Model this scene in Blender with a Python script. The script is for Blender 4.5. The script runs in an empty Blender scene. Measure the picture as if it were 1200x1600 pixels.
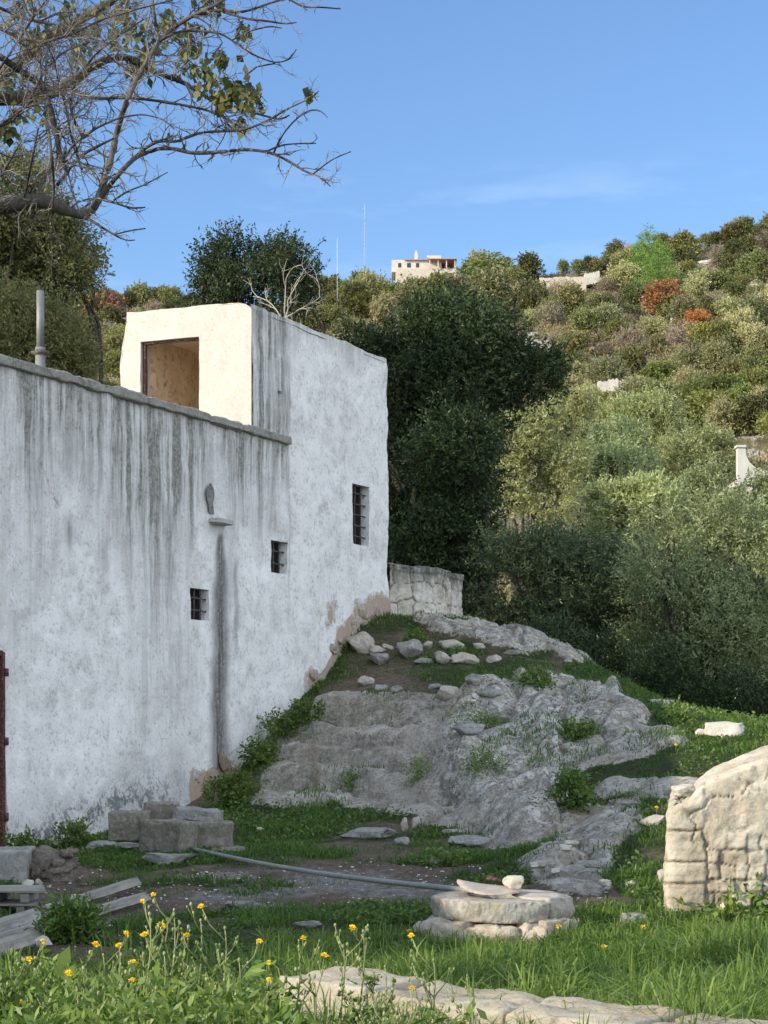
import bpy, math, random
import numpy as np
from mathutils import Vector, Matrix

# ------------------------------------------------------------------ camera, sky, sun, exposure
scene = bpy.context.scene
C = scene.collection
F = 3000.0                       # focal length in photo pixels (1200 x 1600)
HZ = 1114.0                      # photo row of the horizon
EYE = 1.7
cam_d = bpy.data.cameras.new("camera")
cam_d.sensor_fit = 'VERTICAL'
cam_d.sensor_height = 36.0
cam_d.lens = F / 1600.0 * 36.0
cam_d.shift_y = (HZ - 800.0) / 1600.0
cam_d.clip_start = 0.1
cam_d.clip_end = 5000.0
cam = bpy.data.objects.new("camera", cam_d)
C.objects.link(cam)
cam.location = (0, 0, EYE)
cam.rotation_euler = (math.radians(90), 0, 0)
scene.camera = cam

SUN = Vector((-0.885, -0.466, 0.418)).normalized()      # towards the sun
SUN_EL = math.asin(SUN.z)
SUN_AZ = math.atan2(SUN.x, SUN.y)                        # clockwise from +Y
world = bpy.data.worlds.new("World")
scene.world = world
world.use_nodes = True
wn = world.node_tree
wn.nodes.clear()
w_out = wn.nodes.new("ShaderNodeOutputWorld")
w_bg = wn.nodes.new("ShaderNodeBackground")
sky = wn.nodes.new("ShaderNodeTexSky")
sky.sky_type = 'NISHITA'
sky.sun_disc = False
sky.sun_elevation = SUN_EL
sky.sun_rotation = SUN_AZ
sky.altitude = 0
sky.air_density = 1.0
sky.dust_density = 0.4
sky.ozone_density = 2.4
# thin wisps of high cloud mixed into the sky, laid out by direction
w_tc = wn.nodes.new("ShaderNodeTexCoord")
w_map = wn.nodes.new("ShaderNodeMapping")
w_map.inputs["Scale"].default_value = (11.0, 9.0, 52.0)
w_noi = wn.nodes.new("ShaderNodeTexNoise")
w_noi.inputs["Scale"].default_value = 1.0
w_noi.inputs["Detail"].default_value = 6
w_noi.inputs["Roughness"].default_value = 0.55
w_r = wn.nodes.new("ShaderNodeValToRGB")
w_r.color_ramp.elements[0].position = 0.50
w_r.color_ramp.elements[1].position = 0.86
w_r.color_ramp.elements[1].color = (0.30, 0.30, 0.30, 1)
w_sep = wn.nodes.new("ShaderNodeSeparateXYZ")
w_band = wn.nodes.new("ShaderNodeMapRange")
w_band.interpolation_type = 'SMOOTHSTEP'
w_band.inputs["From Min"].default_value = 0.288
w_band.inputs["From Max"].default_value = 0.252
w_mul = wn.nodes.new("ShaderNodeMath"); w_mul.operation = 'MULTIPLY'
w_mix = wn.nodes.new("ShaderNodeMix"); w_mix.data_type = 'RGBA'
w_mix.inputs["B"].default_value = (3.4, 4.0, 4.9, 1)
L = wn.links.new
L(w_tc.outputs["Generated"], w_map.inputs["Vector"])
L(w_map.outputs["Vector"], w_noi.inputs["Vector"])
L(w_noi.outputs["Fac"], w_r.inputs["Fac"])
L(w_tc.outputs["Generated"], w_sep.inputs["Vector"])
L(w_sep.outputs["Z"], w_band.inputs["Value"])
L(w_r.outputs["Color"], w_mul.inputs[0])
L(w_band.outputs["Result"], w_mul.inputs[1])
L(w_mul.outputs["Value"], w_mix.inputs["Factor"])
# sky dimmed ahead; unseen bright veil added overhead, right and behind to lift shade
w_dot = wn.nodes.new("ShaderNodeVectorMath"); w_dot.operation = 'DOT_PRODUCT'
w_dot.inputs[1].default_value = (-0.05, 0.98, 0.18)
w_deep = wn.nodes.new("ShaderNodeMapRange"); w_deep.interpolation_type = 'SMOOTHSTEP'
w_deep.inputs["From Min"].default_value = 0.35; w_deep.inputs["From Max"].default_value = 0.85
w_tint = wn.nodes.new("ShaderNodeMix"); w_tint.data_type = 'RGBA'; w_tint.blend_type = 'MULTIPLY'
w_tint.inputs["B"].default_value = (0.52, 0.60, 0.71, 1)
w_fill = wn.nodes.new("ShaderNodeMapRange"); w_fill.interpolation_type = 'SMOOTHSTEP'
w_fill.inputs["From Min"].default_value = 0.72; w_fill.inputs["From Max"].default_value = 0.30
w_side = wn.nodes.new("ShaderNodeMapRange"); w_side.interpolation_type = 'SMOOTHSTEP'
w_side.inputs["From Min"].default_value = -0.55; w_side.inputs["From Max"].default_value = 0.15
w_n2 = wn.nodes.new("ShaderNodeTexNoise"); w_n2.inputs["Scale"].default_value = 3.0; w_n2.inputs["Detail"].default_value = 5
w_r2 = wn.nodes.new("ShaderNodeMapRange"); w_r2.inputs["From Min"].default_value = 0.3; w_r2.inputs["From Max"].default_value = 0.6
w_m1 = wn.nodes.new("ShaderNodeMath"); w_m1.operation = 'MULTIPLY'
w_m2 = wn.nodes.new("ShaderNodeMath"); w_m2.operation = 'MULTIPLY'
w_fill_mix = wn.nodes.new("ShaderNodeMix"); w_fill_mix.data_type = 'RGBA'
w_fill_mix.inputs["B"].default_value = (6.1, 6.6, 7.3, 1)
L(w_tc.outputs["Generated"], w_dot.inputs[0])
L(w_dot.outputs["Value"], w_deep.inputs["Value"])
L(w_deep.outputs["Result"], w_tint.inputs["Factor"])
L(sky.outputs["Color"], w_tint.inputs["A"])
L(w_tint.outputs["Result"], w_mix.inputs["A"])
L(w_dot.outputs["Value"], w_fill.inputs["Value"])
L(w_sep.outputs["X"], w_side.inputs["Value"])
L(w_tc.outputs["Generated"], w_n2.inputs["Vector"])
L(w_n2.outputs["Fac"], w_r2.inputs["Value"])
L(w_fill.outputs["Result"], w_m1.inputs[0]); L(w_side.outputs["Result"], w_m1.inputs[1])
L(w_m1.outputs["Value"], w_m2.inputs[0]); L(w_r2.outputs["Result"], w_m2.inputs[1])
L(w_m2.outputs["Value"], w_fill_mix.inputs["Factor"])
L(w_mix.outputs["Result"], w_fill_mix.inputs["A"])
L(w_fill_mix.outputs["Result"], w_bg.inputs["Color"])
w_bg.inputs["Strength"].default_value = 0.15
L(w_bg.outputs["Background"], w_out.inputs["Surface"])

sun_d = bpy.data.lights.new("sun", 'SUN')
sun_d.energy = 3.1
sun_d.angle = math.radians(0.5)
sun_d.color = (1.0, 0.89, 0.71)
sun = bpy.data.objects.new("sun", sun_d)
C.objects.link(sun)
sun.location = (-30, -20, 30)
sun.rotation_euler = SUN.to_track_quat('Z', 'Y').to_euler()

scene.view_settings.view_transform = 'Standard'
scene.view_settings.look = 'None'
scene.view_settings.exposure = 1.0
scene.view_settings.gamma = 1.0
scene.cycles.max_bounces = 6
scene.cycles.diffuse_bounces = 3
scene.cycles.glossy_bounces = 2
scene.cycles.transmission_bounces = 3
scene.cycles.transparent_max_bounces = 4

# ------------------------------------------------------------------ helpers: numbers
RNG = np.random.default_rng(11)
random.seed(11)

def P(px, py, D):
    return np.array([(px - 600.0) / F * D, D, EYE + (HZ - py) / F * D])

def _h(ix, iy, iz, seed):
    n = (ix.astype(np.int64) * 374761393 + iy.astype(np.int64) * 668265263 + iz.astype(np.int64) * 1274126177 + seed * 974711) & 0xFFFFFFFF
    n = ((n ^ (n >> 13)) * 1274126177) & 0xFFFFFFFF
    n = n ^ (n >> 16)
    return (n & 0xFFFF) / 65535.0

def vnoise(x, y, z=None, seed=0):
    x = np.asarray(x, float); y = np.asarray(y, float)
    z = np.zeros_like(x) if z is None else np.asarray(z, float)
    ix = np.floor(x); iy = np.floor(y); iz = np.floor(z)
    fx = x - ix; fy = y - iy; fz = z - iz
    fx = fx * fx * (3 - 2 * fx); fy = fy * fy * (3 - 2 * fy); fz = fz * fz * (3 - 2 * fz)
    r = 0
    for dx in (0, 1):
        for dy in (0, 1):
            for dz in (0, 1):
                w = (fx if dx else 1 - fx) * (fy if dy else 1 - fy) * (fz if dz else 1 - fz)
                r = r + w * _h(ix + dx, iy + dy, iz + dz, seed)
    return r * 2 - 1

def fbm(x, y, z=None, seed=0, oct=4, gain=0.5):
    r = 0; a = 1.0; f = 1.0
    for o in range(oct):
        r = r + a * vnoise(np.asarray(x) * f, np.asarray(y) * f, None if z is None else np.asarray(z) * f, seed + o * 17)
        a *= gain; f *= 2.03
    return r

def sstep(a, b, x):
    t = np.clip((np.asarray(x, float) - a) / (b - a), 0, 1)
    return t * t * (3 - 2 * t)

def inpoly(px, py, poly):
    r = np.zeros(px.shape, bool)
    n = len(poly)
    for i in range(n):
        x0, y0 = poly[i]; x1, y1 = poly[(i + 1) % n]
        if y0 == y1:
            continue
        c = ((y0 > py) != (y1 > py)) & (px < (x1 - x0) * (py - y0) / (y1 - y0) + x0)
        r ^= c
    return r

def blur(a, r, n=2):
    a = a.astype(float)
    for _ in range(n):
        for ax in (0, 1):
            p = np.pad(a, [(r + 1, r) if k == ax else (0, 0) for k in (0, 1)], mode='edge')
            c = np.cumsum(p, axis=ax)
            if ax == 0:
                a = (c[2 * r + 1:] - c[:-(2 * r + 1)]) / (2 * r + 1)
            else:
                a = (c[:, 2 * r + 1:] - c[:, :-(2 * r + 1)]) / (2 * r + 1)
    return a

def unit(v):
    return v / np.maximum(np.linalg.norm(v, axis=-1, keepdims=True), 1e-9)

# ------------------------------------------------------------------ helpers: meshes
class MB:
    """collects pieces and links them as ONE mesh object"""
    def __init__(self):
        self.V = []; self.Q = []; self.T = []; self.qm = []; self.tm = []; self.tint = []; self.n = 0
    def add(self, V, Q=None, T=None, m=0, tint=0.5):
        V = np.asarray(V, float).reshape(-1, 3)
        if Q is not None and len(Q):
            Q = np.asarray(Q, np.int64).reshape(-1, 4) + self.n
            self.Q.append(Q); self.qm.append(np.full(len(Q), m))
        if T is not None and len(T):
            T = np.asarray(T, np.int64).reshape(-1, 3) + self.n
            self.T.append(T); self.tm.append(np.full(len(T), m))
        self.V.append(V)
        self.tint.append(np.full(len(V), float(tint)) if np.ndim(tint) == 0 else np.asarray(tint, float).ravel())
        self.n += len(V)
    def build(self, name, mats, parent=None, smooth=True, attrs=None, loc=None, use_tint=True):
        me = np_mesh(name, np.concatenate(self.V), np.concatenate(self.Q) if self.Q else None,
                     np.concatenate(self.T) if self.T else None, smooth,
                     np.concatenate((self.qm or [np.zeros(0)]) + (self.tm or [np.zeros(0)])).astype(np.int32))
        if use_tint:
            at = me.attributes.new("tint", 'FLOAT', 'POINT')
            at.data.foreach_set("value", np.concatenate(self.tint).astype(np.float32))
        for k, a in (attrs or {}).items():
            at = me.attributes.new(k, 'FLOAT', 'POINT')
            at.data.foreach_set("value", np.asarray(a, np.float32).ravel())
        return link(name, me, mats, parent, loc)

def np_mesh(name, V, Q=None, T=None, smooth=True, mi=None):
    me = bpy.data.meshes.new(name)
    nq = 0 if Q is None else len(Q); nt = 0 if T is None else len(T)
    me.vertices.add(len(V))
    me.vertices.foreach_set("co", np.asarray(V, np.float32).ravel())
    idx = np.concatenate([x for x in ([Q.ravel()] if nq else []) + ([T.ravel()] if nt else [])]).astype(np.int32)
    me.loops.add(len(idx))
    me.loops.foreach_set("vertex_index", idx)
    ls = np.concatenate([np.arange(nq) * 4, nq * 4 + np.arange(nt) * 3]).astype(np.int32)
    me.polygons.add(nq + nt)
    me.polygons.foreach_set("loop_start", ls)
    if mi is not None:
        me.polygons.foreach_set("material_index", np.asarray(mi, np.int32))
    me.polygons.foreach_set("use_smooth", np.full(nq + nt, bool(smooth)))
    me.update(calc_edges=True)
    return me

def link(name, me, mats=None, parent=None, loc=None):
    o = bpy.data.objects.new(name, me)
    C.objects.link(o)
    if mats is not None:
        for m in (mats if isinstance(mats, (list, tuple)) else [mats]):
            if me is not None:
                me.materials.append(m)
    if parent is not None:
        o.parent = parent
    if loc is not None:
        o.location = loc
    return o

def tag(o, label=None, cat=None, group=None, kind=None):
    if label: o['label'] = label
    if label and cat and not kind: kind = 'thing'
    if cat: o['category'] = cat
    if group: o['group'] = group
    if kind: o['kind'] = kind
    return o

def empty(name, loc=(0, 0, 0), rz=0.0):
    o = bpy.data.objects.new(name, None)
    C.objects.link(o)
    o.location = loc; o.rotation_euler = (0, 0, rz)
    o.empty_display_size = 0.2
    return o

def grid_quads(nu, nv, keep=None):
    """faces of a grid of nu x nv vertices, index = i*nv + j"""
    i, j = np.meshgrid(np.arange(nu - 1), np.arange(nv - 1), indexing='ij')
    a = i * nv + j
    q = np.stack([a, a + nv, a + nv + 1, a + 1], -1)
    return q[keep] if keep is not None else q.reshape(-1, 4)

def tube(mb, pts, rad, sides=7, m=0, tint=0.5, cap=True):
    pts = np.asarray(pts, float); rad = np.broadcast_to(np.asarray(rad, float), (len(pts),))
    t = np.gradient(pts, axis=0); t = unit(t)
    ref = np.array([0.31, 0.17, 0.93]) if abs(t[0][2]) < 0.8 else np.array([0.93, 0.31, 0.1])
    a = unit(np.cross(t, ref)); b = np.cross(t, a)
    th = np.linspace(0, 2 * np.pi, sides, endpoint=False)
    V = pts[:, None, :] + rad[:, None, None] * (np.cos(th)[None, :, None] * a[:, None, :] + np.sin(th)[None, :, None] * b[:, None, :])
    n = len(pts)
    i, j = np.meshgrid(np.arange(n - 1), np.arange(sides), indexing='ij')
    j2 = (j + 1) % sides
    Q = np.stack([i * sides + j, i * sides + j2, (i + 1) * sides + j2, (i + 1) * sides + j], -1).reshape(-1, 4)
    V = V.reshape(-1, 3); T = []
    if cap:
        V = np.vstack([V, pts[0], pts[-1]])
        c0 = n * sides; c1 = c0 + 1
        for k in range(sides):
            T.append((c0, (k + 1) % sides, k))
            T.append((c1, (n - 1) * sides + k, (n - 1) * sides + (k + 1) % sides))
    mb.add(V, Q, T, m, tint)

def cube_pts(n):
    """merged subdivided cube surface on [-1,1]^3"""
    g = np.linspace(-1, 1, n + 1)
    u, v = np.meshgrid(g, g, indexing='ij')
    u = u.ravel(); v = v.ravel(); o = np.ones_like(u)
    faces = []
    base = grid_quads(n + 1, n + 1)
    Vs = []; Qs = []; k = 0
    for (a, b, c, s) in ((0, 1, 2, 1), (0, 1, 2, -1), (1, 2, 0, 1), (1, 2, 0, -1), (2, 0, 1, 1), (2, 0, 1, -1)):
        V = np.zeros((len(u), 3)); V[:, a] = u; V[:, b] = v; V[:, c] = o * s
        Vs.append(V); Qs.append((base if s > 0 else base[:, ::-1]) + k); k += len(u)
    V = np.concatenate(Vs); Q = np.concatenate(Qs)
    key = np.round(V * 1e5).astype(np.int64)
    _, first, inv = np.unique(key, axis=0, return_index=True, return_inverse=True)
    return V[first], np.asarray(inv).ravel()[Q]
_CUBES = {}
def cube_s(n):
    if n not in _CUBES: _CUBES[n] = cube_pts(n)
    return _CUBES[n]

def block_geo(size, n=10, r=0.02, amp=0.012, freq=5.0, seed=0):
    """worn block: rounded box with a rough surface"""
    V, Q = cube_s(n)
    h = np.asarray(size, float) / 2
    p = V * h
    q = np.clip(p, -h + r, h - r)
    d = p - q
    p = q + r * unit(d) * (np.linalg.norm(d, axis=1, keepdims=True) > 1e-6)
    nn = unit(V ** 5)
    s = seed * 3.7
    p = p + nn * (amp * fbm(p[:, 0] * freq + s, p[:, 1] * freq, p[:, 2] * freq, seed, 4))[:, None]
    e = np.sort(np.abs(V), axis=1)[:, 1]
    chip = sstep(0.7, 1.0, e) * np.maximum(0, fbm(p[:, 0] * 4 + s, p[:, 1] * 4, p[:, 2] * 4, seed + 5, 2))
    p = p - nn * (chip * amp * 3.0)[:, None]
    return p, Q

def rock_geo(size, n=9, seed=0, rough=0.12):
    V, Q = cube_s(n)
    r = np.random.default_rng(seed)
    p = unit(V) * 0.6 + V * 0.4
    for _ in range(9):
        d = unit(r.normal(size=3)); c = r.uniform(0.55, 0.85)
        k = p @ d
        p = p - np.maximum(0, k - c)[:, None] * d * 0.9
    s = seed * 1.3
    p = p * (1 + rough * fbm(p[:, 0] * 2.2 + s, p[:, 1] * 2.2, p[:, 2] * 2.2, seed, 4))[:, None]
    lo = p.min(0); hi = p.max(0)
    p = (p - (lo + hi) / 2) / (hi - lo)
    return p * np.asarray(size, float), Q

def rotz(V, a):
    c, s = math.cos(a), math.sin(a)
    return V @ np.array([[c, s, 0], [-s, c, 0], [0, 0, 1]])

def roty(V, a):
    c, s = math.cos(a), math.sin(a)
    return V @ np.array([[c, 0, -s], [0, 1, 0], [s, 0, c]])

def box_geo(x0, x1, y0, y1, z0, z1):
    V = np.array([(x, y, z) for x in (x0, x1) for y in (y0, y1) for z in (z0, z1)], float)
    Q = [(0, 1, 3, 2), (4, 6, 7, 5), (0, 4, 5, 1), (2, 3, 7, 6), (0, 2, 6, 4), (1, 5, 7, 3)]
    return V, Q

# ------------------------------------------------------------------ helpers: materials
class NT:
    def __init__(self, name):
        self.m = bpy.data.materials.new(name)
        self.m.use_nodes = True
        self.t = self.m.node_tree
        self.t.nodes.clear()
        self.out = self.t.nodes.new("ShaderNodeOutputMaterial")
    def node(self, typ, **kw):
        n = self.t.nodes.new(typ)
        for k, v in kw.items(): setattr(n, k, v)
        return n
    def put(self, inp, v):
        if isinstance(v, bpy.types.NodeSocket): self.t.links.new(v, inp)
        elif v is not None: inp.default_value = v
    def obj(self):
        return self.node("ShaderNodeTexCoord").outputs["Object"]
    def geo(self):
        return self.node("ShaderNodeNewGeometry").outputs["Position"]
    def map(self, vec, scale=(1, 1, 1), loc=(0, 0, 0)):
        n = self.node("ShaderNodeMapping"); self.put(n.inputs["Vector"], vec)
        n.inputs["Scale"].default_value = scale; n.inputs["Location"].default_value = loc
        return n.outputs["Vector"]
    def noise(self, vec, scale, detail=4, rough=0.55, dist=0.0):
        n = self.node("ShaderNodeTexNoise"); self.put(n.inputs["Vector"], vec)
        n.inputs["Scale"].default_value = scale; n.inputs["Detail"].default_value = detail
        n.inputs["Roughness"].default_value = rough; n.inputs["Distortion"].default_value = dist
        return n.outputs["Fac"]
    def voro(self, vec, scale, feature='F1', out="Distance"):
        n = self.node("ShaderNodeTexVoronoi", feature=feature); self.put(n.inputs["Vector"], vec)
        n.inputs["Scale"].default_value = scale
        return n.outputs[out]
    def ramp(self, fac, stops):
        n = self.node("ShaderNodeValToRGB"); self.put(n.inputs["Fac"], fac)
        el = n.color_ramp.elements
        while len(el) < len(stops): el.new(0.5)
        for e, (p, c) in zip(el, stops):
            e.position = p
            e.color = (c, c, c, 1) if not isinstance(c, (tuple, list)) else (*c, 1)
        return n.outputs["Color"]
    def rng(self, v, a, b, c=0.0, d=1.0):
        n = self.node("ShaderNodeMapRange"); self.put(n.inputs["Value"], v)
        for k, x in zip(("From Min", "From Max", "To Min", "To Max"), (a, b, c, d)): n.inputs[k].default_value = x
        return n.outputs["Result"]
    def mix(self, fac, a, b, mode='MIX'):
        n = self.node("ShaderNodeMix", data_type='RGBA', blend_type=mode)
        self.put(n.inputs["Factor"], fac)
        self.put(n.inputs["A"], (*a, 1) if isinstance(a, tuple) else a)
        self.put(n.inputs["B"], (*b, 1) if isinstance(b, tuple) else b)
        return n.outputs["Result"]
    def math(self, op, a, b=0.0, clamp=False):
        n = self.node("ShaderNodeMath", operation=op, use_clamp=clamp)
        self.put(n.inputs[0], a); self.put(n.inputs[1], b)
        return n.outputs["Value"]
    def attr(self, name):
        return self.node("ShaderNodeAttribute", attribute_name=name).outputs["Fac"]
    def rand(self):
        return self.node("ShaderNodeObjectInfo").outputs["Random"]
    def bump(self, h, strength=0.5, dist=0.02):
        n = self.node("ShaderNodeBump"); self.put(n.inputs["Height"], h)
        n.inputs["Strength"].default_value = strength; n.inputs["Distance"].default_value = dist
        return n.outputs["Normal"]
    def bsdf(self, col, rough=0.85, normal=None, metal=0.0, spec=0.25):
        n = self.node("ShaderNodeBsdfPrincipled")
        self.put(n.inputs["Base Color"], (*col, 1) if isinstance(col, tuple) else col)
        self.put(n.inputs["Roughness"], rough); self.put(n.inputs["Metallic"], metal)
        n.inputs["Specular IOR Level"].default_value = spec
        if normal is not None: self.put(n.inputs["Normal"], normal)
        return n.outputs["BSDF"]
    def done(self, sh):
        self.t.links.new(sh, self.out.inputs["Surface"])
        return self.m

def leaf_mat(name, dark, mid, light, trans=0.3, vary=0.12, rough=0.5):
    n = NT(name)
    t = n.attr("tint")
    col = n.ramp(t, [(0.0, dark), (0.5, mid), (1.0, light)])
    r = n.rand()
    hs = n.node("ShaderNodeHueSaturation")
    n.put(hs.inputs["Color"], col)
    n.put(hs.inputs["Hue"], n.rng(r, 0, 1, 0.5 - vary * 0.18, 0.5 + vary * 0.14))
    n.put(hs.inputs["Value"], n.rng(n.math('FRACT', n.math('MULTIPLY', r, 7.31)), 0, 1, 1 - vary * 2, 1 + vary * 2.2))
    c = hs.outputs["Color"]
    p = n.bsdf(c, rough, spec=0.3)
    tr = n.node("ShaderNodeBsdfTranslucent"); n.put(tr.inputs["Color"], c)
    mx = n.node("ShaderNodeMixShader"); mx.inputs[0].default_value = trans
    n.t.links.new(p, mx.inputs[1]); n.t.links.new(tr.outputs[0], mx.inputs[2])
    return n.done(mx.outputs[0])

def stone_mat(name, c0, c1, c2, scale=1.0, lichen=None, lichen_amt=0.5, bump=0.6, pits=0.5):
    """weathered limestone: blotches, dark pits and pale lichen"""
    n = NT(name)
    o = n.geo()
    big = n.noise(o, 1.3 * scale, 5, 0.6)
    fine = n.noise(o, 9 * scale, 6, 0.7)
    vf = n.noise(o, 42 * scale, 4, 0.7)
    col = n.mix(n.ramp(big, [(0.35, 0.0), (0.65, 1.0)]), c0, c1)
    col = n.mix(n.ramp(fine, [(0.42, 0.0), (0.68, 1.0)]), col, c2)
    col = n.mix(n.math('MULTIPLY', n.ramp(vf, [(0.33, 1.0), (0.47, 0.0)]), 0.55 * pits), col, (c0[0] * 0.35, c0[1] * 0.35, c0[2] * 0.35))
    if lichen:
        li = n.noise(n.map(o, loc=(7, 3, 1)), 3.1 * scale, 6, 0.65)
        col = n.mix(n.math('MULTIPLY', n.ramp(li, [(0.52, 0.0), (0.6, 1.0)]), lichen_amt), col, lichen)
    pit = n.voro(o, 26 * scale)
    h = n.math('ADD', n.math('MULTIPLY', fine, 1.0), n.math('ADD', n.math('MULTIPLY', vf, 0.5), n.math('MULTIPLY', n.ramp(pit, [(0.1, 0.0), (0.4, 1.0)]), 0.25 * pits)))
    return n.done(n.bsdf(col, 0.92, n.bump(h, bump, 0.03), spec=0.15))

# ------------------------------------------------------------------ the ground near by
_px = [(40, 1335, 23.3), (200, 1292, 26.2), (305, 1252, 28), (345, 1225, 28.5), (400, 1180, 29.7), (500, 1070, 31.7), (550, 985, 32.9),
       (606, 962, 34.2), (390, 1255, 26.6), (600, 1266, 25.0), (750, 1310, 22.6), (880, 1322, 21.8), (450, 1330, 21.8), (600, 1345, 20.6),
       (500, 1088, 30.3), (640, 1088, 29.8), (600, 1030, 32.3), (740, 1030, 32.0), (730, 975, 35), (830, 1000, 35), (930, 1040, 34),
       (1050, 1105, 29.5), (1150, 1130, 27), (1200, 1140, 26.5), (820, 1100, 29), (1000, 1092, 30.5), (1000, 1140, 26.8), (960, 1190, 25.2),
       (1080, 1190, 23.6), (1000, 1237, 23.4), (1100, 1232, 21.6), (950, 1292, 20.8), (1020, 1330, 19), (900, 1372, 18.2), (1000, 1410, 16.3),
       (1150, 1250, 22), (700, 1385, 18.6), (300, 1385, 18.6), (1050, 1418, 14.5), (1190, 1436, 14.2)]
_w = [(-6, 10, 0), (-2, 12, 0), (2, 12, 0), (6, 12, .08), (-3, 16, 0), (0, 17, 0), (4.5, 17, .12), (-6, 18, 0), (-2, 7, .33), (0, 7, .30),
      (3, 7, .22), (-2, 5, .4), (2, 5, .4), (-1, 9, .12), (2, 9.5, .05), (-3, 9, .15), (2, 39, 2.0), (4, 38, 1.2), (6, 36, .8), (0, 40, 2.6),
      (-3, 42, 2), (8, 34, .8), (10, 30, 1.2), (11, 24, 1.25), (6, 31.5, 1.32), (4, 45, .2), (8, 42, 0), (0, 47, 0.4), (-9, 24, 0), (-6, 36, 2.5), (-8, 40, 1.5),
      (-8, 46, .5), (10, 46, 0), (10, 12, .2), (9, 5, .3), (-9, 5, .3), (0, 14, 0), (.9, 13.5, 0)]
_c = np.array([P(*p) for p in _px] + [np.array(p, float) for p in _w])
def _U(r2):
    return 0.5 * r2 * np.log(np.maximum(r2, 1e-12))
_n = len(_c)
_K = _U(((_c[:, None, :2] - _c[None, :, :2]) ** 2).sum(-1)) + np.eye(_n) * 0.6
_A = np.zeros((_n + 3, _n + 3)); _A[:_n, :_n] = _K
_A[:_n, _n] = 1; _A[:_n, _n + 1:] = _c[:, :2]; _A[_n, :_n] = 1; _A[_n + 1:, :_n] = _c[:, :2].T
_s = np.linalg.solve(_A, np.concatenate([_c[:, 2], np.zeros(3)]))
def tps(x, y):
    r = _s[_n] + _s[_n + 1] * x + _s[_n + 2] * y
    for k in range(_n):
        r = r + _s[k] * _U((x - _c[k, 0]) ** 2 + (y - _c[k, 1]) ** 2)
    return r

GX0, GX1, GY0, GY1, GS = -9.0, 11.0, 4.0, 48.0, 0.04
gx = np.arange(GX0, GX1 + 1e-6, GS); gy = np.arange(GY0, GY1 + 1e-6, GS)
GXX, GYY = np.meshgrid(gx, gy, indexing='ij')
# coarse TPS, then bilinear
_cx = np.linspace(GX0, GX1, 101); _cy = np.linspace(GY0, GY1, 221)
_CX, _CY = np.meshgrid(_cx, _cy, indexing='ij')
_Z = tps(_CX, _CY)
def bil(Z, x0, dx, y0, dy, x, y):
    fx = np.clip((x - x0) / dx, 0, Z.shape[0] - 1.001); fy = np.clip((y - y0) / dy, 0, Z.shape[1] - 1.001)
    i = fx.astype(int); j = fy.astype(int); a = fx - i; b = fy - j
    return Z[i, j] * (1 - a) * (1 - b) + Z[i + 1, j] * a * (1 - b) + Z[i, j + 1] * (1 - a) * b + Z[i + 1, j + 1] * a * b
Z0 = bil(_Z, GX0, _cx[1] - _cx[0], GY0, _cy[1] - _cy[0], GXX, GYY)
# outlines of bare rock, first seen in the photograph, then fixed in the ground plan
nwx = 14 * fbm(GXX * 1.1, GYY * 1.1, seed=3, oct=4)
nwy = 9 * fbm(GXX * 1.1 + 9, GYY * 1.1, seed=4, oct=4)
PXX = 600 + F * GXX / GYY + nwx
PYY = HZ - F * (Z0 - EYE) / GYY + nwy
R1 = inpoly(PXX, PYY, [(383, 1262), (400, 1215), (440, 1150), (500, 1090), (560, 1080), (640, 1085), (700, 1100), (760, 1095), (820, 1085), (830, 1110), (882, 1170), (890, 1292), (872, 1328), (760, 1322), (700, 1292), (600, 1262), (480, 1264)])
R2 = inpoly(PXX, PYY, [(815, 1090), (850, 1078), (930, 1085), (1005, 1120), (1008, 1143), (900, 1150), (835, 1130)])
R3 = inpoly(PXX, PYY, [(640, 963), (740, 972), (850, 1002), (930, 1038), (905, 1046), (830, 1022), (760, 1010), (660, 988)])
R4 = inpoly(PXX, PYY, [(890, 1168), (960, 1145), (1080, 1143), (1010, 1185), (980, 1205), (895, 1212)])
R5 = inpoly(PXX, PYY, [(935, 1228), (1010, 1216), (1100, 1218), (1110, 1240), (1040, 1262), (945, 1246)])
R6 = inpoly(PXX, PYY, [(890, 1262), (990, 1258), (1005, 1290), (965, 1335), (940, 1395), (860, 1392), (800, 1350), (850, 1335), (885, 1315)])
R7 = inpoly(PXX, PYY, [(280, 1375), (360, 1352), (500, 1358), (700, 1375), (660, 1412), (420, 1420), (300, 1405)])
SO1 = inpoly(PXX, PYY, [(500, 1080), (560, 1000), (640, 985), (780, 1000), (820, 1080), (700, 1100)])      # earth among the stones
SO2 = inpoly(PXX, PYY, [(0, 1395), (260, 1360), (900, 1345), (960, 1400), (880, 1430), (640, 1440), (400, 1438), (330, 1470), (60, 1545), (0, 1540)])
SO3 = inpoly(PXX, PYY, [(20, 1330), (130, 1320), (150, 1370), (110, 1400), (20, 1400)])
rock = np.clip(blur(R1 | R2 | R3 | R4 | R5 | R6, 2), 0, 1)
r1 = blur(R1, 3); r2 = blur(R2, 4); r3 = blur(R3, 3); rp = blur(R4 | R5 | R6, 4); r7 = blur(R7, 4)
soil = np.clip(blur(SO1, 4) * 0.7 + blur(SO2, 4) + blur(SO3, 3), 0, 1)
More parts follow.
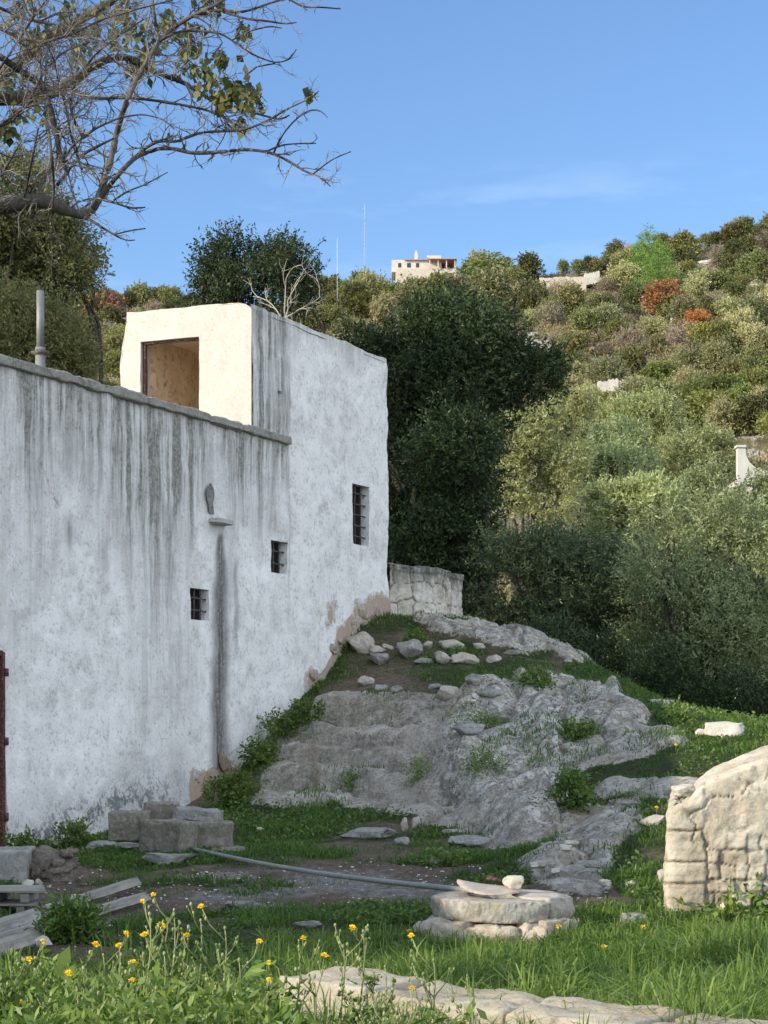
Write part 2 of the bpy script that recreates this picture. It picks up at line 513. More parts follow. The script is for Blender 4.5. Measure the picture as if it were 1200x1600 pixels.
# stepped ledges
UPX = 600 + F * GXX / GYY
lev = np.array([-1.0, 0.42, 0.83, 1.14, 1.46, 1.98, 4.0])
zz = Z0 + 0.07 * fbm(GXX * 0.9, GYY * 0.5, seed=8, oct=3) + 0.025 * np.sin(GXX * 1.7)
k = np.clip(np.searchsorted(lev, zz.ravel()).reshape(zz.shape) - 1, 0, len(lev) - 2)
lo = lev[k]; hi = lev[k + 1]
t = np.clip((zz - lo) / (hi - lo), 0, 1)
ter = lo + (hi - lo) * (sstep(0.48, 0.66, t) * .86 + .14 * t) + 0.035 * np.exp(-((t - .70) / .08) ** 2) - 0.13 * np.exp(-((t - .45) / .06) ** 2)
wl = r1 * sstep(790, 660, UPX) * sstep(2.25, 1.95, Z0) * sstep(0.3, 0.45, Z0)
Zr = Z0 + (ter - zz) * wl * 0.92 + 0.06 * wl
# the big hump, its right side falls steeply
HUMP = inpoly(PXX, PYY, [(690, 1130), (760, 1092), (822, 1088), (880, 1165), (890, 1288), (830, 1312), (760, 1285), (700, 1230)])
hb = blur(HUMP, 7, 2)
Zr = Zr + 0.48 * sstep(0.12, 0.85, hb) * (0.75 + 0.35 * fbm(GXX * 1.2, GYY * 0.8, seed=21, oct=3))
Zr = Zr + 0.30 * sstep(0.15, 0.8, r2) * (0.8 + 0.3 * fbm(GXX * 1.6, GYY * 1.1, seed=22, oct=3))
Zr = Zr + 0.16 * sstep(0.2, 0.8, r3) + 0.10 * sstep(0.2, 0.8, rp)
rn = np.clip(r1 + r2 + r3 + rp, 0, 1)
rug = fbm(GXX * 2.0, GYY * 1.4, seed=31, oct=3, gain=0.5)
ridge = 1 - np.abs(fbm(GXX * 1.5, GYY * 0.9, seed=36, oct=3))
Zr = Zr + rn * (0.035 * rug + 0.05 * (ridge - 0.6))
cr = np.abs(fbm(GXX * 0.8 + 4, GYY * 0.5, seed=41, oct=3))
Zr = Zr - rn * 0.10 * sstep(0.06, 0.0, cr)
# joints that break the rock into blocks, each standing a little higher or lower than its neighbour
_rj = np.random.default_rng(17)
_wxj = GXX + .25 * fbm(GXX * 1.3, GYY * 1.3, seed=46, oct=3); _wyj = (GYY + .3 * fbm(GXX * 1.3 + 7, GYY * 1.3, seed=47, oct=3)) * .55
f1 = np.full(GXX.shape, 1e9); f2 = f1.copy(); cid = np.zeros(GXX.shape); tlt = np.zeros(GXX.shape)
_jx0, _jx1 = int(6 / GS), int(15 / GS); _jy0 = int(13 / GS)
_a = _wxj[_jx0:_jx1, _jy0:]; _b = _wyj[_jx0:_jx1, _jy0:]
_f1 = np.full(_a.shape, 1e9); _f2 = _f1.copy(); _ci = np.zeros(_a.shape); _tl2 = np.zeros(_a.shape)
for _ in range(110):
    sx_, sy_ = _rj.uniform(-3.2, 6.2), _rj.uniform(17, 36.5) * .55
    d_ = np.hypot(_a - sx_, _b - sy_); nf = d_ < _f1; v_ = _rj.uniform(-1, 1); q1, q2 = _rj.uniform(-1, 1, 2)
    _f2 = np.where(nf, _f1, np.minimum(_f2, d_)); _ci = np.where(nf, v_, _ci)
    _tl2 = np.where(nf, q1 * (_a - sx_) + q2 * (_b - sy_), _tl2); _f1 = np.where(nf, d_, _f1)
jt = np.zeros(GXX.shape); jt[_jx0:_jx1, _jy0:] = .05 * _ci + .09 * _tl2 - .09 * sstep(.05, .0, _f2 - _f1)
Zr = Zr + rn * (.055 * (np.abs(fbm(GXX * 3.1, GYY * 2.2, seed=48, oct=2)) - .35) - .06 * sstep(.09, .0, np.abs(fbm(GXX * 1.9 + 3, GYY * 1.1, seed=49, oct=3))))
Zr = Zr + rn * jt * 1.25 * (1 - .5 * wl)
# strata on the slabs of the path
Zr = Zr + (rp + r7 * 0.5) * 0.03 * np.sin(3.5 * GYY + 2.0 * GXX + 2.5 * fbm(GXX, GYY, seed=44))
gn = 1 - rn
Zr = Zr + gn * (0.035 * fbm(GXX * 1.1, GYY * 1.1, seed=51, oct=4) + 0.010 * fbm(GXX * 6, GYY * 6, seed=52, oct=3))
GZ = Zr
grassm = (1 - rock) * (1 - soil * 0.92)
patch = fbm(GXX * 0.75, GYY * 0.75, seed=61, oct=4)
grassm = np.clip(grassm * np.maximum(sstep(-0.75, 0.1, patch), .75 * (GYY < 14) * (GXX > -.3) + .7 * (GXX > 3.0) * (GYY > 17)) + (soil * (1 - rock)) * sstep(0.28, 0.6, patch) * 0.8, 0, 1)
GRASS1 = inpoly(PXX, PYY, [(355, 1262), (480, 1262), (600, 1262), (700, 1292), (780, 1320), (840, 1360), (700, 1372), (560, 1345), (380, 1335)])
grassm = np.maximum(grassm, blur(GRASS1, 3) * (1 - rock) * (1 - r7) * sstep(-0.5, 0.1, patch))

def gheight(x, y):
    return bil(GZ, GX0, GS, GY0, GS, np.asarray(x, float), np.asarray(y, float))
_DD = np.arange(6.0, 38.0, 0.02)
def hit(px, py):
    """the point of the ground seen at this place of the photograph"""
    x = (px - 600) / F * _DD; z = EYE + (HZ - py) / F * _DD
    g = gheight(x, _DD)
    k = np.argmax(z <= g)
    D = _DD[k] if (z <= g).any() else 30.0
    p = P(px, py, D); p[2] = gheight(p[0], p[1])
    return p

def terrain_mat():
    n = NT("earth_and_rock")
    o = n.geo()
    ar = n.attr("rock"); ag = n.attr("grass"); asz = n.attr("soil")
    big = n.noise(o, 1.1, 5, 0.6); fine = n.noise(o, 11, 8, 0.78); vf = n.noise(o, 30, 6, 0.78)
    rock_c = n.mix(n.ramp(big, [(0.34, 0.0), (0.66, 1.0)]), (0.28, 0.245, 0.195), (0.44, 0.40, 0.33))
    rock_c = n.mix(n.math('MULTIPLY', n.ramp(fine, [(0.50, 0.0), (0.60, 1.0)]), n.rng(n.attr("lichen"), 0, 1, .45, .9)), rock_c, (0.58, 0.545, 0.47))
    rock_c = n.mix(n.math('MULTIPLY', n.ramp(fine, [(0.37, 1.0), (0.47, 0.0)]), 0.5), rock_c, (0.09, 0.083, 0.073))
    rock_c = n.mix(n.math('MULTIPLY', n.ramp(vf, [(0.33, 1.0), (0.42, 0.0)]), 0.6), rock_c, (0.06, 0.055, 0.05))
    blot = n.noise(n.map(o, scale=(1, 1, 2.2), loc=(11, 4, 6)), 2.4, 6, 0.68)
    rock_c = n.mix(n.math('MULTIPLY', n.ramp(blot, [(0.40, 1.0), (0.50, 0.0)]), 0.5), rock_c, (0.11, 0.105, 0.09))
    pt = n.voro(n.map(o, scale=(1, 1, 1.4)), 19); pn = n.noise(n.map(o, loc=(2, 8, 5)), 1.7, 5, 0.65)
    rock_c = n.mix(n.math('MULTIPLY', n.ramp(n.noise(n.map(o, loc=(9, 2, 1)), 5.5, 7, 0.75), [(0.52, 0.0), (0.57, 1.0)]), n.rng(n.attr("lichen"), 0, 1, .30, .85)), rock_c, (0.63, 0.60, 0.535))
    rock_c = n.mix(n.math('MULTIPLY', n.ramp(pt, [(0.20, 1.0), (0.34, 0.0)]), n.math('MULTIPLY', n.ramp(pn, [(0.42, 0.0), (0.56, 1.0)]), n.rng(n.attr("lichen"), 0, 1, .40, .95))), rock_c, (0.030, 0.028, 0.025))  # black pit colour stands for the shade inside the rock's holes
    och = n.noise(n.map(o, loc=(3, 9, 2)), 0.9, 5, 0.6)
    rock_c = n.mix(n.math('MULTIPLY', n.ramp(och, [(0.57, 0.0), (0.70, 1.0)]), 0.55), rock_c, (0.30, 0.22, 0.13))
    soil_c = n.mix(n.ramp(fine, [(0.4, 0.0), (0.65, 1.0)]), (0.085, 0.062, 0.045), (0.20, 0.155, 0.115))
    soil_c = n.mix(n.ramp(vf, [(0.60, 0.0), (0.68, 1.0)]), soil_c, (0.33, 0.30, 0.26))
    gr_c = n.mix(n.ramp(fine, [(0.4, 0.0), (0.7, 1.0)]), (0.030, 0.040, 0.016), (0.075, 0.075, 0.035))
    c = n.mix(n.rng(ag, 0.15, 0.6), soil_c, gr_c)
    slab = n.attr("slab")
    slab_c = n.mix(n.ramp(fine, [(0.4, 0.0), (0.62, 1.0)]), (0.13, 0.115, 0.10), (0.30, 0.275, 0.24))
    c = n.mix(n.math('MULTIPLY', slab, n.ramp(big, [(0.38, 0.0), (0.55, 1.0)])), c, slab_c)
    rf = n.math('ADD', ar, n.math('MULTIPLY', n.math('SUBTRACT', fine, 0.5), 0.9))
    c = n.mix(n.ramp(rf, [(0.42, 0.0), (0.55, 1.0)]), c, rock_c)
    pit = n.voro(o, 17)
    h = n.math('ADD', n.math('MULTIPLY', fine, 1.2), n.math('ADD', n.math('MULTIPLY', vf, 0.6), n.math('MULTIPLY', n.ramp(pit, [(0.12, 0.0), (0.45, 1.0)]), 0.5)))
    return n.done(n.bsdf(c, 0.93, n.bump(h, 0.9, 0.04), spec=0.12))
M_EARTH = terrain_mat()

nx, ny = GXX.shape
VG = np.stack([GXX, GYY, GZ], -1).reshape(-1, 3)
AG = dict(lichen=np.clip(sstep(.1, .7, hb) + .8 * r2 + .35 * rp + .4 * r3, 0, 1).ravel(), rock=rock.ravel(), grass=grassm.ravel(), soil=soil.ravel(), slab=r7.ravel())
qi = (rock[:-1, :-1] + rock[1:, 1:] + rock[1:, :-1] + rock[:-1, 1:]) / 4
region = np.zeros(GXX.shape, int)
for kk, rr in enumerate((R1, R2, R3, R4, R5, R6), 1):
    region[(blur(rr, 2) > 0.3) & (region == 0)] = kk
reg = region[:-1, :-1]
allq = grid_quads(nx, ny).reshape(nx - 1, ny - 1, 4)
def sub_mesh(name, sel, mats):
    q = allq[sel]
    ids, inv = np.unique(q, return_inverse=True)
    mb = MB(); mb.add(VG[ids], np.asarray(inv).reshape(-1, 4))
    return mb.build(name, mats, attrs={k: v[ids] for k, v in AG.items()}, use_tint=False)
isrock = (qi > 0.5) & (reg > 0)
def biggest(mask):
    lab = np.zeros(mask.shape, int); best = (0, 0); c_ = 0
    for i0, j0 in np.argwhere(mask):
        if lab[i0, j0]: continue
        c_ += 1; st_ = [(i0, j0)]; lab[i0, j0] = c_; n_ = 0
        while st_:
            i, j = st_.pop(); n_ += 1
            for a, b in ((i + 1, j), (i - 1, j), (i, j + 1), (i, j - 1)):
                if 0 <= a < mask.shape[0] and 0 <= b < mask.shape[1] and mask[a, b] and not lab[a, b]:
                    lab[a, b] = c_; st_.append((a, b))
        if n_ > best[0]: best = (n_, c_)
    return lab == best[1] if c_ else mask
_ir = np.zeros_like(isrock)
for kk in range(1, 7):
    m_ = isrock & (reg == kk)
    if m_.any(): _ir |= biggest(m_)
isrock = _ir
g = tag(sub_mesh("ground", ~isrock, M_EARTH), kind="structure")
for kk, lab in ((1, "broad grey limestone outcrop with worn step-like ledges and a rounded hump beside the white wall"),
                (2, "pale jagged limestone outcrop on the grassy slope just above the big hump"),
                (3, "bluish grey limestone slab along the crest below the drystone wall"),
                (4, "flat weathered limestone slab on the path beside the big hump"),
                (5, "low flat limestone step across the path behind the masonry block"),
                (6, "sloping streaked limestone slab on the lower path behind the well")):
    s_ = isrock & (reg == kk)
    if s_.any():
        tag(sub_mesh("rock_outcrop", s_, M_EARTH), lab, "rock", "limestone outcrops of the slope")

# ------------------------------------------------------------------ the hill and the land around
def hillz(x, y):
    x = np.asarray(x, float); y = np.asarray(y, float)
    D = np.maximum(y, 1.0)
    S = np.interp(D, [0, 50, 70, 100, 150, 200, 300, 420, 445, 700, 2000], [0, 0, .025, .075, .128, .162, .194, .222, .2235, .142, .05])
    a = np.clip(x / D, -0.6, 0.6)
    M = np.interp(a, [-0.5, -0.2, -0.15, -0.05, 0.02, 0.11, 0.15, 0.2, 0.3, 0.6], [0.9, .955, .96, .965, 1.0, 1.03, 1.06, 1.115, 1.15, 1.12])
    z = D * S * M
    z = z + sstep(70, 160, D) * (2.2 * fbm(x / 38, y / 38, seed=71, oct=4) + 0.5 * fbm(x / 6, y / 6, seed=72, oct=3))
    # old terraces cut into the slope
    tz = z / 4.2 + 0.35 * fbm(x / 60, y / 60, seed=75, oct=2)
    ft = tz - np.floor(tz)
    z = z + sstep(110, 150, D) * 0.9 * 4.2 * (sstep(0.35, 0.75, ft) - ft) * 0.55
    return z - 0.35
hx = np.concatenate([np.arange(-900, -160, 20), np.arange(-160, 170, 1.6), np.arange(170, 900, 20)])
hy = np.concatenate([np.arange(-300, 40, 12), np.arange(40, 470, 1.6), np.arange(470, 2000, 30)])
HX, HY = np.meshgrid(hx, hy, indexing='ij')
HZZ = hillz(HX, HY)
inn = (HX > GX0 - 1) & (HX < GX1 + 1) & (HY > GY0 - 1) & (HY < GY1 + 1)
HZZ[inn] -= 0.9
def hill_mat():
    n = NT("hill_scrub")
    o = n.geo()
    a = n.noise(o, 0.045, 6, 0.62); b = n.noise(o, 0.32, 6, 0.7); c_ = n.noise(o, 1.6, 5, 0.7)
    col = n.mix(n.ramp(b, [(0.38, 0.0), (0.62, 1.0)]), (0.085, 0.088, 0.045), (0.22, 0.18, 0.11))
    col = n.mix(n.math('MULTIPLY', n.ramp(c_, [(0.45, 0.0), (0.7, 1.0)]), 0.6), col, (0.24, 0.20, 0.14))
    rk = n.math('ADD', n.math('MULTIPLY', a, 0.6), n.math('MULTIPLY', b, 0.5))
    col = n.mix(n.ramp(rk, [(0.575, 0.0), (0.61, 1.0)]), col, n.mix(c_, (0.27, 0.24, 0.20), (0.54, 0.50, 0.44)))
    return n.done(n.bsdf(col, 0.95, n.bump(n.math('ADD', b, c_), 1.0, 0.6), spec=0.1))
M_HILL = hill_mat()
mb = MB(); mb.add(np.stack([HX, HY, HZZ], -1), grid_quads(*HX.shape))
tag(mb.build("hillside", M_HILL, use_tint=False), kind="structure")
_HD = np.concatenate([np.arange(55, 450, 1.0)])
def hill_hit(px, py):
    x = (px - 600) / F * _HD; z = EYE + (HZ - py) / F * _HD
    g_ = hillz(x, _HD)
    ok = z <= g_
    if not ok.any(): return None
    p = P(px, py, _HD[np.argmax(ok)]); p[2] = hillz(p[0], p[1])
    return p

# ------------------------------------------------------------------ the white farm building
W0 = np.array([-4.72, 23.6, 0.0])
WU = np.array([0.45, 1.0, 0.0]); WU /= np.linalg.norm(WU)
WY = np.array([-WU[1], WU[0], 0.0])                  # into the building
def wu(px): return (15.34 / (0.45 - (px - 600) / F) - 23.6) * 1.0966
def wd(px): return 15.34 / (0.45 - (px - 600) / F)
def wz(px, py): return EYE + (HZ - py) / F * wd(px)
farm = empty("farmhouse", tuple(W0), math.atan2(WU[1], WU[0]))
tag(farm, "long whitewashed stone farmhouse with stained wall and raised tower room", "building")

def plaster_mat():
    n = NT("old_whitewash")
    o = n.obj()
    st = n.attr("stain"); dr = n.attr("drain"); oc = n.attr("ochre"); dp = n.attr("damp")
    mott = n.noise(o, 3.2, 7, 0.72); fine = n.noise(o, 17, 6, 0.75); vf = n.noise(o, 60, 3, 0.7)
    strk = n.noise(n.map(o, scale=(5.5, 5.5, 0.32)), 1.0, 6, 0.68, 0.25)
    strk2 = n.noise(n.map(o, scale=(16, 16, 0.9), loc=(3, 1, 0)), 1.0, 5, 0.72, 0.3)
    big = n.noise(o, 0.55, 4, 0.6)
    col = n.mix(n.ramp(mott, [(0.35, 0.0), (0.62, 1.0)]), (0.59, 0.57, 0.535), (0.80, 0.78, 0.745))
    rep = n.ramp(n.noise(n.map(o, scale=(1, 1, 1.4), loc=(1, 5, 9)), 0.8, 3, 0.5), [(0.47, 0.0), (0.50, 1.0)])
    col = n.mix(n.math('MULTIPLY', rep, 0.5), col, (0.82, 0.80, 0.765))
    # flaked whitewash showing greyer coats
    fl = n.math('ADD', n.math('MULTIPLY', fine, 0.75), n.math('MULTIPLY', mott, 0.35))
    col = n.mix(n.math('MULTIPLY', n.ramp(fl, [(0.44, 1.0), (0.53, 0.0)]), 0.75), col, (0.40, 0.395, 0.39))
    col = n.mix(n.math('MULTIPLY', n.ramp(n.noise(n.map(o, loc=(5, 2, 8)), 26, 5, 0.8), [(0.32, 1.0), (0.40, 0.0)]), 0.85), col, (0.12, 0.115, 0.11))
    # rain streaks
    s1 = n.math('MULTIPLY', n.ramp(strk, [(0.42, 0.0), (0.58, 1.0)]), st)
    s2 = n.math('MULTIPLY', n.ramp(strk2, [(0.45, 0.0), (0.66, 1.0)]), st)
    grp = n.ramp(n.noise(n.map(o, scale=(1.1, 1.1, 0.12), loc=(6, 0, 2)), 1.0, 4, 0.6), [(0.36, 0.25), (0.60, 1.0)])
    s = n.math('ADD', n.math('MULTIPLY', n.math('ADD', n.math('MULTIPLY', s1, 1.1), n.math('MULTIPLY', s2, 0.6)), grp), n.math('MULTIPLY', st, n.ramp(mott, [(0.38, 0.0), (0.62, 0.5)])), clamp=True)
    s = n.math('MULTIPLY', s, n.ramp(fine, [(0.30, 0.45), (0.55, 1.0)]))
    col = n.mix(n.math('MULTIPLY', s, 0.92), col, (0.125, 0.118, 0.098))
    d = n.math('MULTIPLY', dr, n.ramp(n.math('ADD', n.math('MULTIPLY', fine, 0.6), n.math('MULTIPLY', strk2, 0.5)), [(0.36, 0.45), (0.60, 1.0)]))
    col = n.mix(n.math('MULTIPLY', d, 0.95), col, (0.085, 0.08, 0.072))
    # damp foot of the wall
    df = n.math('MULTIPLY', dp, n.ramp(n.math('ADD', n.math('MULTIPLY', fine, 0.55), n.math('MULTIPLY', mott, 0.55)), [(0.5, 0.0), (0.6, 1.0)]))
    col = n.mix(n.math('MULTIPLY', df, 0.9), col, (0.12, 0.12, 0.125))
    # render fallen off
    of = n.math('ADD', oc, n.math('MULTIPLY', n.math('SUBTRACT', mott, 0.5), 1.3))
    om = n.ramp(of, [(0.50, 0.0), (0.60, 1.0)])
    col = n.mix(om, col, n.mix(fine, (0.26, 0.19, 0.13), (0.55, 0.44, 0.35)))
    rim = n.ramp(of, [(0.45, 0.0), (0.49, 1.0), (0.50, 1.0), (0.53, 0.0)])
    col = n.mix(n.math('MULTIPLY', rim, 0.45), col, (0.16, 0.13, 0.11))
    # hairline cracks
    ck = n.voro(n.map(o, scale=(1.3, 1.3, 0.8)), 0.75, 'DISTANCE_TO_EDGE')
    ckd = n.math('ADD', ck, n.math('MULTIPLY', n.math('SUBTRACT', fine, 0.5), 0.05))
    ckm = n.math('MULTIPLY', n.ramp(ckd, [(0.0, 1.0), (0.006, 0.0)]), n.ramp(big, [(0.55, 0.0), (0.65, 1.0)]))
    col = n.mix(n.math('MULTIPLY', ckm, 0.5), col, (0.12, 0.11, 0.10))
    h = n.math('ADD', n.math('MULTIPLY', mott, 1.0), n.math('ADD', n.math('MULTIPLY', fine, 0.6), n.math('MULTIPLY', vf, 0.25)))
    h = n.math('SUBTRACT', h, n.math('MULTIPLY', om, 0.7))
    return n.done(n.bsdf(col, 0.92, n.bump(h, 0.55, 0.035), spec=0.12))
M_PLASTER = plaster_mat()

def simple_noise_mat(name, a, b, scale=6, bump=0.3, rough=0.85, metal=0.0, c=None, spec=0.2):
    n = NT(name); o = n.obj()
    f = n.noise(o, scale, 6, 0.7); f2 = n.noise(o, scale * 5, 4, 0.7)
    col = n.mix(n.ramp(f, [(0.36, 0.0), (0.64, 1.0)]), a, b)
    if c: col = n.mix(n.ramp(f2, [(0.52, 0.0), (0.66, 1.0)]), col, c)
    return n.done(n.bsdf(col, rough, n.bump(n.math('ADD', f, f2), bump, 0.01), metal, spec))
M_TOWER = simple_noise_mat("warm_limewash", (0.41, 0.395, 0.35), (0.47, 0.455, 0.41), 7, 0.5, 0.93, c=(0.36, 0.335, 0.28), spec=0.1)
M_INNER = simple_noise_mat("ochre_plaster", (0.62, 0.47, 0.32), (0.82, 0.69, 0.52), 1.8, 0.4, 0.93, c=(0.42, 0.28, 0.16), spec=0.1)
M_DECK = simple_noise_mat("roof_screed", (0.45, 0.43, 0.39), (0.6, 0.57, 0.52), 3)
M_COPE = stone_mat("mossy_coping", (0.17, 0.165, 0.14), (0.30, 0.285, 0.25), (0.40, 0.38, 0.34), 2.5, pits=1.0)
M_RUST = simple_noise_mat("rusty_iron", (0.10, 0.045, 0.03), (0.19, 0.085, 0.05), 9, 0.4, 0.8, 0.3, (0.06, 0.04, 0.035))
M_REDWOOD = simple_noise_mat("old_red_paint", (0.055, 0.020, 0.016), (0.095, 0.038, 0.03), 7, 0.4, 0.7, c=(0.2, 0.14, 0.12))
M_ROOM_SHADE = simple_noise_mat("painted_room_shade", (0.006, 0.005, 0.005), (0.014, 0.011, 0.01), 12)  # near-black colour standing in for the unlit space behind window openings
M_GREYWOOD_DOOR = simple_noise_mat("pale_door_paint", (0.38, 0.37, 0.33), (0.52, 0.50, 0.45), 5)
M_IRON = simple_noise_mat("grey_iron", (0.05, 0.045, 0.045), (0.12, 0.10, 0.09), 14, 0.3, 0.7, 0.5, (0.2, 0.17, 0.15))

UT0, UT1, TD, TTOP, PTOP, DECK = 6.53, 11.65, 2.34, 8.0, 6.0, 5.5
WINS = [(4.70, 5.23, 3.06, 3.52), (7.19, 7.76, 3.91, 4.42), (10.2, 10.86, 4.60, 5.64), (7.40, 7.51, 6.40, 6.80)]
DOOR = (-1.1, 0.09, -0.6, 2.47)

def axis(a, b, step, cuts):
    g_ = list(np.arange(a, b, step)) + [b]
    g_ = [x for x in g_ if all(abs(x - c) > step * 0.45 for c in cuts)] + [c for c in cuts if a <= c <= b]
    return np.array(sorted(g_))
ucuts = sorted({x for w in WINS for x in w[:2]} | {DOOR[0], DOOR[1], UT0 + 0.0})
zcuts = sorted({x for w in WINS for x in w[2:]} | {DOOR[3], PTOP})
ua = axis(-3.0, UT1, 0.045, ucuts); za = axis(-0.6, TTOP, 0.045, zcuts)
UU, ZZ = np.meshgrid(ua, za, indexing='ij')
keep = np.ones((len(ua) - 1, len(za) - 1), bool)
um = (ua[:-1] + ua[1:]) / 2; zm = (za[:-1] + za[1:]) / 2
for (a, b, c, d) in WINS + [DOOR]:
    keep[np.ix_((um > a) & (um < b), (zm > c) & (zm < d))] = False
keep[np.ix_(um < UT0, zm > PTOP)] = False
off = 0.022 * fbm(UU * 0.9, ZZ * 0.9, seed=81, oct=3) + 0.010 * fbm(UU * 4, ZZ * 4, seed=82, oct=4)
# the ragged far corner, and a battered foot
uu2 = UU + sstep(UT1 - 0.14, UT1, UU) * (0.028 * fbm(ZZ * 2.2, ZZ * 0, seed=84, oct=5, gain=.65) - 0.02 + 0.012 * (TTOP - ZZ))
zz2 = ZZ + sstep(TTOP - 0.12, TTOP, ZZ) * (0.012 * fbm(UU * 2.5, UU * 0, seed=85, oct=5, gain=.7))
yy2 = off - 0.03 * sstep(1.5, 0, ZZ)
gb = gheight(W0[0] + UU * WU[0], W0[1] + UU * WU[1])         # ground at the wall's foot
hg = ZZ - gb
fallp = lambda u0, w: np.exp(-((UU - u0) / w) ** 2)
big = fbm(UU * 0.5, ZZ * 0.25, seed=86, oct=3)
top = np.where(UU < 7.8, 6.0, TTOP)
reach = 1.1 + 1.5 * fallp(3.5, 1.7) + 0.9 * fallp(0.6, 1.0) + 0.8 * fbm(UU * 1.3, UU * 0, seed=87, oct=4)
stain = np.clip(1.15 - (top - ZZ) / np.maximum(reach, 0.3), 0, 1) ** 0.75
stain = np.where(UU < 7.8, stain * (0.72 + 0.5 * fallp(3.9, 2.1) + 0.3 * fallp(0.6, 0.9)), stain * 0)
stain = np.clip(stain, 0, 1)
# the tower: dark veil under its near corner, little further on
tv = np.clip(1.1 - (TTOP - ZZ) / np.maximum(0.35 + 1.6 * fallp(7.35, 0.55) + 0.25 * fbm(UU * 2, UU * 0, seed=88), 0.1), 0, 1)
stain = np.maximum(stain, np.where((ZZ > 6.0) & (UU > UT0), tv * (0.45 + 0.6 * fallp(7.2, 0.7)), 0))
stain = np.maximum(stain, 0.75 * np.exp(-((UU - 1.5) / 0.17) ** 2 - ((ZZ - 4.05) / 0.24) ** 2))
stain = np.maximum(stain, 0.8 * np.exp(-((UU - 2.35) / 0.12) ** 2 - ((ZZ - 3.95) / 0.55) ** 2))
stain = np.maximum(stain, 0.30 * sstep(0.0, 0.6, big) * sstep(8.5, 5.5, UU) * sstep(0.3, 2.0, hg))
stain = np.maximum(stain, 0.55 * np.exp(-((UU - 7.15) / 0.4) ** 2 - ((ZZ - 4.75) / 0.22) ** 2))
wv = 0.05 * fbm(ZZ * 1.2, ZZ * 0, seed=89, oct=3)
dw = np.interp(ZZ, [0.2, 2.0, 3.6, 4.3, 4.5], [0.42, 0.42, 0.34, 0.16, 0.07])
drain = sstep(1.0, 0.15, np.abs(UU - 5.47 - wv - 0.08) / dw) * sstep(4.5, 4.3, ZZ)
drain = np.maximum(drain, 0.5 * sstep(1.0, 0.3, np.abs(UU - 6.05 + wv) / 0.10) * sstep(4.2, 3.9, ZZ) * sstep(2.3, 3.0, ZZ))
drain = np.maximum(drain, 0.6 * sstep(1.0, 0.3, np.abs(UU - 7.62 + wv) / 0.12) * sstep(6.2, 7.6, ZZ))
drain = np.maximum(drain, 0.35 * sstep(1.0, 0.3, np.abs(UU - 7.83 + wv) / 0.05) * sstep(6.2, 5.9, ZZ) * sstep(3.0, 4.0, ZZ))
nb = fbm(UU * 1.1, ZZ * 1.1, seed=90, oct=3)
ochre = np.clip(sstep(0.75 + 0.5 * nb, 0.0, hg) * sstep(7.5, 9.0, UU) * 0.9, 0, 1)
ochre = np.maximum(ochre, 0.60 * np.exp(-((UU - 9.35) / 0.45) ** 2 - ((ZZ - 3.4 - 0.5 * (UU - 9.35)) / 0.45) ** 2))
ochre = np.maximum(ochre, 0.95 * sstep(0.5 + 0.25 * nb, 0.1, hg) * sstep(4.5, 4.7, UU) * sstep(6.3, 5.6, UU))
ochre = np.maximum(ochre, 0.35 * np.exp(-((UU - 7.4) / 0.35) ** 2 - ((ZZ - 3.75) / 0.12) ** 2))
damp = np.clip(sstep(1.0 + 0.6 * nb, 0.1, hg) * sstep(5.2, 4.0, UU) * (0.75 + 0.6 * fallp(2.2, 1.5)), 0, 1)
Vw = np.stack([uu2, yy2, zz2], -1).reshape(-1, 3)
mbw = MB()
mbw.add(Vw, grid_quads(len(ua), len(za), keep)[:, ::1])
aw = {k_: v_.ravel() for k_, v_ in dict(stain=stain, drain=drain, ochre=ochre, damp=damp).items()}
extra = []
def reveal(a, b, c, d, depth):
    i0, i1 = np.searchsorted(ua, a - 1e-6), np.searchsorted(ua, b - 1e-6)
    j0, j1 = np.searchsorted(za, c - 1e-6), np.searchsorted(za, d - 1e-6)
    loop = [(i, j0) for i in range(i0, i1)] + [(i1, j) for j in range(j0, j1)] + [(i, j1) for i in range(i1, i0, -1)] + [(i0, j) for j in range(j1, j0, -1)]
    ids = [i * len(za) + j for i, j in loop]
    A = Vw[ids]; B = A.copy(); B[:, 1] = depth
    n_ = len(ids)
    q = [(k_, (k_ + 1) % n_, n_ + (k_ + 1) % n_, n_ + k_) for k_ in range(n_)]
    mbw.add(np.vstack([A, B]), q, m=1 if False else 0)
    extra.append(2 * n_)
for w in WINS: reveal(*w, 0.15)
reveal(DOOR[0], DOOR[1], za[0], DOOR[3], 0.30)
# the rest of the body: near stretch out of the picture, back, ends, roof deck, parapet inside, tower top and far end
def wbox(*b):
    V, Q = box_geo(*b); mbw.add(V, Q); extra.append(8)
def wquad(pts):
    mbw.add(np.array(pts, float), [(0, 1, 2, 3)]); extra.append(4)
wquad([(-24, 0, -.6), (-3, 0, -.6), (-3, 0, PTOP), (-24, 0, PTOP)])
wquad([(-24, 8, -.6), (-24, 0, -.6), (-24, 0, PTOP), (-24, 8, PTOP)])
wquad([(UT1, 8, -.6), (-24, 8, -.6), (-24, 8, DECK), (UT1, 8, DECK)])
wquad([(UT1 + .02, .02, -.6), (UT1 + .02, 8, -.6), (UT1 + .02, 8, DECK), (UT1 + .02, .02, DECK)])
wquad([(UT1, 0.02, DECK), (UT1, TD, DECK), (UT1, TD, TTOP), (UT1, 0.02, TTOP)])
wquad([(-24, .3, DECK), (UT0, .3, DECK), (UT0, .3, PTOP), (-24, .3, PTOP)])
full = {k_: np.concatenate([v_, np.zeros(sum(extra))]) for k_, v_ in aw.items()}
mbw.build("wall", M_PLASTER, farm, attrs=full, use_tint=False)
mb = MB()
mb.add(np.array([(-24, .29, DECK), (UT0, .29, DECK), (UT0, 8, DECK), (-24, 8, DECK)], float), [(0, 1, 2, 3)])
